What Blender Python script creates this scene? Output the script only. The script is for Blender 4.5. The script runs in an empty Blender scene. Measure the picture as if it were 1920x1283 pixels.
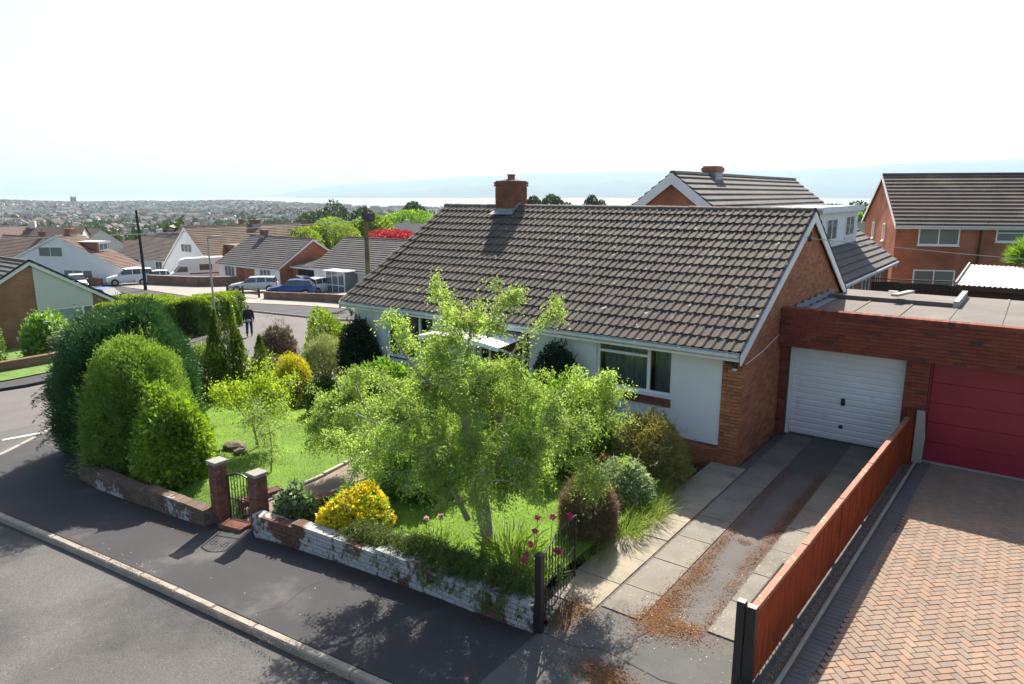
import bpy, bmesh, math, random
import numpy as np
from mathutils import Vector, Matrix, Euler

# ------------------------------------------------------------------ camera, sky, sun, exposure
SC = bpy.context.scene
COL = SC.collection
PITCH = math.atan2(641.5 - 364, 1325.0)
YAW = math.radians(36.5)
CAMP = Vector((0, 0, 5.5))
cam = bpy.data.objects.new('camera', bpy.data.cameras.new('camera'))
COL.objects.link(cam)
cam.location = CAMP
cam.rotation_euler = (math.pi / 2 - PITCH, 0, YAW)
cam.data.sensor_width = 36.0
cam.data.lens = 36.0 * 1325.0 / 1920.0
cam.data.clip_start = 0.1
cam.data.clip_end = 120000
SC.camera = cam

world = bpy.data.worlds.new('World')
SC.world = world
world.use_nodes = True
_nt = world.node_tree
_sky = _nt.nodes.new('ShaderNodeTexSky')
_sky.sky_type = 'NISHITA'
_sky.sun_disc = False
_sky.sun_elevation = math.radians(42.3)
_sky.sun_rotation = math.radians(-28.2)
_sky.dust_density = 3.0
_sky.air_density = 1.0
_sky.ozone_density = 1.6
_nt.links.new(_sky.outputs[0], _nt.nodes['Background'].inputs[0])
_nt.nodes['Background'].inputs[1].default_value = 0.08

sun = bpy.data.objects.new('sun', bpy.data.lights.new('sun', 'SUN'))
COL.objects.link(sun)
sun.location = (-30, 60, 90)
sun.data.energy = 5.0
sun.data.angle = math.radians(0.53)
sun.data.color = (1.0, 0.93, 0.82)
sun.rotation_euler = Vector((-0.52, 0.97, 1.0)).to_track_quat('Z', 'Y').to_euler()

SC.view_settings.view_transform = 'Standard'
SC.view_settings.look = 'None'
SC.view_settings.gamma = 1.0
SC.view_settings.use_curve_mapping = False
SC.view_settings.exposure = 1.28
SC.render.engine = 'CYCLES'
SC.cycles.use_denoising = True
SC.cycles.max_bounces = 8
SC.cycles.diffuse_bounces = 3
SC.cycles.glossy_bounces = 3
SC.cycles.transmission_bounces = 5
SC.cycles.transparent_max_bounces = 8
SC.cycles.volume_bounces = 1
SC.cycles.sample_clamp_indirect = 6.0
SC.cycles.caustics_reflective = False
SC.cycles.caustics_refractive = False

RNG = random.Random(11)
NP = np.random.default_rng(5)
PI = math.pi

# ------------------------------------------------------------------ terrain
def g(x, y):
    """height of the plot and street level at x, y (metres)"""
    z = 0.0
    if x < -4.5: z -= .045 * min(-4.5 - x, 13.5)
    if x < -18: z -= .085 * min(-18 - x, 40)
    if x < -58: z -= .03 * min(-58 - x, 60)
    if y > 26: z -= .03 * min(y - 26, 60) * (1 if x > -30 else max(0, (x + 45) / 15) if x > -45 else 0)
    if x < -45 and y > 40: z -= .03 * min(y - 40, 60)
    return z

FX, FY = -math.sin(YAW), math.cos(YAW)
RX, RY = math.cos(YAW), math.sin(YAW)
def smooth(a, b, t):
    t = min(1, max(0, (t - a) / (b - a)))
    return t * t * (3 - 2 * t)
def shore(az):
    """distance to the waterline; az = bearing right of the camera heading, radians"""
    return 2350 + 1900 * (1 - smooth(-0.36, -0.13, az)) - 150 * smooth(0.1, 0.4, az) + 90 * math.sin(az * 31) + 60 * math.sin(az * 77)
def far_z(d, az):
    z = float(np.interp(d, [0, 110, 200, 400, 800, 1500, 2600], [-5, -6, -13, -25, -34, -40.5, -42]))
    hill = math.exp(-((d - 3300) / 900) ** 2) * (11 * math.exp(-((az + .60) / .13) ** 2) + 7 * math.exp(-((az + .38) / .10) ** 2))
    z += hill
    if d > 1200: z += smooth(1200, 2600, d) * (2.4 * math.sin(az * 23 + d * .0011) + 1.8 * math.sin(az * 51 + 1.3) + 1.5 * math.sin(az * 9 - d * .0017)) * (1 - smooth(-.3, -.1, az))
    s = shore(az)
    z -= 14 * smooth(s - 130, s + 160, d)
    return z
def ground_z(x, y):
    d = math.hypot(x, y)
    az = math.atan2(x * RX + y * RY, x * FX + y * FY)
    near = g(x, y)
    w = smooth(112, 190, d)
    front = smooth(1.75, 1.05, abs(az)) if abs(az) < 1.75 else 0
    front = 1 - smooth(1.05, 1.75, abs(az))
    f = far_z(d, az) * front + (1 - front) * 0.012 * d
    return near * (1 - w) + f * w

# ------------------------------------------------------------------ node helpers / materials
MATS = {}
def _n(nt, t, **kw):
    n = nt.nodes.new(t)
    for k, v in kw.items():
        setattr(n, k, v)
    return n
def c4(c):
    return (c[0], c[1], c[2], 1)
def mk(name, col, rough=.85, var=.18, scale=3.0, fine=.12, fscale=60.0, bump=0.0, bscale=60.0, spec=.35, metal=0.0,
       rnd=0.0, hue=None, spots=None, stain=None, coat=0.0):
    """procedural surface: base colour broken by two noises, optional piece to piece variation, spots and stains"""
    if name in MATS: return MATS[name]
    m = bpy.data.materials.new(name)
    m.use_nodes = True
    nt = m.node_tree
    b = nt.nodes['Principled BSDF']
    b.inputs['Roughness'].default_value = rough
    b.inputs['Specular IOR Level'].default_value = spec
    b.inputs['Metallic'].default_value = metal
    b.inputs['Coat Weight'].default_value = coat
    pos = _n(nt, 'ShaderNodeNewGeometry').outputs['Position']
    def noise(sc_, det=4, rgh=.6):
        n = _n(nt, 'ShaderNodeTexNoise')
        n.inputs['Scale'].default_value = sc_
        n.inputs['Detail'].default_value = det
        n.inputs['Roughness'].default_value = rgh
        nt.links.new(pos, n.inputs['Vector'])
        return n.outputs['Fac']
    def rng(sock, a0, a1, b0, b1):
        r = _n(nt, 'ShaderNodeMapRange')
        for i, v in enumerate((a0, a1, b0, b1)):
            r.inputs[1 + i].default_value = v
        nt.links.new(sock, r.inputs[0])
        return r.outputs[0]
    def mix(fac, a, c, mode='MIX'):
        x = _n(nt, 'ShaderNodeMix', data_type='RGBA', blend_type=mode)
        if isinstance(fac, (int, float)): x.inputs[0].default_value = fac
        else: nt.links.new(fac, x.inputs[0])
        for i, v in ((6, a), (7, c)):
            if isinstance(v, tuple): x.inputs[i].default_value = v
            else: nt.links.new(v, x.inputs[i])
        return x.outputs[2]
    def scl(colsock, facsock):
        x = _n(nt, 'ShaderNodeVectorMath', operation='SCALE')
        if isinstance(colsock, tuple): x.inputs[0].default_value = colsock[:3]
        else: nt.links.new(colsock, x.inputs[0])
        nt.links.new(facsock, x.inputs['Scale'])
        return x.outputs[0]
    base = c4(col)
    if hue is not None:                       # list of colours picked per piece
        g_ = _n(nt, 'ShaderNodeNewGeometry')
        oi = _n(nt, 'ShaderNodeObjectInfo')
        ad = _n(nt, 'ShaderNodeMath', operation='ADD')
        nt.links.new(g_.outputs['Random Per Island'], ad.inputs[0])
        nt.links.new(oi.outputs['Random'], ad.inputs[1])
        fr = _n(nt, 'ShaderNodeMath', operation='FRACT')
        nt.links.new(ad.outputs[0], fr.inputs[0])
        cr = _n(nt, 'ShaderNodeValToRGB')
        cr.color_ramp.interpolation = 'LINEAR'
        els = cr.color_ramp.elements
        k = len(hue)
        els[0].color = c4(hue[0]); els[0].position = 0
        els[1].color = c4(hue[-1]); els[1].position = 1
        for i in range(1, k - 1):
            e = els.new(i / (k - 1)); e.color = c4(hue[i])
        nt.links.new(fr.outputs[0], cr.inputs[0])
        base = cr.outputs[0]
    if stain:                                 # (colour, scale, threshold, softness[, fine scale])
        f = noise(stain[1], 6, .65)
        base = mix(rng(f, stain[2], stain[2] + stain[3], 0, 1), base, c4(stain[0]))
    v = rng(noise(scale), .3, .7, 1 - var, 1 + var)
    out = scl(base, v)
    if fine:
        out = scl(out, rng(noise(fscale, 2), .25, .75, 1 - fine, 1 + fine))
    if spots:                                 # (colour, scale, threshold)
        f = noise(spots[1], 2, .5)
        out = mix(rng(f, spots[2], spots[2] + .03, 0, 1), out, c4(spots[0]))
    nt.links.new(out, b.inputs['Base Color'])
    if bump:
        bp = _n(nt, 'ShaderNodeBump')
        bp.inputs['Strength'].default_value = bump
        bp.inputs['Distance'].default_value = .01
        nt.links.new(noise(bscale, 3), bp.inputs['Height'])
        nt.links.new(bp.outputs[0], b.inputs['Normal'])
    MATS[name] = m
    return m

def leafmat(name, cols, trans=.42, tcol=None, rough=.55, spec=.3, nscale=1.3, nvar=.25):
    if name in MATS: return MATS[name]
    m = bpy.data.materials.new(name)
    m.use_nodes = True
    nt = m.node_tree
    b = nt.nodes['Principled BSDF']
    b.inputs['Roughness'].default_value = rough
    b.inputs['Specular IOR Level'].default_value = spec
    geo = _n(nt, 'ShaderNodeNewGeometry')
    cr = _n(nt, 'ShaderNodeValToRGB')
    els = cr.color_ramp.elements
    k = len(cols)
    els[0].color = c4(cols[0]); els[1].color = c4(cols[-1])
    for i in range(1, k - 1):
        e = els.new(i / (k - 1)); e.color = c4(cols[i])
    nt.links.new(geo.outputs['Random Per Island'], cr.inputs[0])
    no = _n(nt, 'ShaderNodeTexNoise')
    no.inputs['Scale'].default_value = nscale
    nt.links.new(geo.outputs['Position'], no.inputs['Vector'])
    mr = _n(nt, 'ShaderNodeMapRange')
    for i, v in enumerate((.3, .7, 1 - nvar, 1 + nvar)): mr.inputs[1 + i].default_value = v
    nt.links.new(no.outputs['Fac'], mr.inputs[0])
    sc_ = _n(nt, 'ShaderNodeVectorMath', operation='SCALE')
    nt.links.new(cr.outputs[0], sc_.inputs[0])
    nt.links.new(mr.outputs[0], sc_.inputs['Scale'])
    nt.links.new(sc_.outputs[0], b.inputs['Base Color'])
    tr = _n(nt, 'ShaderNodeBsdfTranslucent')
    tm = _n(nt, 'ShaderNodeMix', data_type='RGBA', blend_type='MULTIPLY')
    tm.inputs[0].default_value = 1
    nt.links.new(sc_.outputs[0], tm.inputs[6])
    tm.inputs[7].default_value = c4(tcol or (1.5, 1.45, .7))
    nt.links.new(tm.outputs[2], tr.inputs['Color'])
    mx = _n(nt, 'ShaderNodeMixShader')
    mx.inputs[0].default_value = trans
    nt.links.new(b.outputs[0], mx.inputs[1])
    nt.links.new(tr.outputs[0], mx.inputs[2])
    nt.links.new(mx.outputs[0], nt.nodes['Material Output'].inputs['Surface'])
    MATS[name] = m
    return m

def glassmat(name, tint=(.9, .95, .95), refl=1.0):
    if name in MATS: return MATS[name]
    m = bpy.data.materials.new(name)
    m.use_nodes = True
    nt = m.node_tree
    nt.nodes.remove(nt.nodes['Principled BSDF'])
    t = _n(nt, 'ShaderNodeBsdfTransparent'); t.inputs[0].default_value = c4(tint)
    gl = _n(nt, 'ShaderNodeBsdfGlossy'); gl.inputs['Roughness'].default_value = .02
    fr = _n(nt, 'ShaderNodeFresnel'); fr.inputs['IOR'].default_value = 1.9
    mx = _n(nt, 'ShaderNodeMixShader')
    nt.links.new(fr.outputs[0], mx.inputs[0]); nt.links.new(t.outputs[0], mx.inputs[1]); nt.links.new(gl.outputs[0], mx.inputs[2])
    nt.links.new(mx.outputs[0], nt.nodes['Material Output'].inputs['Surface'])
    MATS[name] = m
    return m

def brickmat(name, c1, c2, mortar, sx=1.0):
    """far brickwork: a brick pattern too small to pick apart from here, laid out in wall coordinates"""
    if name in MATS: return MATS[name]
    m = bpy.data.materials.new(name)
    m.use_nodes = True
    nt = m.node_tree
    b = nt.nodes['Principled BSDF']
    b.inputs['Roughness'].default_value = .9
    b.inputs['Specular IOR Level'].default_value = .2
    tc = _n(nt, 'ShaderNodeTexCoord')
    sp = _n(nt, 'ShaderNodeSeparateXYZ'); nt.links.new(tc.outputs['Object'], sp.inputs[0])
    ad = _n(nt, 'ShaderNodeMath', operation='ADD'); nt.links.new(sp.outputs[0], ad.inputs[0]); nt.links.new(sp.outputs[1], ad.inputs[1])
    cb = _n(nt, 'ShaderNodeCombineXYZ'); nt.links.new(ad.outputs[0], cb.inputs[0]); nt.links.new(sp.outputs[2], cb.inputs[1])
    br = _n(nt, 'ShaderNodeTexBrick')
    br.inputs['Scale'].default_value = 1
    br.inputs['Brick Width'].default_value = .225
    br.inputs['Row Height'].default_value = .075
    br.inputs['Mortar Size'].default_value = .009
    br.inputs['Color1'].default_value = c4(c1); br.inputs['Color2'].default_value = c4(c2); br.inputs['Mortar'].default_value = c4(mortar)
    nt.links.new(cb.outputs[0], br.inputs['Vector'])
    no = _n(nt, 'ShaderNodeTexNoise'); no.inputs['Scale'].default_value = .9; no.inputs['Detail'].default_value = 5
    nt.links.new(tc.outputs['Object'], no.inputs['Vector'])
    mr = _n(nt, 'ShaderNodeMapRange')
    for i, v in enumerate((.3, .7, .75, 1.25)): mr.inputs[1 + i].default_value = v
    nt.links.new(no.outputs[0], mr.inputs[0])
    s = _n(nt, 'ShaderNodeVectorMath', operation='SCALE'); nt.links.new(br.outputs['Color'], s.inputs[0]); nt.links.new(mr.outputs[0], s.inputs['Scale'])
    nt.links.new(s.outputs[0], b.inputs['Base Color'])
    MATS[name] = m
    return m

# ------------------------------------------------------------------ mesh helpers
class MB:
    """collects faces for ONE mesh"""
    def __init__(s): s.v = []; s.f = []
    def add(s, vs, fs):
        o = len(s.v)
        s.v += [tuple(p) for p in vs]
        s.f += [tuple(o + i for i in f) for f in fs]
        return s
    def box(s, x0, x1, y0, y1, z0, z1):
        return s.add([(x0, y0, z0), (x1, y0, z0), (x1, y1, z0), (x0, y1, z0), (x0, y0, z1), (x1, y0, z1), (x1, y1, z1), (x0, y1, z1)],
                     [(0, 3, 2, 1), (4, 5, 6, 7), (0, 1, 5, 4), (1, 2, 6, 5), (2, 3, 7, 6), (3, 0, 4, 7)])
    def obox(s, c, ax, ay, az):
        """oriented box: centre and three half-axis vectors"""
        c, ax, ay, az = map(Vector, (c, ax, ay, az))
        vs = [c + sx * ax + sy * ay + sz * az for sz in (-1, 1) for sx, sy in ((-1, -1), (1, -1), (1, 1), (-1, 1))]
        return s.add(vs, [(0, 3, 2, 1), (4, 5, 6, 7), (0, 1, 5, 4), (1, 2, 6, 5), (2, 3, 7, 6), (3, 0, 4, 7)])
    def beam(s, p, q, w, h, up=(0, 0, 1)):
        p, q = Vector(p), Vector(q)
        d = q - p
        a = d.normalized().cross(Vector(up)).normalized()
        u = a.cross(d.normalized())
        return s.obox((p + q) / 2, d / 2, a * w / 2, u * h / 2)
    def prism(s, pts, off):
        """polygon (3D points) pushed along off"""
        n = len(pts)
        p = [Vector(q) for q in pts]
        o = Vector(off)
        fs = [tuple(range(n - 1, -1, -1)), tuple(range(n, 2 * n))] + [(i, (i + 1) % n, n + (i + 1) % n, n + i) for i in range(n)]
        return s.add(p + [q + o for q in p], fs)
    def tube(s, pts, rad, n=6, cap=True):
        pts = [Vector(p) for p in pts]
        if not hasattr(rad, '__len__'): rad = [rad] * len(pts)
        rings = []
        ref = Vector((0.31, 0.2, 0.93))
        for i, p in enumerate(pts):
            d = (pts[min(i + 1, len(pts) - 1)] - pts[max(i - 1, 0)])
            if d.length < 1e-9: d = Vector((0, 0, 1))
            d.normalize()
            if abs(d.dot(ref)) > .98: r_ = Vector((1, 0, 0))
            else: r_ = ref
            a = d.cross(r_).normalized(); b = d.cross(a)
            rings.append([p + rad[i] * (math.cos(2 * PI * k / n) * a + math.sin(2 * PI * k / n) * b) for k in range(n)])
        vs = [q for r in rings for q in r]
        fs = [(i * n + k, i * n + (k + 1) % n, (i + 1) * n + (k + 1) % n, (i + 1) * n + k) for i in range(len(pts) - 1) for k in range(n)]
        if cap: fs += [tuple(range(n - 1, -1, -1)), tuple((len(pts) - 1) * n + k for k in range(n))]
        return s.add(vs, fs)
    def lathe(s, prof, c=(0, 0, 0), n=12, axis='z'):
        vs = []
        for r, h in prof:
            for k in range(n):
                a = 2 * PI * k / n
                p = (r * math.cos(a), r * math.sin(a), h)
                if axis == 'y': p = (p[0], p[2], p[1])
                if axis == 'x': p = (p[2], p[0], p[1])
                vs.append((p[0] + c[0], p[1] + c[1], p[2] + c[2]))
        m = len(prof)
        fs = [(i * n + k, i * n + (k + 1) % n, (i + 1) * n + (k + 1) % n, (i + 1) * n + k) for i in range(m - 1) for k in range(n)]
        fs += [tuple(range(n - 1, -1, -1)), tuple((m - 1) * n + k for k in range(n))]
        return s.add(vs, fs)
    def mesh(s, name, fix=False, smooth_=False):
        me = bpy.data.meshes.new(name)
        me.from_pydata(s.v, [], s.f)
        if fix:
            bm = bmesh.new(); bm.from_mesh(me); bmesh.ops.recalc_face_normals(bm, faces=bm.faces); bm.to_mesh(me); bm.free()
        if smooth_:
            for p in me.polygons: p.use_smooth = True
        me.update()
        return me

def wmat(o):
    """world matrix before the depsgraph has run"""
    m = o.matrix_basis.copy()
    if o.parent: m = wmat(o.parent) @ o.matrix_parent_inverse @ m
    return m
def link(name, me, mat, parent=None, local=False, kind=None):
    o = bpy.data.objects.new(name, me)
    COL.objects.link(o)
    if mat is not None and me is not None and not me.materials: me.materials.append(mat)
    if parent is not None:
        o.parent = parent
        if not local: o.matrix_parent_inverse = wmat(parent).inverted()
    if kind: o['kind'] = kind
    return o
def put(name, mb, mat, parent=None, local=False, kind=None, fix=False, smooth_=False):
    return link(name, mb.mesh(name, fix, smooth_), mat, parent, local, kind)
def tag(o, label, cat, group=None):
    o['label'] = label; o['category'] = cat
    if group: o['group'] = group
    return o
def thing(name, label, cat, loc=(0, 0, 0), rz=0, group=None):
    o = bpy.data.objects.new(name, None)
    o.empty_display_size = .2
    COL.objects.link(o)
    o.location = loc; o.rotation_euler = (0, 0, rz)
    return tag(o, label, cat, group)
def struct(o, label=None):
    o['kind'] = 'structure'
    if label: o['label'] = label
    return o
def copy_tree(o, parent=None):
    c = o.copy(); COL.objects.link(c); c.parent = parent
    for ch in list(o.children): copy_tree(ch, c)
    return c

def pieces(name, me, mat, parent, trs, maxn=300, local=False, joined=None):
    """alike pieces sharing one mesh: the largest in view are objects of their own, the rest one joined part"""
    if mat is not None and not me.materials: me.materials.append(mat)
    pw = wmat(parent)
    pinv = pw.inverted()
    if not local: order = sorted(trs, key=lambda t: (Vector(t[0]) - CAMP).length_squared)
    else: order = sorted(trs, key=lambda t: (pw @ Vector(t[0]) - CAMP).length_squared)
    for loc, rot, sc_ in order[:maxn]:
        o = bpy.data.objects.new(name, me)
        COL.objects.link(o)
        o.parent = parent
        if not local: o.matrix_parent_inverse = pinv
        o.location = loc; o.rotation_euler = rot; o.scale = sc_
    rest = order[maxn:]
    if rest:
        nv = len(me.vertices)
        base = np.empty(nv * 3, dtype=np.float64); me.vertices.foreach_get('co', base); base = base.reshape(-1, 3)
        polys = [tuple(p.vertices) for p in me.polygons]
        V, Fc = [], []
        for i, (loc, rot, sc_) in enumerate(rest):
            M = Matrix.LocRotScale(Vector(loc), Euler(rot), Vector(sc_))
            A = np.array(M.to_3x3()); V.append(base @ A.T + np.array(loc))
            Fc += [tuple(i * nv + q for q in p) for p in polys]
        m2 = bpy.data.meshes.new(joined or name + '_field')
        m2.from_pydata(np.concatenate(V).tolist(), [], Fc)
        m2.materials.append(me.materials[0])
        link(joined or name + '_field', m2, None, parent, local, 'stuff')

def sheet(name, poly, zf, mat, step=2.0, parent=None, cuts=(), thick=0.0):
    """a polygon draped over zf(x, y), cut every step metres; thick gives it real edges"""
    bm = bmesh.new()
    vs = [bm.verts.new((p[0], p[1], 0)) for p in poly]
    bm.faces.new(vs)
    xs = [p[0] for p in poly]; ys = [p[1] for p in poly]
    lines = [(1, x) for x in np.arange(math.floor(min(xs) / step) * step, max(xs), step)] + [(2, y) for y in np.arange(math.floor(min(ys) / step) * step, max(ys), step)]
    lines += [(1, v) for v in (-4.5, -18, -58, -30, -45)] + [(2, 26), (2, 40)]
    for a, v in lines:
        bmesh.ops.bisect_plane(bm, geom=bm.verts[:] + bm.edges[:] + bm.faces[:], plane_co=(v, 0, 0) if a == 1 else (0, v, 0), plane_no=(1, 0, 0) if a == 1 else (0, 1, 0))
    if thick:
        r = bmesh.ops.extrude_face_region(bm, geom=bm.faces[:])
        top = {e for e in r['geom'] if isinstance(e, bmesh.types.BMVert)}
        for v in bm.verts: v.co.z = zf(v.co.x, v.co.y) - (0 if v in top else thick)
    else:
        for v in bm.verts: v.co.z = zf(v.co.x, v.co.y)
    bmesh.ops.recalc_face_normals(bm, faces=bm.faces)
    if not thick:
        for f in bm.faces:
            if f.normal.z < 0: f.normal_flip()
    me = bpy.data.meshes.new(name); bm.to_mesh(me); bm.free()
    return link(name, me, mat, parent)

# ------------------------------------------------------------------ foliage helpers
def leaf_mesh(name, C, A, size, asp=.5, fold=.15, rng=NP, N=None):
    """one 4-point leaf per row: C base points, A axes, size lengths"""
    n = len(C)
    A = A / (np.linalg.norm(A, axis=1, keepdims=True) + 1e-9)
    R = rng.normal(size=(n, 3)) if N is None else N
    S = np.cross(A, R); S /= (np.linalg.norm(S, axis=1, keepdims=True) + 1e-9)
    Nn = np.cross(S, A)
    l = size.reshape(-1, 1); w = l * asp
    V = np.empty((n, 4, 3))
    V[:, 0] = C
    V[:, 1] = C + A * l * .45 + S * w * .5 + Nn * l * fold
    V[:, 2] = C + A * l
    V[:, 3] = C + A * l * .45 - S * w * .5 + Nn * l * fold
    me = bpy.data.meshes.new(name)
    me.vertices.add(4 * n); me.vertices.foreach_set('co', V.reshape(-1).astype(np.float32))
    me.loops.add(4 * n); me.loops.foreach_set('vertex_index', np.arange(4 * n, dtype=np.int32))
    me.polygons.add(n)
    me.polygons.foreach_set('loop_start', np.arange(0, 4 * n, 4, dtype=np.int32))
    me.update(calc_edges=True)
    return me

def unit(n, rng=NP):
    v = rng.normal(size=(n, 3))
    return v / np.linalg.norm(v, axis=1, keepdims=True)

def dome_points(n, rx, ry, h, rng, lump=.16, nl=34, depth=.07, low=-.15, power=1.0, sharp=14, p=2.0, clus=1, cl_r=.05):
    """points near the surface of a lumpy dome; z=0 is its foot, h its height. returns points and outward directions"""
    d = unit(int(n * 2.2), rng)
    d = d[d[:, 2] > low][:n]
    n = len(d)
    k = max(1, clus)
    if k > 1:                                  # leaves sit together in sprigs
        m = n // k
        d0 = d[:m]; jit_ = rng.normal(size=(m, k, 3)) * (cl_r / max(.2, (rx + ry) / 2))
        d = (d0[:, None, :] + jit_).reshape(-1, 3); d /= np.linalg.norm(d, axis=1, keepdims=True)
        pro = np.repeat(rng.normal(size=m) * .035, k)
        n = len(d)
    else: pro = 0
    B = unit(nl, rng); amp = rng.uniform(-.6, 1, nl) * lump
    L = np.zeros(n)
    for b, a in zip(B, amp): L += a * np.exp(-(1 - d @ b) * sharp)
    r = (1 + L + pro) * (1 - np.abs(rng.exponential(depth, n))).clip(.3, 1.2)
    if p != 2.0:
        q_ = (np.hypot(d[:, 0], d[:, 1]) ** p + np.abs(d[:, 2]) ** p) ** (1 / p); r = r / q_
    h2 = h / (1 - low)
    P = np.empty((n, 3))
    P[:, 0] = d[:, 0] * rx * r; P[:, 1] = d[:, 1] * ry * r
    P[:, 2] = (np.sign(d[:, 2]) * np.abs(d[:, 2]) ** power * r - low) * h2
    o = d * np.array([1, 1, 1.0])
    return P, o
# ------------------------------------------------------------------ materials of the setting
M_soil = mk('earth', (.07, .05, .035), .95, .3, 4, .25, 50, .5, 40)
M_ground = mk('rough_grass_ground', (.055, .085, .028), .95, .3, .02, .2, .3)
M_road = mk('road_tarmac', (.10, .095, .09), .9, .2, .45, .38, 45, .6, 90, .3, stain=((.06, .058, .058), .33, .5, .14), spots=((.3, .28, .25), 26, .745))
M_sideroad = mk('side_road_tarmac', (.125, .113, .108), .9, .12, .6, .22, 60, .4, 90, .3)
M_pave = mk('pavement_tarmac', (.047, .046, .049), .9, .15, .8, .22, 90, .35, 120, .3, stain=((.085, .08, .076), .8, .55, .15), spots=((.42, .42, .4), 9, .79))
M_kerb = mk('kerb_concrete', (.30, .26, .215), .9, .2, 2.5, .2, 70, .4, 90, spots=((.55, .52, .46), 16, .72))
M_apron = mk('apron_tarmac', (.088, .086, .084), .9, .18, 1.4, .2, 100, .35, 130)
M_lawn = mk('lawn_turf', (.10, .18, .025), .95, .3, 1.6, .3, 40, .6, 60)
M_slab_cream = mk('cream_slab', (.30, .26, .195), .9, .12, 2.5, .16, 70, .35, 80, stain=((.21, .19, .15), 1.3, .5, .12))
M_slab_grey = mk('grey_slab', (.195, .178, .148), .9, .12, 2.0, .16, 70, .35, 80, stain=((.15, .14, .12), 1.1, .48, .14), spots=((.5, .48, .42), 22, .73))
M_midtar = mk('old_drive_tarmac', (.115, .105, .1), .95, .16, 1.8, .3, 80, .6, 110)
M_rust = mk('fallen_blossom_litter', (.24, .10, .03), .95, .2, 6, .2, 80, hue=((.22, .095, .028), (.15, .06, .018), (.27, .13, .042), (.10, .045, .02), (.19, .085, .03)))
M_petal = mk('pale_petal', (.75, .7, .62), .8, .1, 6, .1, 60)
M_whiteline = mk('road_paint', (.72, .71, .68), .8, .12, 6, .15, 60)
M_seam = mk('tar_seam', (.15, .145, .14), .9, .1, 3, .1, 60)
M_paver = mk('block_paver', (.35, .24, .18), .88, .12, 1.0, .18, 90, .3, 120, hue=((0.264, 0.180, 0.128), (0.233, 0.167, 0.123), (0.290, 0.194, 0.132), (0.211, 0.167, 0.132), (0.255, 0.180, 0.132), (0.290, 0.189, 0.128), (0.220, 0.167, 0.132), (0.273, 0.176, 0.128)))
M_sand = mk('jointing_sand', (.16, .13, .095), .95, .2, 5, .2, 80)
M_edging = mk('concrete_edging', (.33, .31, .27), .9, .15, 3, .2, 70, .3, 80)
M_water = mk('estuary_water', (.16, .2, .22), .16, .04, .002, 0, 1, .06, .02, .5)
M_hill = mk('far_hill', (.045, .07, .05), .95, .45, .0022, .3, .009)

# ------------------------------------------------------------------ the land as one sheet
rr = [0.0] + list(np.geomspace(3, 112, 26)) + list(np.linspace(122, 400, 22)) + list(np.geomspace(430, 6200, 60))
NA = 260
azs = []
for k in range(NA):                      # finer where the camera looks
    t = k / NA
    azs.append(-PI + 2 * PI * t)
V, Fc = [], []
V.append((0, 0, -.26))
for r in rr[1:]:
    for a in azs:
        x = r * (FX * math.cos(a) + RX * math.sin(a)); y = r * (FY * math.cos(a) + RY * math.sin(a))
        V.append((x, y, ground_z(x, y) - (.45 if r < 125 else .1)))
for k in range(NA): Fc.append((0, 1 + (k + 1) % NA, 1 + k))
for i in range(len(rr) - 2):
    for k in range(NA):
        a = 1 + i * NA + k; b = 1 + i * NA + (k + 1) % NA
        Fc.append((a, b, b + NA, a + NA))
me = bpy.data.meshes.new('ground'); me.from_pydata(V, [], Fc); me.update()
bm = bmesh.new(); bm.from_mesh(me); bmesh.ops.recalc_face_normals(bm, faces=bm.faces)
if sum(f.normal.z for f in bm.faces) < 0: bmesh.ops.reverse_faces(bm, faces=bm.faces)
bm.to_mesh(me); bm.free()
struct(link('ground', me, M_ground), 'sloping land falling to the estuary plain')

# water
mb = MB()
R0 = 17200
n = 72
vs = [(0 + R0 * math.cos(2 * PI * k / n), R0 * math.sin(2 * PI * k / n), -45.0) for k in range(n)]
mb.add(vs, [tuple(range(n))])
struct(put('sea', mb, M_water), 'pale glinting estuary and sea')

# hills across the water
def ridge_sheet(name, d0, d1, prof, seed, rough):
    r_ = random.Random(seed)
    ph = [(r_.uniform(0, 6.28), r_.uniform(18, 90), r_.uniform(.3, 1)) for _ in range(7)]
    V, Fc = [], []
    A = np.linspace(-.45, .95, 150); D = np.linspace(0, 1, 9)
    for a in A:
        top = np.interp(a, [p[0] for p in prof], [p[1] for p in prof])
        for t in D:
            d = d0 + (d1 - d0) * t
            up = math.sin(t * PI / 2) ** .9
            z = -47 + top * up * (1 + rough * sum(w * math.sin(a * f + p + t * 3) for p, f, w in ph) / 3)
            V.append((d * (FX * math.cos(a) + RX * math.sin(a)), d * (FY * math.cos(a) + RY * math.sin(a)), z))
    m = len(D)
    for i in range(len(A) - 1):
        for j in range(m - 1):
            Fc.append((i * m + j, (i + 1) * m + j, (i + 1) * m + j + 1, i * m + j + 1))
    me = bpy.data.meshes.new(name); me.from_pydata(V, [], Fc); me.update()
    for p in me.polygons: p.use_smooth = True
    return struct(link(name, me, M_hill), 'hazy hills across the estuary')
ridge_sheet('hills', 9300, 11500, [(-.45, 0), (-.30, 0), (-.24, 40), (-.15, 95), (-.08, 170), (0, 225), (.06, 215), (.13, 250), (.2, 225), (.3, 190), (.42, 180), (.5, 200), (.6, 190), (.95, 190)], 4, .10)
ridge_sheet('far_hills', 13000, 16500, [(-.45, 0), (-.33, 20), (-.24, 250), (-.05, 440), (.1, 530), (.22, 545), (.36, 530), (.46, 610), (.52, 670), (.66, 690), (.95, 650)], 9, .035)

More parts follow.
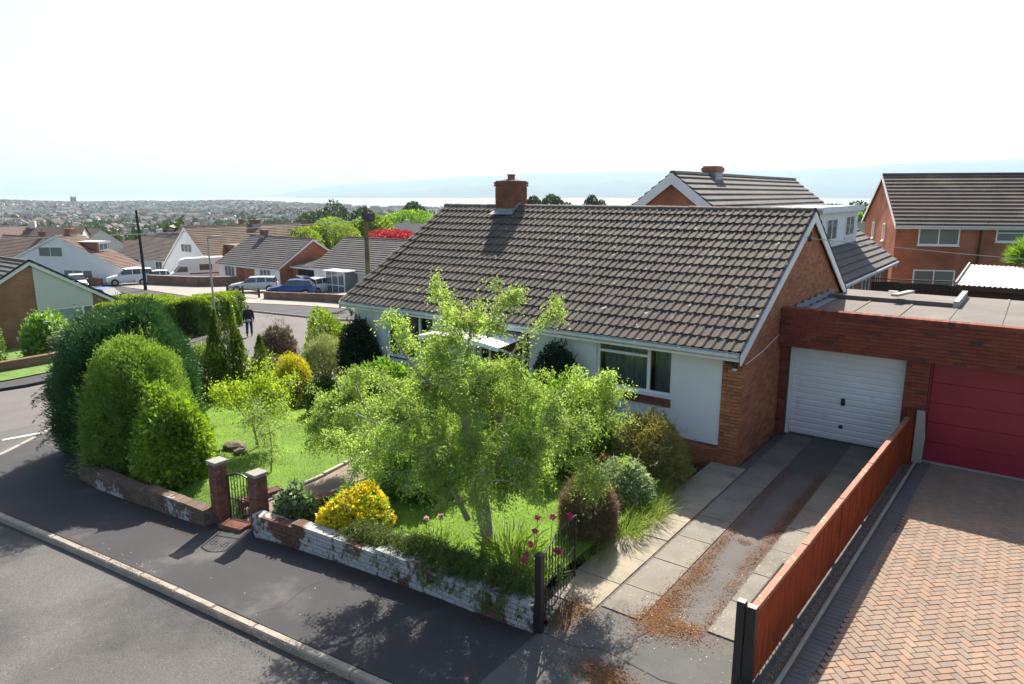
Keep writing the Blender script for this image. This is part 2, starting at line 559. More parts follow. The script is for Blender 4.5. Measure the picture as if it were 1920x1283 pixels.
# ------------------------------------------------------------------ roads, pavements
RD = -.11
road_poly = [(6, -3), (6, 5.35), (-2.3, 5.06), (-5.57, 4.83), (-7.47, 4.72), (-9.95, 4.59), (-11.46, 4.49), (-13.18, 4.37), (-15.16, 4.21), (-18.3, 4.1), (-19.4, 4.6), (-20.0, 5.75), (-21.3, 7.1), (-23.2, 8.9), (-23.2, -3)]
struct(sheet('street_road', road_poly, lambda x, y: g(x, y) + RD, M_road), 'worn grey tarmac street')
side_poly = [(-23.2, -3), (-23.2, 24.5), (-12, 26.0), (-12, 31.5), (-33.8, 27.95), (-40, 29.2), (-48.5, 30.83), (-75, 34.5), (-110, 37), (-110, 25.6), (-75, 25), (-38.2, 23.8), (-33.2, 20.0), (-31.2, 14), (-30.6, 10), (-31.2, 8), (-33.5, -3)]
struct(sheet('side_road', side_poly, lambda x, y: g(x, y) + RD, M_sideroad), 'pinkish tarmac side road past the junction')
mb = MB()
def strip(name, pts, w, mat, dz, parent=None, zf=g):
    """painted or poured line draped on the road"""
    mb = MB()
    L, Rr = [], []
    for i, p in enumerate(pts):
        a = Vector(pts[max(0, i - 1)]); b = Vector(pts[min(len(pts) - 1, i + 1)])
        d = (b - a).normalized(); nrm = Vector((-d.y, d.x))
        q = Vector(p)
        for s, lst in ((1, L), (-1, Rr)):
            c = q + nrm * w / 2 * s
            lst.append((c.x, c.y, zf(c.x, c.y) + dz))
    k = len(pts)
    mb.add(L + Rr, [(i, k + i, k + i + 1, i + 1) for i in range(k - 1)])
    return struct(put(name, mb, mat), None)
M_crack = mk('tar_crack', (.035, .034, .034), .95, .1)
strip('tar_crack', [(-8.1, 4.85), (-7.9, 5.3), (-8.05, 5.8), (-7.8, 6.5)], .005, M_crack, .003)
strip('road_marking', [(-22.05, 6.45), (-21.9, 6.9), (-21.78, 7.4)], .15, M_whiteline, RD + .004)
strip('road_marking', [(-22.6, 9.0), (-22.4, 9.9)], .15, M_whiteline, RD + .004)
strip('tar_seam', [(-19.6, 5.3), (-20.05, 5.75), (-20.8, 6.5), (-21.5, 7.3), (-22.3, 8.2)], .05, M_seam, RD + .006)

kerb_line = [(6, 5.35), (-2.3, 5.06), (-5.57, 4.83), (-7.47, 4.72), (-9.95, 4.59), (-11.46, 4.49), (-13.18, 4.37), (-15.16, 4.21), (-18.3, 4.1), (-19.4, 4.6), (-20.0, 5.75), (-21.3, 7.1), (-23.2, 8.9), (-24.0, 13), (-23.2, 24.4)]
wall_line = [(-4.62, 6.78), (-5.47, 6.74), (-7.12, 6.72), (-8.82, 6.62), (-10.25, 6.47)]
wall_left = [(-11.35, 6.22), (-12.98, 6.1), (-14.95, 6.0), (-16.4, 6.1), (-17.5, 6.75), (-18.6, 8.0), (-19.8, 10.0), (-20.9, 12.5)]
# pavement in front of the wall, wrapping the corner
pv = [(-2.3, 5.06 + .13), (-5.57, 4.96), (-7.47, 4.85), (-9.95, 4.72), (-11.46, 4.62), (-13.18, 4.5), (-15.16, 4.34), (-18.25, 4.23), (-19.3, 4.68), (-19.9, 5.83), (-21.2, 7.2), (-23.07, 8.95), (-23.87, 13), (-23.07, 24.4), (-21.5, 24.4), (-20.8, 12.5), (-19.7, 10.0), (-18.5, 8.0), (-17.4, 6.85), (-16.35, 6.2), (-14.95, 6.1), (-12.98, 6.2), (-11.3, 6.32), (-10.25, 6.57), (-8.82, 6.72), (-7.12, 6.82), (-5.47, 6.84), (-4.45, 6.9), (-2.3, 7.1)]
pave = struct(sheet('pavement', pv, lambda x, y: g(x, y) - .002, M_pave), 'dark tarmac pavement outside the garden wall')
# kerb stones one by one
def along(pts, step):
    out = []
    P = [Vector(p) for p in pts]
    seg = [(P[i], P[i + 1], (P[i + 1] - P[i]).length) for i in range(len(P) - 1)]
    tot = sum(s[2] for s in seg)
    n = max(1, int(tot / step))
    def at(d):
        for a, b, l in seg:
            if d <= l: return a + (b - a) * (d / l)
            d -= l
        return P[-1]
    for i in range(n):
        a, b = at(tot * i / n), at(tot * (i + 1) / n)
        out.append((a, b))
    return out
def boxmesh(name, lx, ly, lz, bev=0.0, mat=None):
    """unit-ish box centred in plan, foot at z=0, chamfered top edge"""
    bm = bmesh.new()
    bmesh.ops.create_cube(bm, size=1)
    for v in bm.verts: v.co = Vector((v.co.x * lx, v.co.y * ly, (v.co.z + .5) * lz))
    if bev: bmesh.ops.bevel(bm, geom=[e for e in bm.edges if min(v.co.z for v in e.verts) > lz * .9], offset=bev, segments=1, affect='EDGES')
    me = bpy.data.meshes.new(name); bm.to_mesh(me); bm.free()
    if mat: me.materials.append(mat)
    return me
km = boxmesh('kerb_stone', 1, .125, .24, .02, M_kerb)
trs = []
for a, b in along(kerb_line, .915):
    mid = (a + b) / 2
    d = b - a
    za, zb = g(a.x, a.y), g(b.x, b.y)
    nrm = Vector((-d.y, d.x)).normalized()
    if nrm.dot(Vector((0, 0)) - mid) > 0 and False: pass
    c = mid - Vector((d.y, -d.x)).normalized() * .0
    cc = mid + Vector((d.y, -d.x)).normalized() * .065
    trs.append(((cc.x, cc.y, (za + zb) / 2 - .235 + RNG.uniform(-.004, .004)), (0, -math.atan2(zb - za, d.length), math.atan2(d.y, d.x)), ((d.length - .012), 1, 1)))
pieces('kerb_stone', km, M_kerb, pave, trs)

# far pavements and plots
fp = [(-12, 31.6), (-33.8, 28.05), (-40, 29.3), (-48.5, 30.93), (-75, 34.6), (-110, 37.1), (-110, 39.2), (-75, 37), (-51.4, 34.4), (-40.7, 33.0), (-30, 31.5), (-12, 34.5)]
far_pave = struct(sheet('far_pavement', fp, lambda x, y: g(x, y), M_pave, thick=.16), 'grey pavement across the side road')
trs = []
for a, b in along([(-12, 31.5), (-33.8, 27.95), (-40, 29.2), (-48.5, 30.83), (-75, 34.5)], .915):
    mid = (a + b) / 2; d = b - a
    trs.append(((mid.x, mid.y, g(mid.x, mid.y) - .225), (0, -math.atan2(g(b.x, b.y) - g(a.x, a.y), d.length), math.atan2(d.y, d.x)), (d.length - .012, 1, 1)))
pieces('kerb_stone', boxmesh('kerb_stone', 1, .125, .24, .02, M_kerb), M_kerb, far_pave, trs)
cp = [(-30.75, 10), (-31.35, 14), (-33.35, 19.95), (-38.3, 23.65), (-75, 24.85), (-75, 23), (-39.5, 22.0), (-35, 19.0), (-33.2, 14), (-32.6, 10), (-33.4, 6), (-34.5, -3), (-33.6, -3), (-31.3, 8)]
corner_pave = struct(sheet('corner_pavement', cp, lambda x, y: g(x, y), M_pave, thick=.16), 'pavement beside the hedge of the corner bungalow')
struct(sheet('corner_plot', [(-33.4, 6), (-32.6, 10), (-33.2, 14), (-35, 19.0), (-39.5, 22.0), (-75, 23), (-75, -3), (-34.5, -3)], lambda x, y: g(x, y) + .05, M_lawn), 'garden of the corner bungalow')
M_fdrive = mk('pale_drive_concrete', (.26, .24, .21), .9, .12, .8, .15, 30)
struct(sheet('far_plots', [(-12, 34.6), (-30, 31.6), (-40.7, 33.1), (-51.4, 34.5), (-75, 37.1), (-110, 39.3), (-110, 75), (-12, 75)], lambda x, y: g(x, y) + .02, M_fdrive, step=4), 'pale paved front yards of the far bungalows')

# ------------------------------------------------------------------ the garden
LZ = .2
path_poly = [(-10.95, 6.35), (-10.35, 6.5), (-10.2, 8.4), (-10.25, 11.0), (-10.6, 13.3), (-11.9, 13.3), (-11.5, 11.0), (-11.05, 8.4)]
M_path = mk('garden_path', (.22, .17, .14), .9, .2, 2.5, .2, 60, .4, 70)
M_edge_stone = mk('path_edge_stone', (.42, .38, .3), .9, .2, 4, .2, 60, .3, 60)
lawnz = lambda x, y: g(x, y) + LZ * smooth(6.4, 7.2, y) * (1 - smooth(10.8, 12.6, y)) + .01 + .03 * math.sin(x * 1.3) * math.sin(y * 1.1)
lawn_l = [(-11.0, 6.45), (-11.1, 8.4), (-11.55, 11.0), (-11.95, 13.4), (-20.6, 13.6), (-20.8, 12.4), (-19.7, 10.1), (-18.4, 8.2), (-17.3, 7.0), (-16.3, 6.25), (-14.95, 6.12), (-12.98, 6.22)]
lawn_r = [(-10.3, 6.6), (-10.15, 8.4), (-10.2, 11.0), (-10.55, 13.4), (-9.0, 13.7), (-6.0, 13.7), (-5.05, 13.2), (-4.95, 7.3), (-4.75, 6.9), (-5.47, 6.85), (-7.12, 6.84), (-8.82, 6.75)]
struct(sheet('lawn', lawn_l, lawnz, M_lawn, step=.5), 'sunlit grass beyond the path')
struct(sheet('lawn', lawn_r, lawnz, M_lawn, step=.5), 'sunlit grass under the light-leaved tree')
pth = struct(sheet('garden_path', path_poly, lambda x, y: lawnz(x, y) - .03 + .02 * smooth(6.4, 7, y), M_path, step=.5), 'garden path from the little gate')
em = boxmesh('edging_stone', 1, .07, .12, .012, M_edge_stone)
trs = []
for side in ([(-10.28, 6.75), (-10.17, 8.4), (-10.22, 11.0)], [(-11.0, 6.7), (-11.07, 8.4), (-11.5, 11.0)]):
    for a, b in along(side, .6):
        mid = (a + b) / 2; d = b - a
        trs.append(((mid.x, mid.y, lawnz(mid.x, mid.y) - .07), (0, 0, math.atan2(d.y, d.x) + RNG.uniform(-.03, .03)), (d.length - .02, 1, 1)))
pieces('edging_stone', em, M_edge_stone, pth, trs)
# gravelly bed by the hidden side path (behind the conifers)
struct(sheet('side_path', [(-20.5, 13.7), (-12.0, 13.5), (-16.2, 13.75), (-16.2, 24), (-21.4, 24.3), (-20.8, 14)], lambda x, y: g(x, y) + .02, mk('pale_gravel', (.34, .31, .28), .95, .15, 2, .35, 40, .5, 60)), 'pale gravel beside the house')

# grass blades
def blades(name, polyf, n, hh, mat, bbox, label, lean=.35, wid=.008):
    x = NP.uniform(bbox[0], bbox[1], n); y = NP.uniform(bbox[2], bbox[3], n)
    keep = np.array([polyf(a, b) for a, b in zip(x, y)])
    x, y = x[keep], y[keep]
    z = np.array([lawnz(a, b) for a, b in zip(x, y)])
    k = len(x)
    C = np.stack([x, y, z], 1)
    A = NP.normal(size=(k, 3)) * lean + np.array([0, 0, 1.0])
    me = leaf_mesh(name, C, A, NP.uniform(.5, 1.2, k) * hh, asp=.16, fold=.05)
    o = link(name, me, mat)
    o['kind'] = 'stuff'; o['label'] = label; o['category'] = 'grass'
    return o
def inpoly(poly):
    P = poly
    def f(x, y):
        c = False
        j = len(P) - 1
        for i in range(len(P)):
            if (P[i][1] > y) != (P[j][1] > y) and x < (P[j][0] - P[i][0]) * (y - P[i][1]) / (P[j][1] - P[i][1]) + P[i][0]: c = not c
            j = i
        return c
    return f
L_grass = leafmat('grass_blade', ((.18, .31, .035), (.24, .38, .045), (.30, .43, .06), (.20, .33, .04)), .5, (1.35, 1.4, .6), nscale=1.1, nvar=.3)
blades('grass', inpoly(lawn_l), 80000, .048, L_grass, (-20.8, -11, 6.1, 13.6), 'short bright grass of the lawn beyond the path')
blades('grass', inpoly(lawn_r), 80000, .048, L_grass, (-10.6, -4.8, 6.6, 13.7), 'short bright grass of the lawn around the tree')

# ------------------------------------------------------------------ driveway
drv = struct(sheet('driveway', [(-5.0, 7.4), (-4.97, 13.9), (-4.4, 13.9), (-4.4, 16.8), (-1.62, 16.8), (-1.95, 7.3), (-2.3, 7.0), (-4.6, 7.0)], lambda x, y: -.012, M_midtar), 'driveway of two slab strips with tarmac between')
struct(sheet('driveway_apron', [(-4.55, 5.0), (-4.55, 6.95), (-4.75, 7.5), (-2.05, 7.75), (-1.95, 7.2), (-2.2, 5.19)], lambda x, y: g(x, y) + .004, M_apron), 'patched tarmac crossover in front of the driveway')
strip('tar_seam', [(-4.5, 6.75), (-4.05, 6.72), (-3.7, 6.9), (-2.9, 6.8), (-2.2, 6.95)], .012, M_soil, .009)
strip('tar_seam', [(-3.55, 6.87), (-3.45, 7.15), (-3.5, 7.3), (-3.4, 7.6)], .012, M_soil, .0095)
def slabs(x0f, x1f, ys, mat, nm):
    trs = []
    for y0, y1 in zip(ys[:-1], ys[1:]):
        ym = (y0 + y1) / 2
        x0, x1 = x0f(ym), x1f(ym)
        trs.append((((x0 + x1) / 2, ym, -.045 + RNG.uniform(-.003, .004)), (RNG.uniform(-.003, .003), RNG.uniform(-.003, .003), RNG.uniform(-.004, .004)), (x1 - x0 - .01, y1 - y0 - .009, 1)))
    pieces(nm, boxmesh(nm, 1, 1, .05, .004, mat), mat, drv, trs)
slabs(lambda y: -4.2, lambda y: -3.62, [7.72, 8.42, 9.35, 10.27, 11.19, 12.1, 13.0, 13.9, 14.8, 15.7, 16.55], M_slab_grey, 'paving_slab')
slabs(lambda y: -2.82, lambda y: -2.14 + (y - 7.3) * .036, [8.02, 8.9, 9.8, 10.7, 11.6, 12.5, 13.4, 14.3, 15.2, 16.1, 16.6], M_slab_grey, 'paving_slab')
slabs(lambda y: -4.97, lambda y: -4.235, [7.55, 8.35, 9.15, 9.95, 10.75, 11.55, 12.35, 13.15, 13.75], M_slab_cream, 'paving_slab')
# rusty litter of fallen blossom along the strips
def litter(name, spots, n, size, mat, label, zf):
    C = []
    for cx, cy, sx, sy, w in spots:
        k = int(n * w)
        a = NP.normal(size=(k, 2)) * np.array([sx, sy]) + np.array([cx, cy])
        C.append(a)
    C = np.concatenate(C)
    z = np.array([zf(a, b) for a, b in C])
    P = np.column_stack([C, z + NP.uniform(.002, .014, len(C))])
    A = NP.normal(size=(len(P), 3)) * np.array([1, 1, .15])
    me = leaf_mesh(name, P, A, NP.uniform(.5, 1.4, len(P)) * size, asp=.6, fold=.1, N=np.tile([[0.05, .1, 1.0]], (len(P), 1)) + NP.normal(size=(len(P), 3)) * .15)
    o = link(name, me, mat); o['kind'] = 'stuff'; o['label'] = label; o['category'] = 'litter'
dz = lambda x, y: 0.006 if y > 7 else g(x, y) + .006
sp = []
for y in np.arange(8.0, 14.6, .22):
    sp.append((-3.53, y, .06, .14, .011 if y < 10.8 else .006)); sp.append((-2.9, y, .05, .14, .008 if y > 10 else .005))
sp += [(-3.45, 8.15, .13, .4, .15), (-3.3, 7.78, .28, .13, .13), (-3.42, 9.3, .09, .3, .05), (-2.95, 12.3, .06, .8, .06), (-3.05, 7.95, .1, .07, .03), (-4.42, 7.4, .12, .16, .08), (-3.45, 6.5, .2, .12, .10), (-3.2, 6.35, .28, .07, .05), (-4.4, 7.05, .12, .1, .03), (-3.25, 10.7, .07, .05, .012), (-3.05, 14.9, .3, .5, .05), (-3.0, 10.0, .05, .6, .03), (-4.21, 10, .02, 1.6, .02)]
litter('blossom_litter', sp, 17000, .02, M_rust, 'rusty orange fallen blossom along the driveway tarmac', dz)
litter('petals', [(-2.55, 9.3, .2, 1.6, .5), (-3.9, 9.5, .25, 1.6, .14), (-3.9, 7.2, .3, .15, .1), (-8, 5.6, 3.0, .5, .09), (-2.2, 7.55, .1, .12, .1), (-9, 4.75, 4, .05, .1), (-3.2, 8.1, .3, .2, .1)], 430, .014, M_petal, 'scattered pale petals on slabs and pavement', lambda x, y: g(x, y) + .012)
# dark leaf litter along the foot of the garden wall and in the gutter
sp = [(x, 6.5 - .018 * abs(x + 4.6), .25, .07, .03) for x in np.arange(-10, -4.7, .35)] + [(x, 5.85, .3, .1, .035) for x in np.arange(-16, -11.3, .4)] + [(x, 4.62 - .02 * (-9 - x), .3, .03, .012) for x in np.arange(-13, -5.5, .4)]
litter('leaf_litter', sp, 6000, .018, mk('brown_leaf_litter', (.09, .055, .03), .95, .3, 5, .2, 60), 'brown leaf litter at the foot of the garden wall', lambda x, y: g(x, y) + .006)

# ------------------------------------------------------------------ neighbour's block paving
bp = struct(sheet('block_paving', [(-1.88, 6.2), (-1.5, 16.75), (5.5, 16.75), (5.5, 5.6), (-1.88, 5.4)], lambda x, y: -.022, M_sand), 'herringbone block paving of the next driveway')
pm = boxmesh('paver', .196, .096, .05, .006, M_paver)
trs = []
c45 = math.cos(PI / 4)
def fence_x(y): return -2.05 + (y - 7.3) * .0367
def edge_x(y): return -1.80 + (y - 7.5) * .031
w_ = .1
for i in range(-90, 140):
    for j in range(-90, 140):
        # 90 degree herringbone on a unit grid of one paver width, turned by 45 degrees
        k = (i - j) % 4
        if k == 0: cx, cy, rot = (i + 1) * w_, (j + .5) * w_, 0       # lies along the row
        elif k == 2 and False: continue
        elif k == 3: cx, cy, rot = (i + .5) * w_, (j + 1) * w_, PI / 2
        else: continue
        X = c45 * (cx - cy) - 0.3; Y = c45 * (cx + cy) + 9.0
        if X < edge_x(Y) + .25 or X > 3.2 or Y < 6.0 or Y > 16.5: continue
        trs.append(((X, Y, -.05 + RNG.uniform(-.0025, .0025)), (RNG.uniform(-.012, .012), RNG.uniform(-.012, .012), rot + PI / 4 + RNG.uniform(-.008, .008)), (1, 1, 1)))
pieces('paver', pm, M_paver, bp, trs)
trs = []
y = 6.0
while y < 16.6:
    trs.append(((edge_x(y) + .17, y, -.044 + RNG.uniform(-.002, .002)), (0, RNG.uniform(-.01, .01), RNG.uniform(-.02, .02)), (1.15, 1, 1)))
    y += .101
pieces('border_paver', boxmesh('border_paver', .196, .096, .05, .006, mk('charcoal_paver', (.12, .115, .115), .88, .15, 2, .2, 90)), None, bp, trs)
trs = []
for a, b in along([(edge_x(6.2), 6.2), (edge_x(16.5), 16.5)], .915):
    mid = (a + b) / 2; d = b - a
    trs.append(((mid.x, mid.y, -.12 + RNG.uniform(-.003, .003)), (0, 0, math.atan2(d.y, d.x)), (d.length - .008, 1, 1)))
pieces('edging_kerb', boxmesh('edging_kerb', 1, .05, .15, .01, M_edging), M_edging, bp, trs)
struct(sheet('gravel_strip', [(fence_x(7.2), 7.2), (fence_x(16.3), 16.3), (edge_x(16.3), 16.3), (edge_x(7.2), 7.2)], lambda x, y: -.02, mk('gravel_dirt', (.16, .13, .1), .95, .3, 8, .4, 50, .8, 60)), 'dirt strip between fence and paving')
litter('gravel', [(fence_x(y) + .13, y, .03, .12, .02) for y in np.arange(7.2, 16, .25)], 2600, .02, mk('pebble', (.34, .31, .27), .9, .3, 9, .2, 60), 'loose pebbles along the foot of the red fence', lambda x, y: -.008)
# patio of pavers beside the house corner
# ------------------------------------------------------------------ materials for buildings
H_RED = ((.37, .145, .07), (.42, .18, .09), (.31, .115, .06), (.40, .16, .075), (.25, .10, .065), (.44, .20, .10), (.36, .14, .07))
H_GAR = ((0.211, 0.051, 0.033), (0.242, 0.066, 0.039), (0.172, 0.043, 0.031), (0.226, 0.058, 0.035), (0.094, 0.035, 0.031), (0.234, 0.062, 0.039), (0.203, 0.047, 0.031), (0.257, 0.078, 0.047))
M_brick = mk('bungalow_brick', (.3, .11, .055), .9, .12, 1.2, .14, 90, .3, 120, .2, hue=H_RED)
M_brickg = mk('garage_brick', (.27, .07, .045), .9, .12, 1.2, .14, 90, .3, 120, .2, hue=H_GAR)
M_brickp = mk('pillar_brick', (.2, .08, .05), .92, .2, 3, .2, 70, .4, 90, .2, hue=((.20, .085, .06), (.15, .07, .055), (.24, .10, .07), (.12, .06, .05)), stain=((.22, .19, .17), 7, .58, .1))
M_mortar = mk('mortar', (.30, .25, .2), .95, .15, 3, .15, 80)
M_mortar_d = mk('weathered_mortar', (.16, .135, .115), .95, .2, 3, .2, 80)
M_render = mk('white_render', (.76, .77, .77), .9, .035, .8, .03, 140, .25, 180, .25)
M_upvc = mk('white_upvc', (.82, .82, .82), .35, .02, 2, 0, 50, 0, 1, .5)
M_paintwood = mk('white_painted_timber', (.76, .76, .76), .5, .06, 3, .05, 60)
M_gutter = mk('pale_grey_gutter', (.62, .63, .64), .4, .08, 3, .06, 40, 0, 1, .5)
M_tile = mk('concrete_roof_tile', (.095, .08, .068), .88, .16, .9, .2, 45, .4, 70, .3, hue=((.09, .073, .06), (.098, .078, .063), (.082, .067, .056), (.094, .074, .06), (.087, .072, .062)), spots=((.42, .41, .36), 7.0, .69), stain=((.13, .112, .08), 1.1, .55, .1))
M_ridge = mk('ridge_tile_lichen', (.13, .10, .085), .9, .25, 3, .25, 40, .4, 60, stain=((.22, .14, .08), 2.2, .54, .1))
M_lead = mk('lead_flashing', (.26, .28, .31), .5, .2, 4, .15, 40, .2, 30, .5)
M_felt = mk('roofing_felt', (.145, .127, .112), .92, .15, .8, .2, 60, .3, 80, stain=((.19, .17, .15), .7, .5, .2))
M_dark = mk('dark_interior', (.02, .02, .022), .95, 0, 1, 0)
M_black = mk('black_iron', (.018, .017, .018), .45, .2, 20, .2, 80, .1, 60, .5)
M_curtain = mk('grey_curtain', (.36, .38, .43), .9, .15, 4, .1, 40)
M_glass = glassmat('window_glass')
M_pane = mk('pale_reflection_pane', (.15, .17, .175), .08, .1, 1, 0, 1, 0, 1, .8)  # far panes: pale reflection and net curtains put into the base colour
M_garwhite = mk('white_steel_door', (.74, .75, .77), .42, .05, 1.5, .02, 40, 0, 1, .5, stain=((.6, .6, .6), 1.7, .58, .1))
M_garred = mk('crimson_door', (.25, .012, .03), .38, .14, 1.6, .08, 40, 0, 1, .45)
M_terracotta = mk('terracotta', (.32, .12, .07), .85, .15, 5, .15, 60)
M_conc = mk('plain_concrete', (.36, .34, .3), .9, .18, 2.5, .2, 60, .3, 70)
brick = boxmesh('brick', .215, .1, .065, 0)
def bmesh_brick(mat): return boxmesh('brick', .215, .1, .065, 0, mat)

def brick_face(origin, ux, length, z0, z1, clip=None, depth=.05, start=0.0):
    """bricks in stretcher bond on a vertical face: origin (x, y), ux unit direction, face normal to the right of ux"""
    out = []
    ang = math.atan2(ux[1], ux[0])
    nx, ny = ux[1], -ux[0]
    row = 0
    z = z0
    while z < z1 - .03:
        s = (0 if row % 2 == 0 else -.1125) + start
        while s < length - .02:
            a, b = max(s, 0), min(s + .215, length)
            if b - a > .03:
                cm = (a + b) / 2
                if clip is None or clip(cm, z + .03):
                    off = RNG.uniform(-.0025, .0025) - depth
                    out.append(((origin[0] + ux[0] * cm + nx * off, origin[1] + ux[1] * cm + ny * off, z + .005), (0, 0, ang), ((b - a) / .215, 1, 1)))
            s += .225
        z += .075
        row += 1
    return out

# ------------------------------------------------------------------ the bungalow
XL, XR = -16.0, -4.46
YF, YB = 13.82, 22.4
YM = 18.11
ZR = 5.14           # ridge
SL = (ZR - 2.5) / (YM - 13.42)      # roof slope
HB = thing('bungalow', 'white and red brick bungalow with long brown tiled roof and chimney', 'house', ((XL + XR) / 2, YM, 0))
# walls
def wall_open(x0, x1, y0, y1, z0, z1, ops):
    """front wall slab with rectangular openings (xa, xb, za, zb)"""
    mb = MB()
    xs = sorted({x0, x1} | {o[0] for o in ops} | {o[1] for o in ops})
    for a, b in zip(xs[:-1], xs[1:]):
        segs = [(z0, z1)]
        for o in ops:
            if o[0] < (a + b) / 2 < o[1]:
                new = []
                for s0, s1 in segs:
                    if o[2] > s0: new.append((s0, min(o[2], s1)))
                    if o[3] < s1: new.append((max(o[3], s0), s1))
                segs = [s for s in new if s[1] - s[0] > .01]
        for s0, s1 in segs: mb.box(a, b, y0, y1, s0, s1)
    return mb
W1 = (-7.83, -5.97, 1.21, 2.30)
W2 = (-14.7, -12.9, .95, 2.30)
D1 = (-11.4, -9.7, .12, 2.25)
put('front_wall', wall_open(-16.0, -4.87, YF, YF + .25, .36, 2.5, [W1, W2, D1]), M_render, HB)
put('plinth', MB().box(-16.0, -4.88, YF + .012, YF + .24, -.8, .36), M_brickp, HB)
pt = []
for (a, b) in ((-9.65, -4.87), (-16.0, -11.45)):
    pt += brick_face((a, YF - .002), (1, 0), b - a, -.15, .3)
# brick corner return on the front, and the gable
pt += brick_face((-4.87, YF - .03), (1, 0), -4.46 + 4.87, -.08, 2.42)
mb = MB().box(-4.868, -4.475, YF + .0, YF + .25, -.3, 2.5)
mb.prism([(-4.475, YF + .01, -.6), (-4.475, YB, -.6), (-4.475, YB, 2.5), (-4.475, YM, ZR - .12), (-4.475, YF + .01, 2.5)], (-.25, 0, 0))
gw = put('gable_wall', mb, M_mortar, HB, fix=True)
pt += brick_face((-4.46, YF - .03), (0, 1), YB - YF + .03, -.08, ZR - .1, clip=lambda s, z: z < 2.5 or z < ZR - .16 - SL * abs(YF + s - YM))
pieces('brick', bmesh_brick(M_brick), M_brick, gw, pt)
mb = MB().prism([(XL, YF + .01, -.9), (XL, YB, -.9), (XL, YB, 2.5), (XL, YM, ZR - .12), (XL, YF + .01, 2.5)], (.25, 0, 0))
mb.box(XL + .25, XR - .25, YB - .25, YB - .005, -.9, 2.5)
put('wall', mb, M_brickp, HB, fix=True)
mb = MB().box(XL + .26, XR - .3, YF + 3.0, YF + 3.1, -.3, 2.5)
put('inner_wall', mb, mk('room_wall', (.35, .33, .3), .9, .05, 1, 0), HB)
put('floor_slab', MB().box(XL + .26, XR - .3, YF + .26, YF + 2.98, -.1, .1), M_conc, HB)

def window(parent, x0, x1, z0, z1, y, mull=(), trans=(), fw=.06, dep=.07, glass=None, frame=None, sill=None, local=False, axis='x', curtain=False):
    """frame with mullions/transoms, panes and sill; face looks towards -y (axis x) in the parent's space"""
    glass = glass or M_glass; frame = frame or M_upvc
    mb = MB()
    mb.box(x0, x1, y, y + dep, z0, z0 + fw); mb.box(x0, x1, y, y + dep, z1 - fw, z1)
    mb.box(x0, x0 + fw, y + .001, y + dep - .001, z0 + fw, z1 - fw); mb.box(x1 - fw, x1, y + .001, y + dep - .001, z0 + fw, z1 - fw)
    for m in mull: mb.box(m - fw * .6, m + fw * .6, y + .002, y + dep - .002, z0 + fw, z1 - fw)
    for a, b, z in trans: mb.box(a, b, y + .003, y + dep - .003, z - fw * .5, z + fw * .5)
    w = put('window', mb, frame, parent, local)
    edges = [x0 + fw] + sorted(mull) + [x1 - fw]
    for a, b in zip(edges[:-1], edges[1:]):
        put('pane', MB().add([(a, y + dep * .5, z0 + fw), (b, y + dep * .5, z0 + fw), (b, y + dep * .5, z1 - fw), (a, y + dep * .5, z1 - fw)], [(0, 1, 2, 3)]), glass, w, True)
    if sill: put('sill', MB().box(x0 - .05, x1 + .05, y - .07, y + .02, z0 - sill, z0 - .002), M_upvc, w, True)
    return w
w1 = window(HB, *W1[:2], W1[2], W1[3], YF + .07, mull=(-6.55,), trans=((-7.8, -6.58, 2.02),))
put('sill', MB().box(W1[0] - .06, W1[1] + .02, YF - .05, YF + .12, W1[2] - .035, W1[2] - .002), M_upvc, w1)
sillb = put('brick_sill', MB().box(W1[0] - .02, W1[1] + .0, YF - .03, YF + .02, .98, W1[2] - .04), M_brickp, HB)
pieces('brick', bmesh_brick(M_brickp), M_brickp, sillb, brick_face((W1[0] - .02, YF - .045), (1, 0), W1[1] - W1[0] + .02, .985, 1.16))
# pleated curtain
def curtain(x0, x1, z0, z1, y, parent):
    mb = MB(); n = int((x1 - x0) / .02)
    pts = [(x0 + (x1 - x0) * i / n, y + .035 * math.sin(i * .9) + .01 * math.sin(i * 2.3)) for i in range(n + 1)]
    mb.add([(a, b, z0) for a, b in pts] + [(a, b, z1) for a, b in pts], [(i, i + 1, n + 2 + i, n + 1 + i) for i in range(n)])
    put('curtain', mb, M_curtain, parent, smooth_=True)
curtain(-7.75, -7.3, 1.2, 2.3, YF + .3, w1); curtain(-7.3, -6.6, 1.2, 2.3, YF + .34, w1); curtain(-6.5, -6.0, 1.2, 2.3, YF + .32, w1)
w2 = window(HB, *W2[:2], W2[2], W2[3], YF + .07, mull=(-14.2, -13.45), sill=.04)
curtain(-14.6, -14.2, .9, 2.3, YF + .3, w2); curtain(-13.4, -12.95, .9, 2.3, YF + .3, w2)
# porch: door, side light and white canopy
dr = put('door', MB().box(-10.95, -10.05, YF + .12, YF + .17, .12, 2.2), mk('brown_door', (.10, .045, .025), .5, .1, 4, .1, 40), HB)
put('handle', MB().lathe([(.0, 0), (.025, .005), (.02, .05), (0, .06)], (-10.15, YF + .06, 1.1), 8, 'y'), M_lead, dr)
window(HB, -11.38, -11.0, .15, 2.2, YF + .12)
window(HB, -10.0, -9.72, .15, 2.2, YF + .12)
mb = MB()
nseg = 10
for i in range(nseg):
    a0, a1 = i / nseg, (i + 1) / nseg
    f = lambda t: 2.05 + .10 * math.sin(t * PI)
    mb.add([(-12.2 + 2.55 * a0, YF - 1.3, f(a0)), (-12.2 + 2.55 * a1, YF - 1.3, f(a1)), (-12.2 + 2.55 * a1, YF - .002, f(a1) + .06), (-12.2 + 2.55 * a0, YF - .002, f(a0) + .06),
            (-12.2 + 2.55 * a0, YF - 1.3, f(a0) - .1), (-12.2 + 2.55 * a1, YF - 1.3, f(a1) - .1)], [(0, 1, 2, 3), (4, 5, 1, 0)])
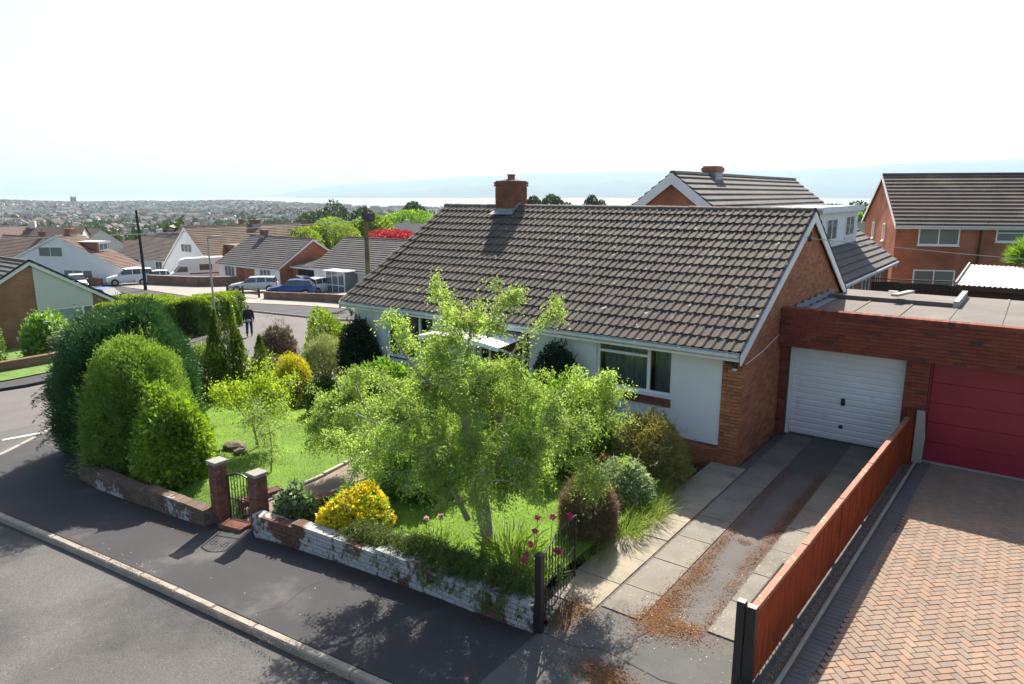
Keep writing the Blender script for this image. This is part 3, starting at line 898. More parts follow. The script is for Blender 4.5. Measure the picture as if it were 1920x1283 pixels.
put('porch_canopy', mb, M_upvc, HB)
for x in (-12.1, -9.75): put('bracket', MB().beam((x, YF - 1.15, 1.98), (x, YF, 1.5), .05, .05), M_upvc, HB)
# roof: battens, tiles one by one, ridge tiles
RXL, RXR = -16.15, -4.36
slope_a = math.atan(SL)
rlen = (YM - 13.36) / math.cos(slope_a)
mb = MB().prism([(RXL + .05, 13.42, 2.5 - .06), (RXL + .05, YM, ZR - .07), (RXL + .05, 22.85, 2.5 - .06), (RXL + .05, 22.8, 2.5 - .16), (RXL + .05, YM, ZR - .19), (RXL + .05, 13.47, 2.5 - .16)], (RXR - RXL - .1, 0, 0))
roof = put('roof', mb, M_dark, HB, fix=True)
TW, TG = .385, .362
prof = []
for k in range(2):
    o = k * TW / 2
    prof += [(o + .0, .0), (o + .1, 0), (o + .118, .02), (o + .142, .03), (o + .166, .02)]
prof += [(TW - .004, 0)]
tv, tf = [], []
TL = .43
np_ = len(prof)
for (yy, lift) in ((0, 0.0), (TL, .036)):
    for x, z in prof: tv.append((x, -yy, z + lift))
for x, z in prof: tv.append((x, -TL, z + .036 - .026))
for i in range(np_ - 1):
    tf.append((np_ + i, np_ + i + 1, i + 1, i)); tf.append((2 * np_ + i, 2 * np_ + i + 1, np_ + i + 1, np_ + i))
tm = bpy.data.meshes.new('roof_tile'); tm.from_pydata(tv, [], tf); tm.materials.append(M_tile)
ncol = int(round((RXR - RXL) / TW)); tw = (RXR - RXL) / ncol
nrow = int(rlen / TG)
trs = []
for r in range(nrow):
    s_up = rlen - (r + 1) * TG + (TG - .0)           # distance of the tile head from the eave edge
    for c in range(ncol):
        d = rlen - (r + 1) * TG                       # foot of this course above the eave
        sl = d + TL
        y = 13.36 + sl * math.cos(slope_a); z = 2.5 - .02 + (sl) * math.sin(slope_a) - .02 - .02 * math.sin(PI * sl / rlen) * (1 + .6 * math.sin(c * .31 + 1)) * (.2 if c in (0, ncol - 1) else 1)
        j = RNG.uniform(-.004, .004)
        trs.append(((RXL + c * tw + RNG.uniform(-.002, .002), y + j, z + RNG.uniform(-.002, .002)), (slope_a + RNG.uniform(-.004, .004), RNG.uniform(-.009, .009), RNG.uniform(-.009, .009) + (.03 if RNG.random() < .012 else 0)), (tw / TW, 1, 1)))
pieces('roof_tile', tm, M_tile, roof, trs)
# rear slope, out of sight from the street: plain courses
mb = MB()
for r in range(nrow + 1):
    t0 = r * TG; y0 = 22.9 - t0 * math.cos(slope_a); z0 = 2.5 - .03 + t0 * math.sin(slope_a)
    y1 = y0 - TG * math.cos(slope_a) * 1.02; z1 = z0 + TG * math.sin(slope_a)
    if y1 < YM: y1 = YM; z1 = ZR - .03
    mb.add([(RXL, y0, z0 + .035), (RXR, y0, z0 + .035), (RXR, y1, z1), (RXL, y1, z1), (RXL, y0, z0), (RXR, y0, z0)], [(0, 3, 2, 1), (0, 1, 5, 4)])
put('rear_courses', mb, M_tile, roof)
rm = MB()
nn = 8
for yy in (0, .46):
    for k in range(nn + 1):
        a = PI * (k / nn)
        rm.v.append((yy, .125 * math.cos(a), .10 * math.sin(a) + (.008 if yy == 0 else 0)))
for k in range(nn): rm.f.append((k, nn + 1 + k, nn + 2 + k, k + 1))
rm.f.append(tuple(range(nn + 1)))
rmesh = rm.mesh('ridge_tile'); rmesh.materials.append(M_ridge)
trs = []
x = RXL
while x < RXR - .2:
    trs.append(((x, YM, ZR - .055 + RNG.uniform(-.004, .004)), (0, RNG.uniform(-.008, .008), RNG.uniform(-.01, .01)), (min(1, (RXR - x) / .46), 1, 1)))
    x += .452
pieces('ridge_tile', rmesh, M_ridge, roof, trs)
# verges, eaves
for sx, nm in ((RXR - .02, 'bargeboard'), (RXL + .02, 'bargeboard')):
    for ye in (13.36, 22.86):
        s = 1 if ye > YM else -1
        p = [(sx, ye, 2.5 - .06), (sx, YM, ZR - .055), (sx, YM, ZR - .29), (sx, ye, 2.5 - .27)]
        if sx > -10: q = (.03, 0, 0)
        else: q = (-.03, 0, 0)
        put(nm, MB().prism(p, q), M_paintwood, HB, fix=True)
put('soffit', MB().box(RXL + .06, RXR - .06, 13.45, YF - .003, 2.31, 2.33), M_paintwood, HB)
put('fascia', MB().box(RXL + .06, RXR - .06, 13.425, 13.449, 2.28, 2.46), M_paintwood, HB)
mb = MB()
gp = [(13.42, 2.44), (13.418, 2.385), (13.37, 2.345), (13.315, 2.385), (13.312, 2.44), (13.322, 2.44), (13.325, 2.39), (13.37, 2.358), (13.407, 2.39), (13.41, 2.44)]
mb.prism([(RXL + .05, a, b) for a, b in gp], (RXR - RXL - .12, 0, 0))
gut = put('gutter', mb, M_gutter, HB, fix=True)
for x in np.arange(RXL + .5, RXR, 1.0): put('bracket', MB().box(x, x + .035, 13.308, 13.424, 2.37, 2.45), M_gutter, gut)
put('downpipe', MB().tube([(-15.85, 13.38, 2.36), (-15.85, 13.4, 2.25), (-15.85, 13.74, 2.05), (-15.85, 13.76, -.6)], .034, 8), M_upvc, HB)
put('cable', MB().tube([(-4.43, 13.9, 2.15), (-4.43, 15.0, 2.24), (-4.43, 16.05, 2.42)], .009, 5), M_upvc, HB)
# cable hook and insulators on the verge
put('cable_bracket', MB().tube([(-4.31, 17.3, 4.5), (-4.24, 17.3, 4.56), (-4.22, 17.3, 4.66)], .02, 6).lathe([(.0, 0), (.05, .01), (.05, .06), (.025, .08), (.045, .1), (0, .12)], (-4.24, 17.25, 4.42), 8), M_black, HB)
# security lights under the eave corner
sl_ = put('security_light', MB().box(-4.78, -4.62, 13.66, 13.78, 2.16, 2.27).lathe([(.03, 0), (.06, .03), (.06, .12), (.0, .13)], (-4.56, 13.62, 2.10), 10), M_black, HB)
put('lamp_glass', MB().lathe([(0, 0), (.05, .01), (.055, .03), (0, .05)], (-4.56, 13.6, 2.06), 10), M_upvc, sl_)
put('sensor', MB().lathe([(0, -.03), (.03, -.015), (.03, .015), (0, .03)], (-4.86, 13.66, 2.2), 8), M_upvc, sl_)
# chimney
cx0, cx1, cy0, cy1 = -13.76, -13.1, 17.72, 18.5
ch = put('chimney', MB().box(cx0 + .012, cx1 - .012, cy0 + .012, cy1 - .012, 4.5, 5.9), M_mortar_d, HB)
pt = []
for o, u, l in (((cx0, cy0), (1, 0), cx1 - cx0), ((cx1, cy0), (0, 1), cy1 - cy0), ((cx1, cy1), (-1, 0), cx1 - cx0), ((cx0, cy1), (0, -1), cy1 - cy0)):
    pt += brick_face(o, u, l, 4.8, 5.72)
for o, u, l in (((cx0 - .03, cy0 - .03), (1, 0), cx1 - cx0 + .06), ((cx1 + .03, cy0 - .03), (0, 1), cy1 - cy0 + .06), ((cx1 + .03, cy1 + .03), (-1, 0), cx1 - cx0 + .06), ((cx0 - .03, cy1 + .03), (0, -1), cy1 - cy0 + .06)):
    pt += brick_face(o, u, l, 5.72, 5.86)
M_chb = mk('chimney_brick', (.2, .08, .05), .92, .2, 3, .2, 70, .4, 90, .2, hue=((.25, .10, .06), (.2, .08, .05), (.29, .11, .06), (.16, .07, .05)))
pieces('brick', bmesh_brick(M_chb), M_chb, ch, pt)
put('chimney_cap', MB().add([(cx0 - .01, cy0 - .01, 5.86), (cx1 + .01, cy0 - .01, 5.86), (cx1 + .01, cy1 + .01, 5.86), (cx0 - .01, cy1 + .01, 5.86), (cx0 + .2, cy0 + .22, 5.95), (cx1 - .2, cy0 + .22, 5.95), (cx1 - .2, cy1 - .22, 5.95), (cx0 + .2, cy1 - .22, 5.95)], [(0, 1, 5, 4), (1, 2, 6, 5), (2, 3, 7, 6), (3, 0, 4, 7), (4, 5, 6, 7)]), mk('flaunching', (.2, .15, .11), .95, .2, 5, .2, 50), ch)
put('chimney_pot', MB().lathe([(.12, 5.92), (.115, 6.06), (.13, 6.07), (.13, 6.1), (.08, 6.1), (.08, 6.0)], ((cx0 + cx1) / 2 - .0, (cy0 + cy1) / 2, 0), 14), M_terracotta, ch)
fl = MB()
fl.box(cx0 - .02, cx1 + .02, cy0 - .022, cy0 - .006, 4.86, 5.06)
fl.add([(cx0 - .1, cy0 - .01, 4.99), (cx1 + .1, cy0 - .01, 4.99), (cx1 + .1, cy0 - .2, 4.89), (cx0 - .1, cy0 - .2, 4.89)], [(0, 3, 2, 1)])
for k in range(4): fl.box(cx1 + .006, cx1 + .02, cy0 + k * .1, cy0 + .1 + k * .1, 4.85, 5.08 + .055 * k)
put('flashing', fl, M_lead, ch)

# ------------------------------------------------------------------ the garages
GB = thing('garage', 'flat-roofed red brick garage pair with white door and crimson door', 'garage', (-2, 17, 0))
mb = MB()
mb.box(-4.44, 4.5, 16.16, 16.4, 2.16, 3.02)                      # parapet
mb.box(-4.44, -4.28, 16.41, 16.62, -.2, 2.158); mb.box(-1.9, -1.46, 16.34, 16.75, -.2, 2.158); mb.box(1.35, 4.5, 16.2, 16.7, -.2, 2.158)
gwal = put('front_wall', mb, M_mortar_d, GB)
put('wall', MB().box(-1.75, -1.55, 16.77, 22.7, -.2, 2.62).box(-4.4, 4.5, 22.5, 22.72, -.2, 2.6).box(4.3, 4.5, 16.71, 22.49, -.2, 2.62), M_brickg, GB)
pt = brick_face((-4.44, 16.14), (1, 0), 7.0, 2.165, 2.95)
pt += brick_face((-4.44, 16.39), (1, 0), .16, -.05, 2.1) + brick_face((-1.9, 16.32), (1, 0), .44, -.05, 2.1)
pieces('brick', bmesh_brick(M_brickg), M_brickg, gwal, pt)
# soldier-like coping edge of the parapet
trs = [((x + .06, 16.26, 2.945), (0, 0, 0), (.5, 2.5, 1.25)) for x in np.arange(-4.42, 3.0, .1135)]
pieces('coping_brick', boxmesh('coping_brick', .215, .1, .065, 0, M_brickg), M_brickg, gwal, trs, 80)
# white up and over door
gd = put('garage_door', MB().box(-4.2, -1.98, 16.66, 16.69, .02, 1.98), M_garwhite, GB)
rb = boxmesh('door_rib', 2.22, .012, .135, .0, M_garwhite)
ribm = MB()
ribm.prism([(-1.11, 0, 0), (-1.11, -.012, .02), (-1.11, -.012, .105), (-1.11, 0, .125)], (2.22, 0, 0))
rmm = ribm.mesh('door_rib', True)
pieces('door_rib', rmm, M_garwhite, gd, [((-3.09, 16.66, .04 + k * .1385), (0, 0, 0), (1, 1, 1)) for k in range(14)])
put('handle', MB().box(-3.13, -3.05, 16.61, 16.655, .86, 1.02).tube([(-3.09, 16.6, .93), (-3.09, 16.56, .93), (-3.02, 16.56, .93)], .012, 6), M_black, gd)
put('lock', MB().lathe([(0, -.03), (.045, -.025), (.045, 0), (0, .01)], (-3.09, 16.65, .36), 12, 'y'), M_black, gd)
put('door_frame', MB().box(-4.28, -4.205, 16.6, 16.7, 0, 2.06).box(-1.975, -1.9, 16.6, 16.7, 0, 2.06).box(-4.2045, -1.9755, 16.6, 16.7, 1.985, 2.06), M_paintwood, GB)
# crimson sectional door
rd = put('garage_door', MB().box(-1.42, 1.3, 16.5, 16.55, 0.0, 2.13), M_garred, GB)
rd['label'] = 'crimson sectional garage door with horizontal panels'
trs = [((-.06, 16.49, .02 + k * .424), (0, 0, 0), (1, 1, 1)) for k in range(5)]
pieces('door_panel', boxmesh('door_panel', 2.7, .03, .412, .0, M_garred), M_garred, rd, trs)
put('door_frame', MB().box(-1.46, -1.425, 16.42, 16.56, 0, 2.16).box(1.305, 1.345, 16.42, 16.56, 0, 2.16).box(-1.4245, 1.3045, 16.42, 16.56, 2.132, 2.158), M_garred, GB)
put('threshold', MB().box(-1.5, 1.35, 16.38, 16.49, -.03, .012), M_conc, GB)
# flat felt roof, a sheet per width with lapped seams
mb = MB()
froof = put('roof', MB().box(-4.44, 4.5, 16.41, 22.9, 2.62, 2.72), M_felt, GB)
for k, x in enumerate(np.arange(-4.4, 4.0, .98)):
    b = MB()
    b.prism([(x, 16.42, 2.735 + .004 * (k % 2)), (x, 20.55 if x < -1.5 else 22.95, 2.725 + .004 * (k % 2)), (x + 1.04, 20.55 if x + 1 < -1.5 else 22.95, 2.725 + .004 * (k % 2)), (x + 1.04, 16.42, 2.735 + .004 * (k % 2))], (0, 0, .003))
    b.box(x + .985, x + 1.04, 16.43, 20.5 if x < -1.5 else 22.9, 2.742, 2.752)
    put('felt_sheet', b, M_felt, froof, fix=True)
# kerbed edge and rooflight upstands at the rear
put('roof_kerb', MB().box(-4.4, -1.5, 20.5, 20.62, 2.72, 2.84), M_felt, GB)
put('roof_kerb', MB().box(-1.52, -1.4, 20.4, 22.9, 2.72, 2.9), M_conc, GB)
put('roof_board', MB().obox((-2.7, 20.9, 2.95), (.12, .55, .0), (.08, -.02, 0), (0, 0, .03)), M_conc, GB)
# stepped lead flashing up the gable
fls = put('flashing', MB().add([(-4.44, 16.45, 2.75), (-4.44, 20.5, 2.74), (-4.2, 20.5, 2.745), (-4.2, 16.45, 2.755)], [(0, 3, 2, 1)]), M_lead, GB)
for k in range(7):
    y = 16.6 + k * .62
    put('lead_step', MB().obox((-4.41, y + .3, 2.87), (.0, .3, -.045), (.012, 0, 0), (.03, 0, .085)), M_lead, fls)
put('prop_board', MB().add([(-1.6, 16.3, 0), (-1.42, 16.3, 0), (-1.40, 16.3, .55), (-1.46, 16.3, 1.12), (-1.6, 16.3, 1.12), (-1.6, 16.26, 0), (-1.42, 16.26, 0), (-1.40, 16.26, .55), (-1.46, 16.26, 1.12), (-1.6, 16.26, 1.12)],
    [(5, 6, 7, 8, 9), (4, 3, 2, 1, 0), (0, 1, 6, 5), (1, 2, 7, 6), (2, 3, 8, 7), (3, 4, 9, 8), (4, 0, 5, 9)]), M_conc, GB)

# ------------------------------------------------------------------ garden walls of brick
def wall_path(pts, hgt, courses_z=.075):
    """bricks along a curving wall, courses level, stepping with the ground"""
    out = []; core = MB()
    segs = along(pts, .9)
    k = 0
    for a, b in segs:
        d = b - a; L = d.length; u = d / L
        gb = min(g(a.x, a.y), g(b.x, b.y))
        z0 = math.floor((gb - .08) / .075) * .075
        zt = math.floor((g((a.x + b.x) / 2, (a.y + b.y) / 2) + hgt) / .075) * .075
        n = int(round((zt - z0) / .075))
        nrm = Vector((u.y, -u.x))
        for r in range(n):
            s = -.1125 if (r + int(round(z0 / .075))) % 2 else 0
            while s < L - .03:
                p, q = max(s, 0), min(s + .215, L - .005)
                if q - p > .04:
                    c = a + u * (p + q) / 2
                    top = r == n - 1
                    out.append(((c.x + nrm.x * RNG.uniform(-.004, .004), c.y + nrm.y * RNG.uniform(-.004, .004), z0 + r * .075 + .005), (RNG.uniform(-.01, .01), RNG.uniform(-.01, .01), math.atan2(u.y, u.x) + RNG.uniform(-.008, .008)), ((q - p) / .215, 2.15 if True else 1, 1)))
                s += .225
        m = (a + b) / 2
        core.obox((m.x, m.y, (z0 + zt) / 2 - .008), (u.x * L / 2, u.y * L / 2, 0), (nrm.x * .092, nrm.y * .092, 0), (0, 0, (zt - z0) / 2 - .008))
    return out, core
M_peel = mk('peeling_white_paint_brick', (.13, .07, .052), .92, .15, 3, .18, 70, .4, 90, .2, hue=((.15, .075, .055), (.12, .065, .05), (.17, .085, .06), (.11, .06, .05)))
def add_paint(m, cov, seedoff):
    nt = m.node_tree; b = nt.nodes['Principled BSDF']
    src = b.inputs['Base Color'].links[0].from_socket
    geo = _n(nt, 'ShaderNodeNewGeometry')
    va = _n(nt, 'ShaderNodeVectorMath', operation='ADD'); va.inputs[1].default_value = seedoff
    nt.links.new(geo.outputs['Position'], va.inputs[0])
    n1 = _n(nt, 'ShaderNodeTexNoise'); n1.inputs['Scale'].default_value = .75; n1.inputs['Detail'].default_value = 1.5
    n2 = _n(nt, 'ShaderNodeTexNoise'); n2.inputs['Scale'].default_value = 11; n2.inputs['Detail'].default_value = 4
    n3 = _n(nt, 'ShaderNodeTexNoise'); n3.inputs['Scale'].default_value = 60
    for n in (n1, n2, n3): nt.links.new(va.outputs[0], n.inputs['Vector'])
    ad = _n(nt, 'ShaderNodeMath', operation='MULTIPLY_ADD'); ad.inputs[1].default_value = .22
    nt.links.new(n2.outputs[0], ad.inputs[0]); nt.links.new(n1.outputs[0], ad.inputs[2])
    mr = _n(nt, 'ShaderNodeMapRange')
    for i, v in enumerate((cov, cov + .03, 0, 1)): mr.inputs[1 + i].default_value = v
    nt.links.new(ad.outputs[0], mr.inputs[0])
    wv = _n(nt, 'ShaderNodeMapRange')
    for i, v in enumerate((.3, .7, .30, .46)): wv.inputs[1 + i].default_value = v
    nt.links.new(n3.outputs[0], wv.inputs[0])
    mx = _n(nt, 'ShaderNodeMix', data_type='RGBA')
    nt.links.new(mr.outputs[0], mx.inputs[0]); nt.links.new(src, mx.inputs[6]); nt.links.new(wv.outputs[0], mx.inputs[7])
    nt.links.new(mx.outputs[2], b.inputs['Base Color'])
add_paint(M_peel, .575, (3.7, 0, 1.2))
GWR = thing('garden_wall', 'low brick garden wall with peeling white paint between gate pillar and driveway gate', 'wall', (-7.4, 6.7, g(-7.4, 6.7)))
pt, core = wall_path(wall_line, .43)
wc = put('mortar_core', core, M_mortar_d, GWR)
pieces('brick', bmesh_brick(M_peel), M_peel, GWR, pt)
M_old = mk('worn_wall_brick', (.13, .09, .07), .93, .2, 2.5, .2, 60, .4, 80, .2, hue=((.15, .105, .08), (.12, .085, .065), (.17, .115, .085), (.11, .08, .065)), stain=((.09, .10, .06), 2.0, .6, .08))
add_paint(M_old, .73, (9.1, 3, 0))
GWL = thing('garden_wall', 'worn brown brick garden wall curving round the corner under the tall bushes', 'wall', (-15, 6.0, g(-15, 6)))
pt, core = wall_path(wall_left, .40)
put('mortar_core', core, M_mortar_d, GWL)
pieces('brick', bmesh_brick(M_old), M_old, GWL, pt)
M_cop = mk('coping_stone', (.26, .25, .23), .85, .12, 3, .15, 60, .3, 60)
# brick pillars
def pillar(x, y, h, label):
    z = g(x, y)
    t = thing('gate_pillar', label, 'pillar', (x, y, z), .02, 'brick pillars of the little gate')
    s = .1175
    put('mortar_core', MB().box(-s + .01, s - .01, -s + .01, s - .01, -.15, h), M_mortar_d, t, True)
    pt = []
    for o, u in (((-s, -s), (1, 0)), ((s, -s), (0, 1)), ((s, s), (-1, 0)), ((-s, s), (0, -1))):
        pt += brick_face(o, u, 2 * s, -.15, h)
    pieces('brick', bmesh_brick(M_brickp), M_brickp, t, pt, local=True)
    bm = bmesh.new(); bmesh.ops.create_cube(bm, size=1)
    for v in bm.verts: v.co = Vector((v.co.x * .28, v.co.y * .28, h + .03 + v.co.z * .06 + (.012 if v.co.z > 0 and False else 0)))
    bmesh.ops.bevel(bm, geom=bm.edges[:], offset=.008, segments=1, affect='EDGES')
    me = bpy.data.meshes.new('capstone'); bm.to_mesh(me); bm.free()
    link('capstone', me, M_cop, t, True)
    return t
pillar(-11.28, 6.42, 1.12, 'brick gate pillar with pale capstone beside the curving brown wall')
pillar(-10.40, 6.62, 1.0, 'brick gate pillar with pale capstone beside the white-painted wall')
# little iron gate and step between the pillars
GT = thing('garden_gate', 'small wrought iron garden gate between the brick pillars', 'gate', (-10.85, 6.55, g(-10.85, 6.55)))
def gate_leaf(t, p, q, z0, z1, nb, arch=0.0, scroll=True):
    """iron gate leaf from p to q (x, y); every bar a part"""
    p, q = Vector(p), Vector(q)
    P = lambda s, z: (p.x + (q.x - p.x) * s, p.y + (q.y - p.y) * s, z)
    top = lambda s: z1 + arch * math.sin(s * PI)
    put('stile', MB().beam(P(0, z0), P(0, top(0)), .025, .025, (q.x - p.x, q.y - p.y, 0)), M_black, t)
    put('stile', MB().beam(P(1, z0), P(1, top(1)), .025, .025, (q.x - p.x, q.y - p.y, 0)), M_black, t)
    for zz in (z0 + .03, z0 + (z1 - z0) * .5, None):
        if zz is None: put('rail', MB().tube([P(i / 10, top(i / 10)) for i in range(11)], .014, 6), M_black, t)
        else: put('rail', MB().tube([P(0, zz), P(1, zz)], .011, 6), M_black, t)
    for i in range(1, nb):
        s = i / nb
        put('bar', MB().tube([P(s, z0 + .03), P(s, top(s))], .0075, 6), M_black, t)
    if scroll:
        L = (q - p).length
        for s0, sg in ((.27, 1), (.73, -1)):
            pts = []
            for k in range(26):
                a = k / 25 * 2.6 * PI; r = .085 * (1 - k / 32)
                pts.append(P(s0 + sg * r * math.cos(a) / L, z0 + (z1 - z0) * .76 + r * math.sin(a)))
            put('scroll', MB().tube(pts, .007, 5), M_black, t)
            put('scroll', MB().tube([(x, y, zz - (z1 - z0) * .5) for x, y, zz in pts], .007, 5), M_black, t)
zg = g(-10.85, 6.55)
gate_leaf(GT, (-11.08, 6.48), (-10.6, 6.6), zg + .06, zg + .88, 7, .08)
put('step', MB().obox((-10.85, 6.42, zg + .0), (.26, .05, 0), (-.03, .15, 0), (0, 0, .07)), M_brickp, GT)
# retaining walls beside the path inside the gate
for (a, b, lab) in (((-10.12, 6.75), (-10.0, 7.9), 'short low brick edging wall right of the garden path'), ((-11.2, 6.75), (-11.15, 7.6), 'short low brick edging wall left of the garden path behind the pillar')):
    t = thing('edging_wall', lab, 'wall', (a[0], a[1], g(*a)), 0, 'edging walls along the garden path')
    pt, core = wall_path([a, b], .36)
    put('mortar_core', core, M_mortar_d, t); pieces('brick', bmesh_brick(M_brickp), M_brickp, t, pt)

# ------------------------------------------------------------------ drive gates
G1 = thing('driveway_gate', 'open black wrought iron driveway gate leaf beside the low wall and pink flowers', 'gate', (-4.55, 6.75, 0))
put('gate_post', MB().box(-4.595, -4.505, 6.69, 6.78, -.15, 1.08), M_black, G1)
put('post_cap', MB().add([(-4.605, 6.68, 1.08), (-4.495, 6.68, 1.08), (-4.495, 6.79, 1.08), (-4.605, 6.79, 1.08), (-4.55, 6.735, 1.115)], [(0, 1, 4), (1, 2, 4), (2, 3, 4), (3, 0, 4)]), M_black, G1)
gate_leaf(G1, (-4.56, 6.82), (-4.83, 8.05), .07, 1.02, 11, .07)
G2 = thing('driveway_gate', 'black iron driveway gate leaf folded back along the red timber fence', 'gate', (-2.17, 7.25, 0))
put('gate_post', MB().box(-2.215, -2.125, 7.2, 7.29, -.15, 1.07), M_black, G2)
gate_leaf(G2, (-2.14, 7.33), (fence_x(8.6) - .1, 8.6), .07, .93, 11, .0)

# ------------------------------------------------------------------ red fence
FEN = thing('timber_fence', 'red-stained timber fence between the two driveways', 'fence', (-1.9, 11.8, 0))
M_fence = mk('red_stained_timber', (.26, .045, .015), .8, .18, 2, .2, 30, .3, 40, .12, hue=((.27, .048, .016), (.245, .042, .014), (.29, .054, .018), (.26, .046, .016), (.235, .04, .014)), stain=((.15, .035, .018), 1.6, .56, .14))
def grainy(m):
    nt = m.node_tree; b = nt.nodes['Principled BSDF']
    src = b.inputs['Base Color'].links[0].from_socket
    geo = _n(nt, 'ShaderNodeNewGeometry')
    mp = _n(nt, 'ShaderNodeVectorMath', operation='MULTIPLY'); mp.inputs[1].default_value = (40, 40, 2.2)
    nt.links.new(geo.outputs['Position'], mp.inputs[0])
    n1 = _n(nt, 'ShaderNodeTexNoise'); n1.inputs['Scale'].default_value = 1; n1.inputs['Detail'].default_value = 5
    nt.links.new(mp.outputs[0], n1.inputs['Vector'])
    mr = _n(nt, 'ShaderNodeMapRange')
    for i, v in enumerate((.3, .7, .6, 1.35)): mr.inputs[1 + i].default_value = v
    nt.links.new(n1.outputs[0], mr.inputs[0])
    s = _n(nt, 'ShaderNodeVectorMath', operation='SCALE')
    nt.links.new(src, s.inputs[0]); nt.links.new(mr.outputs[0], s.inputs['Scale']); nt.links.new(s.outputs[0], b.inputs['Base Color'])
grainy(M_fence)
M_cap = mk('faded_fence_cap', (.30, .11, .06), .7, .2, 3, .25, 40, .3, 40, .35, spots=((.6, .48, .4), 14, .66))
ang = math.atan2(16.3 - 7.3, (fence_x(16.3) - fence_x(7.3)))
trs = []
y = 7.34
k = 0
while y < 16.3:
    trs.append(((fence_x(y) + .012 + (.0025 if k % 2 else 0), y, .03), (RNG.uniform(-.004, .004), 0, ang), (1, 1, 1 + RNG.uniform(-.004, .004))))
    y += .118; k += 1
pieces('board', boxmesh('board', .128, .016, .96, 0, M_fence), M_fence, FEN, trs)
for i in range(6):
    y0 = 7.3 + i * 1.82; y1 = min(y0 + 1.8, 16.3)
    put('cap_rail', MB().prism([(fence_x(y0) - .045, y0, .985), (fence_x(y0) + .055, y0, .985), (fence_x(y0) + .045, y0, 1.02), (fence_x(y0) - .035, y0, 1.02)], (fence_x(y1) - fence_x(y0), y1 - y0 - .006, 0)), M_cap, FEN, fix=True)
    put('rail', MB().beam((fence_x(y0) - .025, y0, .3), (fence_x(y1) - .025, y1 - .01, .3), .04, .07), M_fence, FEN)
    put('rail', MB().beam((fence_x(y0) - .025, y0, .8), (fence_x(y1) - .025, y1 - .01, .8), .04, .07), M_fence, FEN)
put('end_post', MB().box(fence_x(7.3) - .06, fence_x(7.3) + .045, 7.22, 7.31, -.2, 1.03), M_black, FEN)
for i in range(1, 6): 
    y0 = 7.3 + i * 1.82
    put('post', MB().box(fence_x(y0) - .12, fence_x(y0) - .05, y0 - .04, y0 + .04, -.2, .88), M_fence, FEN)
put('end_board', MB().box(fence_x(16.3) - .05, fence_x(16.3) + .08, 16.0, 16.3, 0, 1.14), M_fence, FEN)
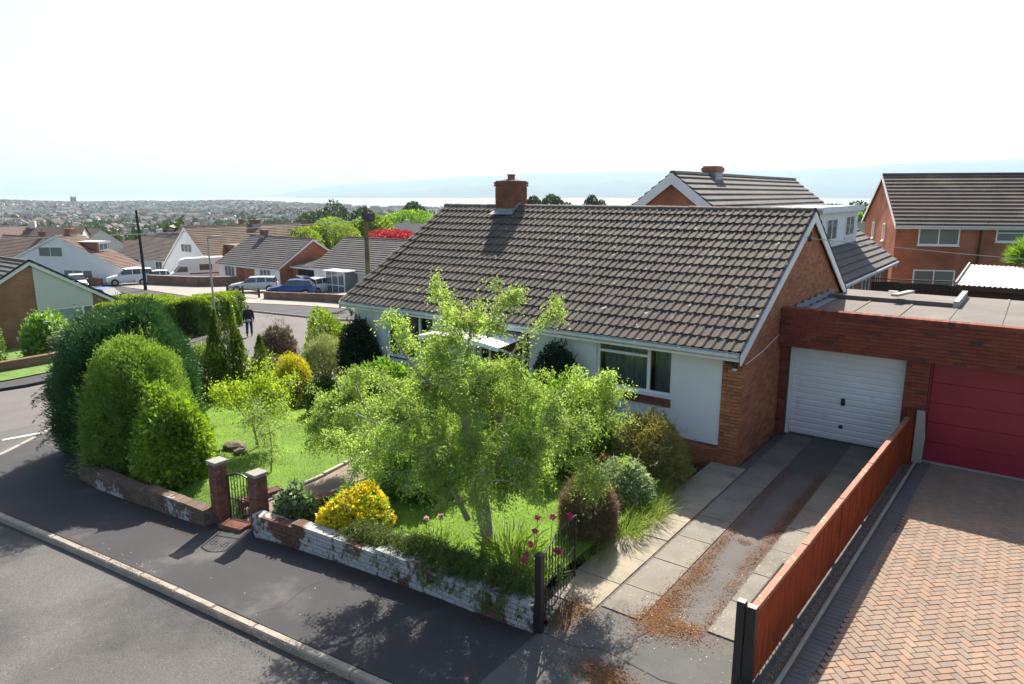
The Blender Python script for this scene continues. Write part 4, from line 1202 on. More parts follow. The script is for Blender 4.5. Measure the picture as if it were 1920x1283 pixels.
# ------------------------------------------------------------------ plants
M_bark = mk('grey_bark', (.30, .26, .205), .95, .25, 6, .25, 40, .6, 40)
M_barkd = mk('dark_bark', (.075, .055, .04), .95, .25, 6, .25, 40, .6, 40)
M_twig = mk('twig', (.16, .12, .085), .9, .2, 6, .2, 40)
LF = {
 'light': leafmat('light_tree_leaf', ((.30, .42, .10), (.36, .47, .12), (.23, .35, .085), (.44, .52, .18), (.32, .43, .11)), .5, (1.15, 1.25, .62), nscale=1.6, nvar=.3),
 'yew': leafmat('dark_conifer_leaf', ((.038, .101, .041), (.054, .135, .047), (.030, .081, .038), (.074, .162, .054)), .2, (1.2, 1.3, .6), nscale=2.2, nvar=.35),
 'bright': leafmat('bright_box_leaf', ((.17, .27, .05), (.22, .34, .06), (.13, .23, .045), (.28, .38, .085)), .38, (1.2, 1.25, .55), nscale=3.2, nvar=.32),
 'gloss': leafmat('glossy_lime_leaf', ((.143, .260, .026), (.234, .364, .039), (.325, .429, .052), (.104, .208, .026)), .35, (1.3, 1.35, .4), rough=.3, spec=.6, nscale=2, nvar=.3),
 'cypress': leafmat('cypress_spray', ((.07, .13, .02), (.12, .19, .028), (.05, .10, .02), (.19, .25, .035)), .3, (1.3, 1.3, .5), nscale=3, nvar=.35),
 'gold': leafmat('golden_privet_leaf', ((.62, .56, .03), (.72, .62, .04), (.46, .46, .035), (.75, .66, .06)), .35, (1.1, 1.1, .5), nscale=2.5, nvar=.2),
 'goldlow': leafmat('greenish_privet_leaf', ((.22, .25, .03), (.28, .30, .04), (.16, .2, .03)), .3, nscale=2.5, nvar=.25),
 'varieg': leafmat('variegated_leaf', ((.22, .29, .08), (.42, .46, .22), (.16, .23, .07), (.30, .36, .14), (.52, .54, .3)), .3, (1.2, 1.2, .7), nscale=2.5, nvar=.2),
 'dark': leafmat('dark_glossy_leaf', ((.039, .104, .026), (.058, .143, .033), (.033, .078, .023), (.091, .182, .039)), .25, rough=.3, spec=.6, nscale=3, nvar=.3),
 'lime': leafmat('lime_acer_leaf', ((.299, .414, .034), (.380, .483, .046), (.241, .356, .034)), .5, (1.2, 1.25, .4), nscale=2.5, nvar=.15),
 'mid': leafmat('mid_green_leaf', ((.145, .275, .043), (.203, .362, .058), (.123, .232, .041), (.261, .420, .072)), .42, (1.3, 1.35, .5), nscale=2, nvar=.28),
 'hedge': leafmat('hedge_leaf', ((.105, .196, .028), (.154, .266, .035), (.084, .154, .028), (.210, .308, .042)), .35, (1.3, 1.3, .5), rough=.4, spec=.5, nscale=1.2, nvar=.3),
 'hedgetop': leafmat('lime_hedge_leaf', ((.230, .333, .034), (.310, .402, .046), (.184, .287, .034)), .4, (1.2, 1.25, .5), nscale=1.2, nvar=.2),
 'heather': leafmat('heather_twig', ((.192, .144, .108), (.264, .204, .156), (.156, .156, .096), (.312, .240, .204)), .25, (1.1, 1.05, .9), nscale=3),
 'brown': leafmat('brown_twiggy_leaf', ((.22, .15, .095), (.28, .20, .13), (.17, .12, .08), (.24, .19, .11)), .3, (1.1, 1, .8), nscale=3),
 'olive': leafmat('olive_gold_leaf', ((.28, .27, .08), (.36, .34, .11), (.22, .22, .075), (.42, .38, .14)), .3, (1.2, 1.1, .6), nscale=4, nvar=.3),
 'climb': leafmat('dark_climber_leaf', ((.018, .04, .02), (.03, .055, .025), (.022, .045, .028), (.04, .06, .03)), .15, nscale=3),
 'rust': leafmat('rust_fern', ((.30, .12, .04), (.22, .09, .03), (.26, .15, .06)), .35, (1.2, 1, .6)),
 'silver': leafmat('silvery_leaf', ((.182, .260, .130), (.286, .364, .208), (.130, .208, .091)), .35, (1.2, 1.25, .8)),
 'juniper': leafmat('trailing_green', ((.078, .124, .029), (.130, .182, .039), (.058, .098, .026), (.182, .221, .058)), .3, (1.25, 1.2, .5), nscale=3, nvar=.3),
 'blade': leafmat('strap_leaf', ((.20, .29, .06), (.25, .34, .08), (.16, .25, .05)), .42, (1.2, 1.2, .6)),
 'yellow': leafmat('yellow_azalea_flower', ((.80, .66, .03), (.82, .70, .04), (.80, .58, .025), (.82, .74, .08)), .35, (1.0, 1.0, .6), nscale=5, nvar=.12),
 'white': leafmat('white_flower', ((.72, .72, .66), (.8, .8, .74)), .35, (1, 1, 1)),
 'pink': leafmat('magenta_flower', ((.62, .06, .22), (.70, .10, .28), (.52, .04, .18)), .35, (1.1, .8, 1)),
 'palepink': leafmat('pale_pink_flower', ((.66, .35, .4), (.7, .42, .45)), .35, (1, 1, 1)),
 'red': leafmat('red_flower', ((.55, .06, .03), (.62, .10, .04)), .35, (1, 1, 1)),
 'maple': leafmat('crimson_maple_leaf', ((.34, .03, .04), (.42, .05, .06), (.28, .025, .035)), .4, (1.2, .9, .9), nscale=1, nvar=.25),
 'spring': leafmat('spring_green_leaf', ((.20, .29, .05), (.26, .34, .06), (.15, .23, .04)), .4, (1.2, 1.25, .5), nscale=.5, nvar=.3),
 'fartree': leafmat('distant_leaf', ((.04, .075, .025), (.055, .095, .03), (.03, .06, .022)), .2, nscale=.15, nvar=.35),
}
def prng(name_seed): return np.random.default_rng(name_seed)

def shrub(name, label, x, y, rx, ry, h, n, size, lf, seed, cat='shrub', asp=.5, lump=.16, nl=34, depth=.07, low=-.15, power=1.0, z=None, up=.3, jit=.6, flowers=None, group=None, stem=True, sharp=14, top=None, p=2.0, clus=7, cl_r=.05, core=True, casp=None, shoots=.035):
    r = prng(seed)
    z0 = z if z is not None else lawnz(x, y) - .02
    t = thing(name, label, cat, (x, y, z0), 0, group)
    P, o = dome_points(n, rx, ry, h, r, lump, nl, depth, low, power, sharp, p, clus, cl_r)
    A = o + r.normal(size=o.shape) * jit + np.array([0, 0, up])
    sz = r.uniform(.6, 1.3, len(P)) * size
    if top is not None:
        sel = P[:, 2] + r.normal(size=len(P)) * h * .08 > h * top[1]
        link('young_foliage', leaf_mesh('young_foliage', P[sel], A[sel], sz[sel], asp, rng=r), LF[top[0]], t, True)
        P, A, sz = P[~sel], A[~sel], sz[~sel]
    link('foliage', leaf_mesh('foliage', P, A, sz, asp, rng=r), LF[lf], t, True)
    Pc, oc = dome_points(n // 3 if core else 0, rx * .84, ry * .84, h * .9, r, lump, nl, .12, low, power, sharp, p)
    if core: link('inner_foliage', leaf_mesh('inner_foliage', Pc, oc + r.normal(size=oc.shape) * 1.0, r.uniform(.8, 1.3, len(Pc)) * size * 2.0, casp or max(asp, .55), rng=r), LF[lf], t, True)
    if shoots:
        Ps, os_ = dome_points(max(12, int(n * shoots / 3)), rx, ry, h, r, lump, nl, .02, max(low, -.1), power, sharp, p)
        k = 9; L_ = np.repeat(r.uniform(.06, .2, len(Ps)) * (rx + ry) * .5 ** .5 + .03, k)
        tt = np.tile(np.linspace(0, 1, k), len(Ps))
        dv = os_ + r.normal(size=os_.shape) * .35 + np.array([0, 0, .45]); dv = np.repeat(dv / np.linalg.norm(dv, axis=1, keepdims=True), k, 0)
        Cs = np.repeat(Ps, k, 0) + dv * (L_ * tt)[:, None]
        link('shoots', leaf_mesh('shoots', Cs, dv + r.normal(size=dv.shape) * .6, r.uniform(.6, 1.1, len(Cs)) * size, asp, rng=r), LF[lf], t, True, 'stuff')
    if flowers:
        fl, fn, fs = flowers
        P, o = dome_points(fn, rx * 1.03, ry * 1.03, h * 1.03, r, lump, nl, .02, .0, power, sharp)
        k = 5
        C = np.repeat(P, k, 0) + r.normal(size=(len(P) * k, 3)) * fs * .3
        A = np.repeat(o, k, 0) + r.normal(size=(len(P) * k, 3)) * .9
        link('flowers', leaf_mesh('flowers', C, A, r.uniform(.7, 1.2, len(C)) * fs, .8, rng=r), LF[fl], t, True, 'stuff')
    if stem:
        mb = MB()
        rr_ = random.Random(seed)
        for k in range(6):
            a = rr_.uniform(0, 2 * PI); q = rr_.uniform(.3, .7)
            e = (rx * q * math.cos(a), ry * q * math.sin(a), h * rr_.uniform(.45, .75))
            mb.tube([(rr_.uniform(-.06, .06) * rx, rr_.uniform(-.06, .06) * ry, -.1), (e[0] * .4, e[1] * .4, e[2] * .5), e], [max(.012, rx * .035), max(.009, rx * .025), .006], 5)
        put('stems', mb, M_barkd, t, True)
    return t

# tall bushes behind the curving wall
shrub('conifer_bush', 'huge dark green shaggy domed conifer at the street corner', -17.35, 7.75, 1.58, 1.5, 3.15, 60000, .085, 'yew', 21, 'bush', asp=.26, lump=.11, nl=110, depth=.07, low=-.35, up=.55, jit=.5, sharp=38, p=2.3, clus=9, cl_r=.07)
shrub('clipped_bush', 'tall light green egg-shaped bush in front of the dark conifer', -15.6, 7.1, 1.12, 1.05, 2.72, 46000, .05, 'bright', 22, 'bush', lump=.13, nl=120, depth=.06, low=-.5, up=.5, sharp=45, p=2.15, clus=8, cl_r=.045)
shrub('camellia_bush', 'glossy lime and yellow-green bush next to the brick gate pillar', -13.95, 7.0, .8, .72, 1.55, 11000, .085, 'gloss', 23, 'bush', asp=.55, lump=.3, nl=40, depth=.09, low=-.4, up=.2)
# drooping sprays on the street side of the conifer
def sprays(parent, pts, seed, n, L, lf, down=-.6, size=.07, asp=.25, name='spray'):
    r = prng(seed)
    C, A = [], []
    for p, d in pts:
        d = np.array(d, float); d /= np.linalg.norm(d)
        t = r.uniform(0, 1, n)
        q = np.array(p) + d * (t * L)[:, None] + np.array([0, 0, 1]) * (down * L * t ** 2)[:, None] + r.normal(size=(n, 3)) * .03 * (1.3 - t)[:, None]
        C.append(q); A.append(np.tile(d + np.array([0, 0, down * .8]), (n, 1)) + r.normal(size=(n, 3)) * .45)
    C = np.concatenate(C); A = np.concatenate(A)
    return link(name, leaf_mesh(name, C, A, r.uniform(.6, 1.2, len(C)) * size, asp, rng=r), LF[lf], parent)
yew = bpy.data.objects['conifer_bush']
r_ = random.Random(4)
sp = []
for k in range(26):
    a = r_.uniform(PI * .85, PI * 1.5); zz = r_.uniform(.5, 1.9)
    sp.append(((-17.35 + 1.5 * math.cos(a), 7.75 + 1.4 * math.sin(a), g(-17, 7) + zz), (math.cos(a), math.sin(a), .1)))
sprays(yew, sp, 5, 70, .55, 'yew')
# upright conifers
def column(label, x, y, h, rad, seed, lf='cypress', spires=4):
    r = prng(seed); z0 = lawnz(x, y) - .02
    t = thing('columnar_conifer', label, 'conifer', (x, y, z0))
    C, A = [], []
    mb = MB()
    for k in range(spires):
        ox, oy = (r.normal(size=2) * rad * .5) if spires > 1 else (0, 0)
        hh = h * (1 if k == 0 else r.uniform(.72, .95)); rd = rad * (.75 if spires > 1 else 1)
        n = int(2600 * h / 2.5 * (1.3 if spires == 1 else 1))
        u = r.uniform(0, 1, n) ** .8; a = r.uniform(0, 2 * PI, n)
        lobes = 1 + .22 * np.sin(a * 5 + u * 23 + k) + .15 * np.sin(a * 3 - u * 31)
        rad_ = rd * np.clip(np.minimum(1.0, (1 - u) * 2.1) * (.65 + .5 * u), .02, 1) * lobes * (1 - r.exponential(.12, n)).clip(.2, 1)
        C.append(np.stack([ox + rad_ * np.cos(a), oy + rad_ * np.sin(a), u * hh], 1))
        A.append(np.stack([np.cos(a) * .45, np.sin(a) * .45, np.full(n, 1.0)], 1) + r.normal(size=(n, 3)) * .22)
        mb.tube([(ox * .3, oy * .3, -.1), (ox, oy, hh * .5), (ox, oy, hh * .92)], [.04, .025, .006], 5)
    C = np.concatenate(C); A = np.concatenate(A)
    link('foliage', leaf_mesh('foliage', C, A, r.uniform(.6, 1.2, len(C)) * .085, .3, rng=r), LF[lf], t, True)
    put('trunk', mb, M_barkd, t, True)
column('slim dark green conifer, tallest of the row by the lawn', -19.25, 11.75, 2.95, .36, 31, spires=2)
column('slim dark green conifer just left of the tallest one', -19.75, 11.35, 2.7, .34, 32, spires=2)
column('slim dark green conifer, shorter, right of the tallest one', -19.35, 12.05, 2.1, .28, 30, spires=1)
column('slim single-spired conifer beside the conifer clump', -20.3, 13.4, 1.75, .24, 33, spires=1)
shrub('dome_bush', 'low clipped olive green dome between the conifers and the big dark bush', -19.9, 11.2, 1.0, .8, 1.55, 9000, .05, 'cypress', 34, 'bush', lump=.1, nl=50, asp=.35, depth=.05, up=.5, top=('gloss', .72))
shrub('clipped_ball', 'golden-topped clipped privet ball', -16.9, 12.15, .56, .56, 1.45, 7500, .045, 'goldlow', 35, 'topiary', lump=.06, nl=40, depth=.05, low=-.55, top=('gold', .5), up=.3)
shrub('clipped_ball', 'large cream-variegated clipped ball beside the golden one', -18.1, 14.3, .86, .8, 1.65, 12000, .045, 'varieg', 36, 'topiary', lump=.09, nl=50, depth=.05, low=-.5)
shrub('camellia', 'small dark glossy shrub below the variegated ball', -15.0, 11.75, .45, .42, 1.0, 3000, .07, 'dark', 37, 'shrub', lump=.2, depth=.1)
shrub('heather_bush', 'brown-grey twiggy heather bush beside the road', -22.2, 15.4, .75, .7, 1.65, 5000, .10, 'heather', 38, 'shrub', asp=.12, lump=.3, depth=.18, up=.9, z=g(-22, 15) + .0)
shrub('heather_bush', 'lower pinkish-grey heather bush by the gravel', -21.0, 14.0, .6, .6, .8, 3000, .08, 'heather', 39, 'shrub', asp=.14, lump=.3, depth=.2, up=.8, z=g(-21, 14))
shrub('spring_shrub', 'loose yellow-green shrub behind the variegated ball', -21.6, 17.4, 1.15, .9, 1.75, 7000, .075, 'gloss', 40, 'shrub', lump=.35, depth=.15, z=g(-21.6, 17.4))
# climbers against the house
shrub('wall_climber', 'dark evergreen climber on the house wall beside the downpipe', -15.45, 13.45, .78, .42, 2.5, 9000, .07, 'climb', 41, 'climber', lump=.15, low=-.8, depth=.12, z=g(-15.5, 13.4) - .02)
shrub('wall_climber', 'dark rounded shrub on the house wall left of the large window', -8.6, 13.45, .68, .4, 2.05, 8000, .065, 'climb', 42, 'climber', lump=.12, low=-.6, depth=.1, z=.0)
# shrubs in the middle of the garden
shrub('leafy_shrub', 'broad fresh green leafy shrub between the path and the house', -12.6, 11.7, 1.05, .85, 1.6, 9500, .085, 'mid', 43, lump=.35, depth=.16, asp=.45)
shrub('leafy_shrub', 'dark-centred rhododendron under the tree by the house wall', -7.35, 11.75, 1.0, .85, 1.7, 8500, .10, 'mid', 44, lump=.28, depth=.12, asp=.4, flowers=('white', 14, .03))
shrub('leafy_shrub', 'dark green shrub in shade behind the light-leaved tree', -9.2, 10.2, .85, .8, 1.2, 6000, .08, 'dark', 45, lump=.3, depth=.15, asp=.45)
shrub('leafy_shrub', 'fresh green leafy shrub beside the path under the tree canopy', -10.75+1.9, 9.1, .8, .7, 1.15, 6500, .075, 'mid', 145, lump=.35, depth=.18, asp=.42)
shrub('olive_bush', 'rounded golden-olive bush at the house corner', -5.72, 12.2, .74, .68, 1.28, 16000, .04, 'olive', 46, lump=.22, nl=90, depth=.07, asp=.4, low=-.3, up=.5, z=.0, sharp=40)
shrub('twiggy_bush', 'round brown twiggy bush behind the open driveway gate', -5.32, 9.25, .47, .45, 1.12, 22000, .06, 'brown', 47, casp=.12, asp=.11, lump=.1, nl=40, depth=.16, low=-.6, up=.4, z=.02, jit=1.2, clus=1)
shrub('daisy_bush', 'silvery shrub with small white flowers beside the driveway', -5.5, 10.75, .55, .55, .85, 4200, .055, 'silver', 48, asp=.3, lump=.3, depth=.15, flowers=('white', 90, .022), z=.02)
shrub('rusty_fern', 'rust-coloured fern under the rhododendron', -6.45, 11.35, .38, .3, .5, 900, .10, 'rust', 49, asp=.3, lump=.3, depth=.3, up=.6, z=.02)
shrub('azalea', 'bright yellow azalea overhanging the white-painted wall', -8.7, 7.2, .5, .4, .6, 1500, .06, 'mid', 50, lump=.55, nl=16, depth=.2, flowers=('yellow', 900, .062), low=-.3, core=False)
shrub('rose_bush', 'small grey-green shrub with white blooms behind the gate pillar', -9.85, 7.0, .36, .3, .62, 1700, .075, 'silver', 51, lump=.3, depth=.2, flowers=('white', 7, .06), asp=.5)
# trailing plant over the wall top
TR = thing('trailing_juniper', 'shaggy green trailing plant spilling over the garden wall top', 'plant', (-6.6, 6.9, g(-6.6, 6.9)))
r_ = random.Random(8)
sp = []
for k in range(320):
    x = r_.uniform(-8.2, -4.75); a = r_.uniform(PI * 1.05, PI * 1.95)
    big = .5 + .5 * math.exp(-((x + 6.2) / 1.1) ** 2)
    sp.append(((x, 6.86 + r_.uniform(-.03, .3), g(x, 6.8) + .46 + r_.uniform(-.02, .16) * big), (math.cos(a), math.sin(a) * 1.1, .5)))
sprays(TR, sp, 12, 110, .42, 'juniper', down=-1.2, size=.055, asp=.2, name='foliage')
mb = MB()
for p, d in sp[::6]: mb.tube([p, (p[0] + d[0] * .15, p[1] + d[1] * .15, p[2] + .05)], [.008, .003], 4)
put('stems', mb, M_barkd, TR)
# strap-leaved clumps and wall-foot grasses
def clump(name, label, x, y, n, hh, rad, lf, seed, cat='plant', asp=.07, z=None, lean=.5, group=None):
    r = prng(seed); z0 = lawnz(x, y) - .01 if z is None else z
    t = thing(name, label, cat, (x, y, z0), 0, group)
    a = r.uniform(0, 2 * PI, n); q = np.sqrt(r.uniform(0, 1, n)) * rad
    C = np.stack([q * np.cos(a), q * np.sin(a), np.zeros(n)], 1)
    D = np.stack([np.cos(a) * lean * q / rad, np.sin(a) * lean * q / rad, np.full(n, 1.0)], 1) + r.normal(size=(n, 3)) * .22
    l = r.uniform(.6, 1.15, n) * hh
    D /= np.linalg.norm(D, axis=1, keepdims=True)
    half = leaf_mesh('leaves', C, D, l, asp, rng=r)
    link('leaves', half, LF[lf], t, True)
    # arching tips
    C2 = C + D * (l * .6)[:, None]; D2 = D + np.stack([np.cos(a), np.sin(a), -.5 * np.ones(n)], 1) * .7
    link('leaf_tips', leaf_mesh('leaf_tips', C2, D2, l * .6, asp * 1.3, rng=r), LF[lf], t, True)
    return t
clump('strap_leaf_clump', 'bright strap-leaved clump beside the tree trunk', -5.75, 7.75, 130, .5, .32, 'blade', 61)
clump('strap_leaf_clump', 'strap-leaved clump behind the end of the white-painted wall', -5.2, 7.35, 110, .42, .28, 'blade', 62)
clump('strap_leaf_clump', 'strap-leaved clump along the wall left of the trunk', -6.85, 7.3, 90, .34, .32, 'blade', 63)
clump('grass_clump', 'tall grass tuft spilling onto the cream slabs', -5.02, 9.75, 420, .38, .34, 'blade', 64, asp=.03, z=.0, lean=.8)
clump('grass_clump', 'grass tuft between the daisy shrub and the driveway', -4.98, 10.5, 420, .36, .36, 'blade', 65, asp=.03, z=.0, lean=.8)
clump('grass_clump', 'low grass tuft beside the brown twiggy bush', -4.98, 8.75, 260, .26, .26, 'blade', 66, asp=.03, z=.0, lean=.8)
clump('grass_clump', 'grass tuft under the olive bush', -5.05, 11.3, 300, .34, .32, 'blade', 67, asp=.03, z=.0, lean=.8)
# magenta flower heads on stalks
def flower(x, y, h, seed, lf='pink', label='tall magenta flower on a thin stalk near the driveway gate', group='magenta flowers near the driveway gate'):
    r = prng(seed); z0 = lawnz(x, y) - .02
    t = thing('tall_flower', label, 'flower', (x, y, z0), 0, group)
    top = (r.normal() * .05, r.normal() * .05, h)
    put('stalk', MB().tube([(0, 0, 0), (top[0] * .3, top[1] * .3, h * .5), top], [.006, .005, .004], 5), LF['blade'], t, True)
    d = unit(46, r)
    link('flower_head', leaf_mesh('flower_head', d * .012 + np.array(top), d + r.normal(size=d.shape) * .3, r.uniform(.03, .05, 46), .7, rng=r), LF[lf], t, True)
    a = r.normal(size=(9, 3)) + np.array([0, 0, .6])
    link('leaves', leaf_mesh('leaves', np.array([[0, 0, h * q] for q in r.uniform(.05, .5, 9)]), a, r.uniform(.08, .14, 9), .3, rng=r), LF['mid'], t, True)
for i, (x, y, h) in enumerate([(-5.15, 7.45, .8), (-4.98, 7.6, .95), (-4.86, 7.75, .95), (-4.93, 7.2, .72), (-4.92, 7.1, .62), (-4.75, 7.45, .6), (-4.72, 7.5, .55), (-5.4, 7.9, .75), (-5.05, 7.15, .5)]):
    flower(x, y, h, 80 + i)
for i, (x, y, h) in enumerate([(-7.0, 7.6, .5), (-7.2, 7.45, .42), (-6.75, 8.3, .5)]):
    flower(x, y, h, 95 + i, 'palepink' if i < 2 else 'pink', 'slender pink flower in the grass left of the tree trunk', 'pink flowers in the grass')

# ------------------------------------------------------------------ trees
def tree(name, label, base, stems, blobs, ntwig, nleaf, lsize, lf, seed, bark=None, cat='tree', group=None, twigr=.008, droop=.35, asp=.42, spread=.085, clump=.13):
    """stems: polylines (offsets from base) with radii; blobs: (centre, radii, weight) that twigs grow into"""
    r = prng(seed)
    t = thing(name, label, cat, base, 0, group)
    bark = bark or M_bark
    mb = MB()
    nodes = []
    for pts, rads in stems:
        mb.tube(pts, rads, 8)
        P = [Vector(p) for p in pts]
        for i in range(len(P) - 1):
            for k in range(4): nodes.append(P[i].lerp(P[i + 1], k / 4))
        nodes.append(P[-1])
    nodes = [n for n in nodes if n.z > min(b[0][2] - b[1][2] for b in blobs) * .6]
    w = np.array([b[2] for b in blobs], float); w /= w.sum()
    tg = []
    cen = []
    for _ in range(max(14, ntwig // 6)):
        b = blobs[r.choice(len(blobs), p=w)]
        d = unit(1, r)[0]; q = r.uniform(.25, 1) ** (1 / 2.2)
        cen.append(Vector([b[0][i] + b[1][i] * d[i] * q for i in range(3)]))
    cs = clump * np.mean([b[1] for b in blobs])
    for _ in range(ntwig):
        c_ = cen[r.integers(len(cen))]
        tg.append(c_ + Vector(r.normal(size=3) * cs * np.array([1, 1, .75]) * (1 if r.random() < .7 else 2.0)))
    org = Vector(stems[0][0][-1])
    tg.sort(key=lambda p: (p - org).length)
    NA_ = np.array([tuple(n) for n in nodes])
    twm = MB()
    C, A = [], []
    for p in tg:
        dd = np.linalg.norm(NA_ - np.array(p), axis=1) + .35 * np.maximum(0, NA_[:, 2] - p.z)
        j = int(dd.argmin()); s = Vector(NA_[j])
        L = (p - s).length
        mid = s.lerp(p, .5) + Vector((0, 0, .13 * L)) + Vector(r.normal(size=3) * .05 * L)
        path = []
        for k in range(6):
            q = k / 5
            path.append((1 - q) ** 2 * s + 2 * q * (1 - q) * mid + q * q * p)
        tip = p + (p - mid).normalized() * .14 + Vector((0, 0, -droop * .3))
        path.append(tip)
        r0 = twigr * (1 + min(2.2, L * 1.2))
        (mb if L > .8 else twm).tube(path, [r0 * (1 - .8 * k / 6) for k in range(7)], 4, cap=False)
        NA_ = np.concatenate([NA_, np.array([tuple(x) for x in path[1:6]])])
        m = int(nleaf * r.uniform(.5, 1.5))
        tt = r.uniform(.25, 1.0, m)
        pp = np.array([tuple(x) for x in path])
        idx = tt * 6; i0 = np.minimum(idx.astype(int), 5); fr = (idx - i0)[:, None]
        q = pp[i0] * (1 - fr) + pp[i0 + 1] * fr
        sd = r.normal(size=(m, 3)) * spread
        sd[:, 2] -= np.abs(r.normal(size=m)) * spread * droop
        C.append(q + sd); dirv = np.array(tuple((p - s).normalized()))
        A.append(np.tile(dirv * .5, (m, 1)) + r.normal(size=(m, 3)) * .8 + np.array([0, 0, -droop]))
    put('trunk', mb, bark, t, True, smooth_=True)
    if twm.f: put('twigs', twm, bark, t, True)
    C = np.concatenate(C); A = np.concatenate(A)
    link('crown', leaf_mesh('crown', C, A, r.uniform(.6, 1.25, len(C)) * lsize, asp, rng=r), LF[lf], t, True)
    return t
def lat(l, d, z):
    """offset given as right-of-view, away, up, turned into plan coordinates"""
    return (RX * l + FX * d, RY * l + FY * d, z)
zb = lawnz(-6.3, 7.85)
st = [([lat(0, 0, -.1), lat(.02, 0, .25), lat(.0, .02, .6), lat(-.05, .05, 1.0), lat(-.2, .1, 1.5), lat(-.35, .15, 2.1), lat(-.3, .2, 2.9), lat(-.2, .1, 3.5)], [.105, .085, .072, .066, .055, .042, .03, .016]),
      ([lat(0, 0, .2), lat(-.09, .02, .5), lat(-.11, .05, .9), lat(.1, .1, 1.4), lat(.5, .15, 1.9), lat(1.0, .2, 2.4), lat(1.5, .2, 2.65)], [.07, .052, .048, .045, .038, .028, .015]),
      ([lat(-.3, .3, .35), lat(-.5, .3, .8), lat(-.9, .2, 1.4), lat(-1.5, .2, 1.9), lat(-2.0, .3, 2.1)], [.05, .042, .036, .026, .014]),
      ([lat(-.05, .05, 1.0), lat(.2, -.5, 1.6), lat(.3, -1.0, 2.1)], [.045, .035, .018]),
      ([lat(-.05, .05, 1.0), lat(-.3, .8, 1.7), lat(-.3, 1.4, 2.4)], [.045, .035, .018]),
      ([lat(-.35, .15, 2.1), lat(.2, .1, 2.8), lat(.6, 0, 3.4)], [.03, .024, .012]),
      ([lat(-.35, .15, 2.1), lat(-1.0, .1, 2.8), lat(-1.3, 0, 3.3)], [.03, .024, .012])]
bl = [(lat(.1, 0, 2.15), (1.55, 1.4, .72), 10), (lat(-1.35, .1, 1.75), (.95, 1.0, .75), 5), (lat(1.15, 0, 1.8), (.95, 1.0, .75), 4), (lat(-.1, -.2, 1.35), (1.1, .9, .55), 4), (lat(-.25, .1, 3.15), (1.15, 1.0, .6), 3.6), (lat(-.15, .1, 3.85), (.6, .5, .45), 1.2), (lat(1.75, .1, 2.5), (.5, .4, .25), .5), (lat(-1.3, .1, 3.1), (.5, .5, .5), .7), (lat(.85, .1, 3.55), (.45, .4, .4), .6)]
tree('garden_tree', 'light green small-leaved tree with pale forked trunk on the lawn', (-6.3, 7.85, zb), st, bl, 880, 125, .049, 'light', 71, droop=.4, spread=.055, clump=.15)
# lime acer and a few more small trees
za = lawnz(-14.0, 9.0)
tree('small_acer', 'small lime-leaved acer with thin leaning stem on the lawn', (-13.9, 8.95, za), [([lat(0, 0, -.05), lat(-.08, 0, .5), lat(-.2, .05, .9)], [.035, .028, .018]), ([lat(-.05, 0, .4), lat(.25, .1, .9)], [.022, .012]), ([lat(-.08, 0, .5), lat(-.5, .1, 1.0)], [.02, .012])],
     [(lat(-.1, 0, 1.3), (.75, .6, .35), 3), (lat(.35, .1, 1.15), (.4, .4, .25), 1)], 110, 70, .06, 'lime', 72, droop=.1, asp=.6, clump=.3)
tree('thin_sapling', 'sparse thin sapling with fine leaves near the left gate pillar', (-12.2, 8.1, lawnz(-12.2, 8.1)), [([lat(0, 0, -.05), lat(.05, 0, .6), lat(0, .05, 1.2)], [.02, .016, .008])],
     [(lat(0, 0, 1.05), (.55, .5, .6), 2)], 60, 45, .045, 'light', 73, droop=.3)
tree('side_tree', 'light green multi-stemmed tree beyond the path', (-10.0, 9.3, lawnz(-10.0, 9.3)), [([lat(0, 0, -.05), lat(-.1, 0, .6), lat(-.4, .1, 1.2), lat(-.6, .1, 1.9)], [.05, .042, .03, .014]), ([lat(0, 0, .3), lat(.3, .1, 1.0), lat(.4, .2, 1.7)], [.035, .026, .012])],
     [(lat(-.35, 0, 1.5), (1.1, .9, .6), 3), (lat(-1.0, 0, 1.0), (.7, .6, .5), 1.6)], 260, 110, .052, 'light', 74, droop=.4, spread=.055)
# lawn stones
for i, (x, y, s, lab) in enumerate([(-14.3, 8.6, .24, 'weathered grey-brown stone on the lawn, the larger of two'), (-13.85, 8.45, .15, 'small weathered stone on the lawn, the smaller of two')]):
    bm = bmesh.new(); bmesh.ops.create_icosphere(bm, subdivisions=2, radius=s)
    rr_ = random.Random(i)
    for v in bm.verts: v.co = Vector((v.co.x * 1.3, v.co.y, v.co.z * .55)) * rr_.uniform(.85, 1.12)
    me = bpy.data.meshes.new('garden_stone'); bm.to_mesh(me); bm.free()
    o = link('garden_stone', me, mk('mossy_stone', (.14, .115, .09), .95, .3, 8, .2, 40, .6, 30)); o.location = (x, y, lawnz(x, y) + s * .2); tag(o, lab, 'stone')
# ------------------------------------------------------------------ neighbouring houses
B_red = brickmat('red_brickwork', (.40, .125, .055), (.33, .10, .048), (.30, .2, .15))
B_orange = brickmat('orange_brickwork', (.33, .13, .065), (.27, .10, .05), (.3, .23, .18))
B_brown = brickmat('brown_brickwork', (.2, .1, .07), (.16, .085, .06), (.22, .18, .15))
M_cladding = mk('white_cladding', (.78, .79, .8), .6, .04, 1, .04, 40)
M_roof_br = mk('brown_tile_roof', (.125, .095, .078), .9, .2, .8, .2, 12, .4, 20, stain=((.19, .15, .10), .5, .56, .15))
M_roof_gr = mk('grey_tile_roof', (.115, .103, .096), .9, .18, .8, .2, 12, .4, 20)
M_roof_rd = mk('russet_tile_roof', (.17, .11, .085), .9, .2, .8, .2, 12, .4, 20)
M_roof_gold = mk('lichened_tile_roof', (.145, .105, .07), .9, .25, .8, .2, 12, .4, 20)
M_panelpale = mk('pale_panel', (.58, .57, .55), .7, .05, 1, .04, 30)

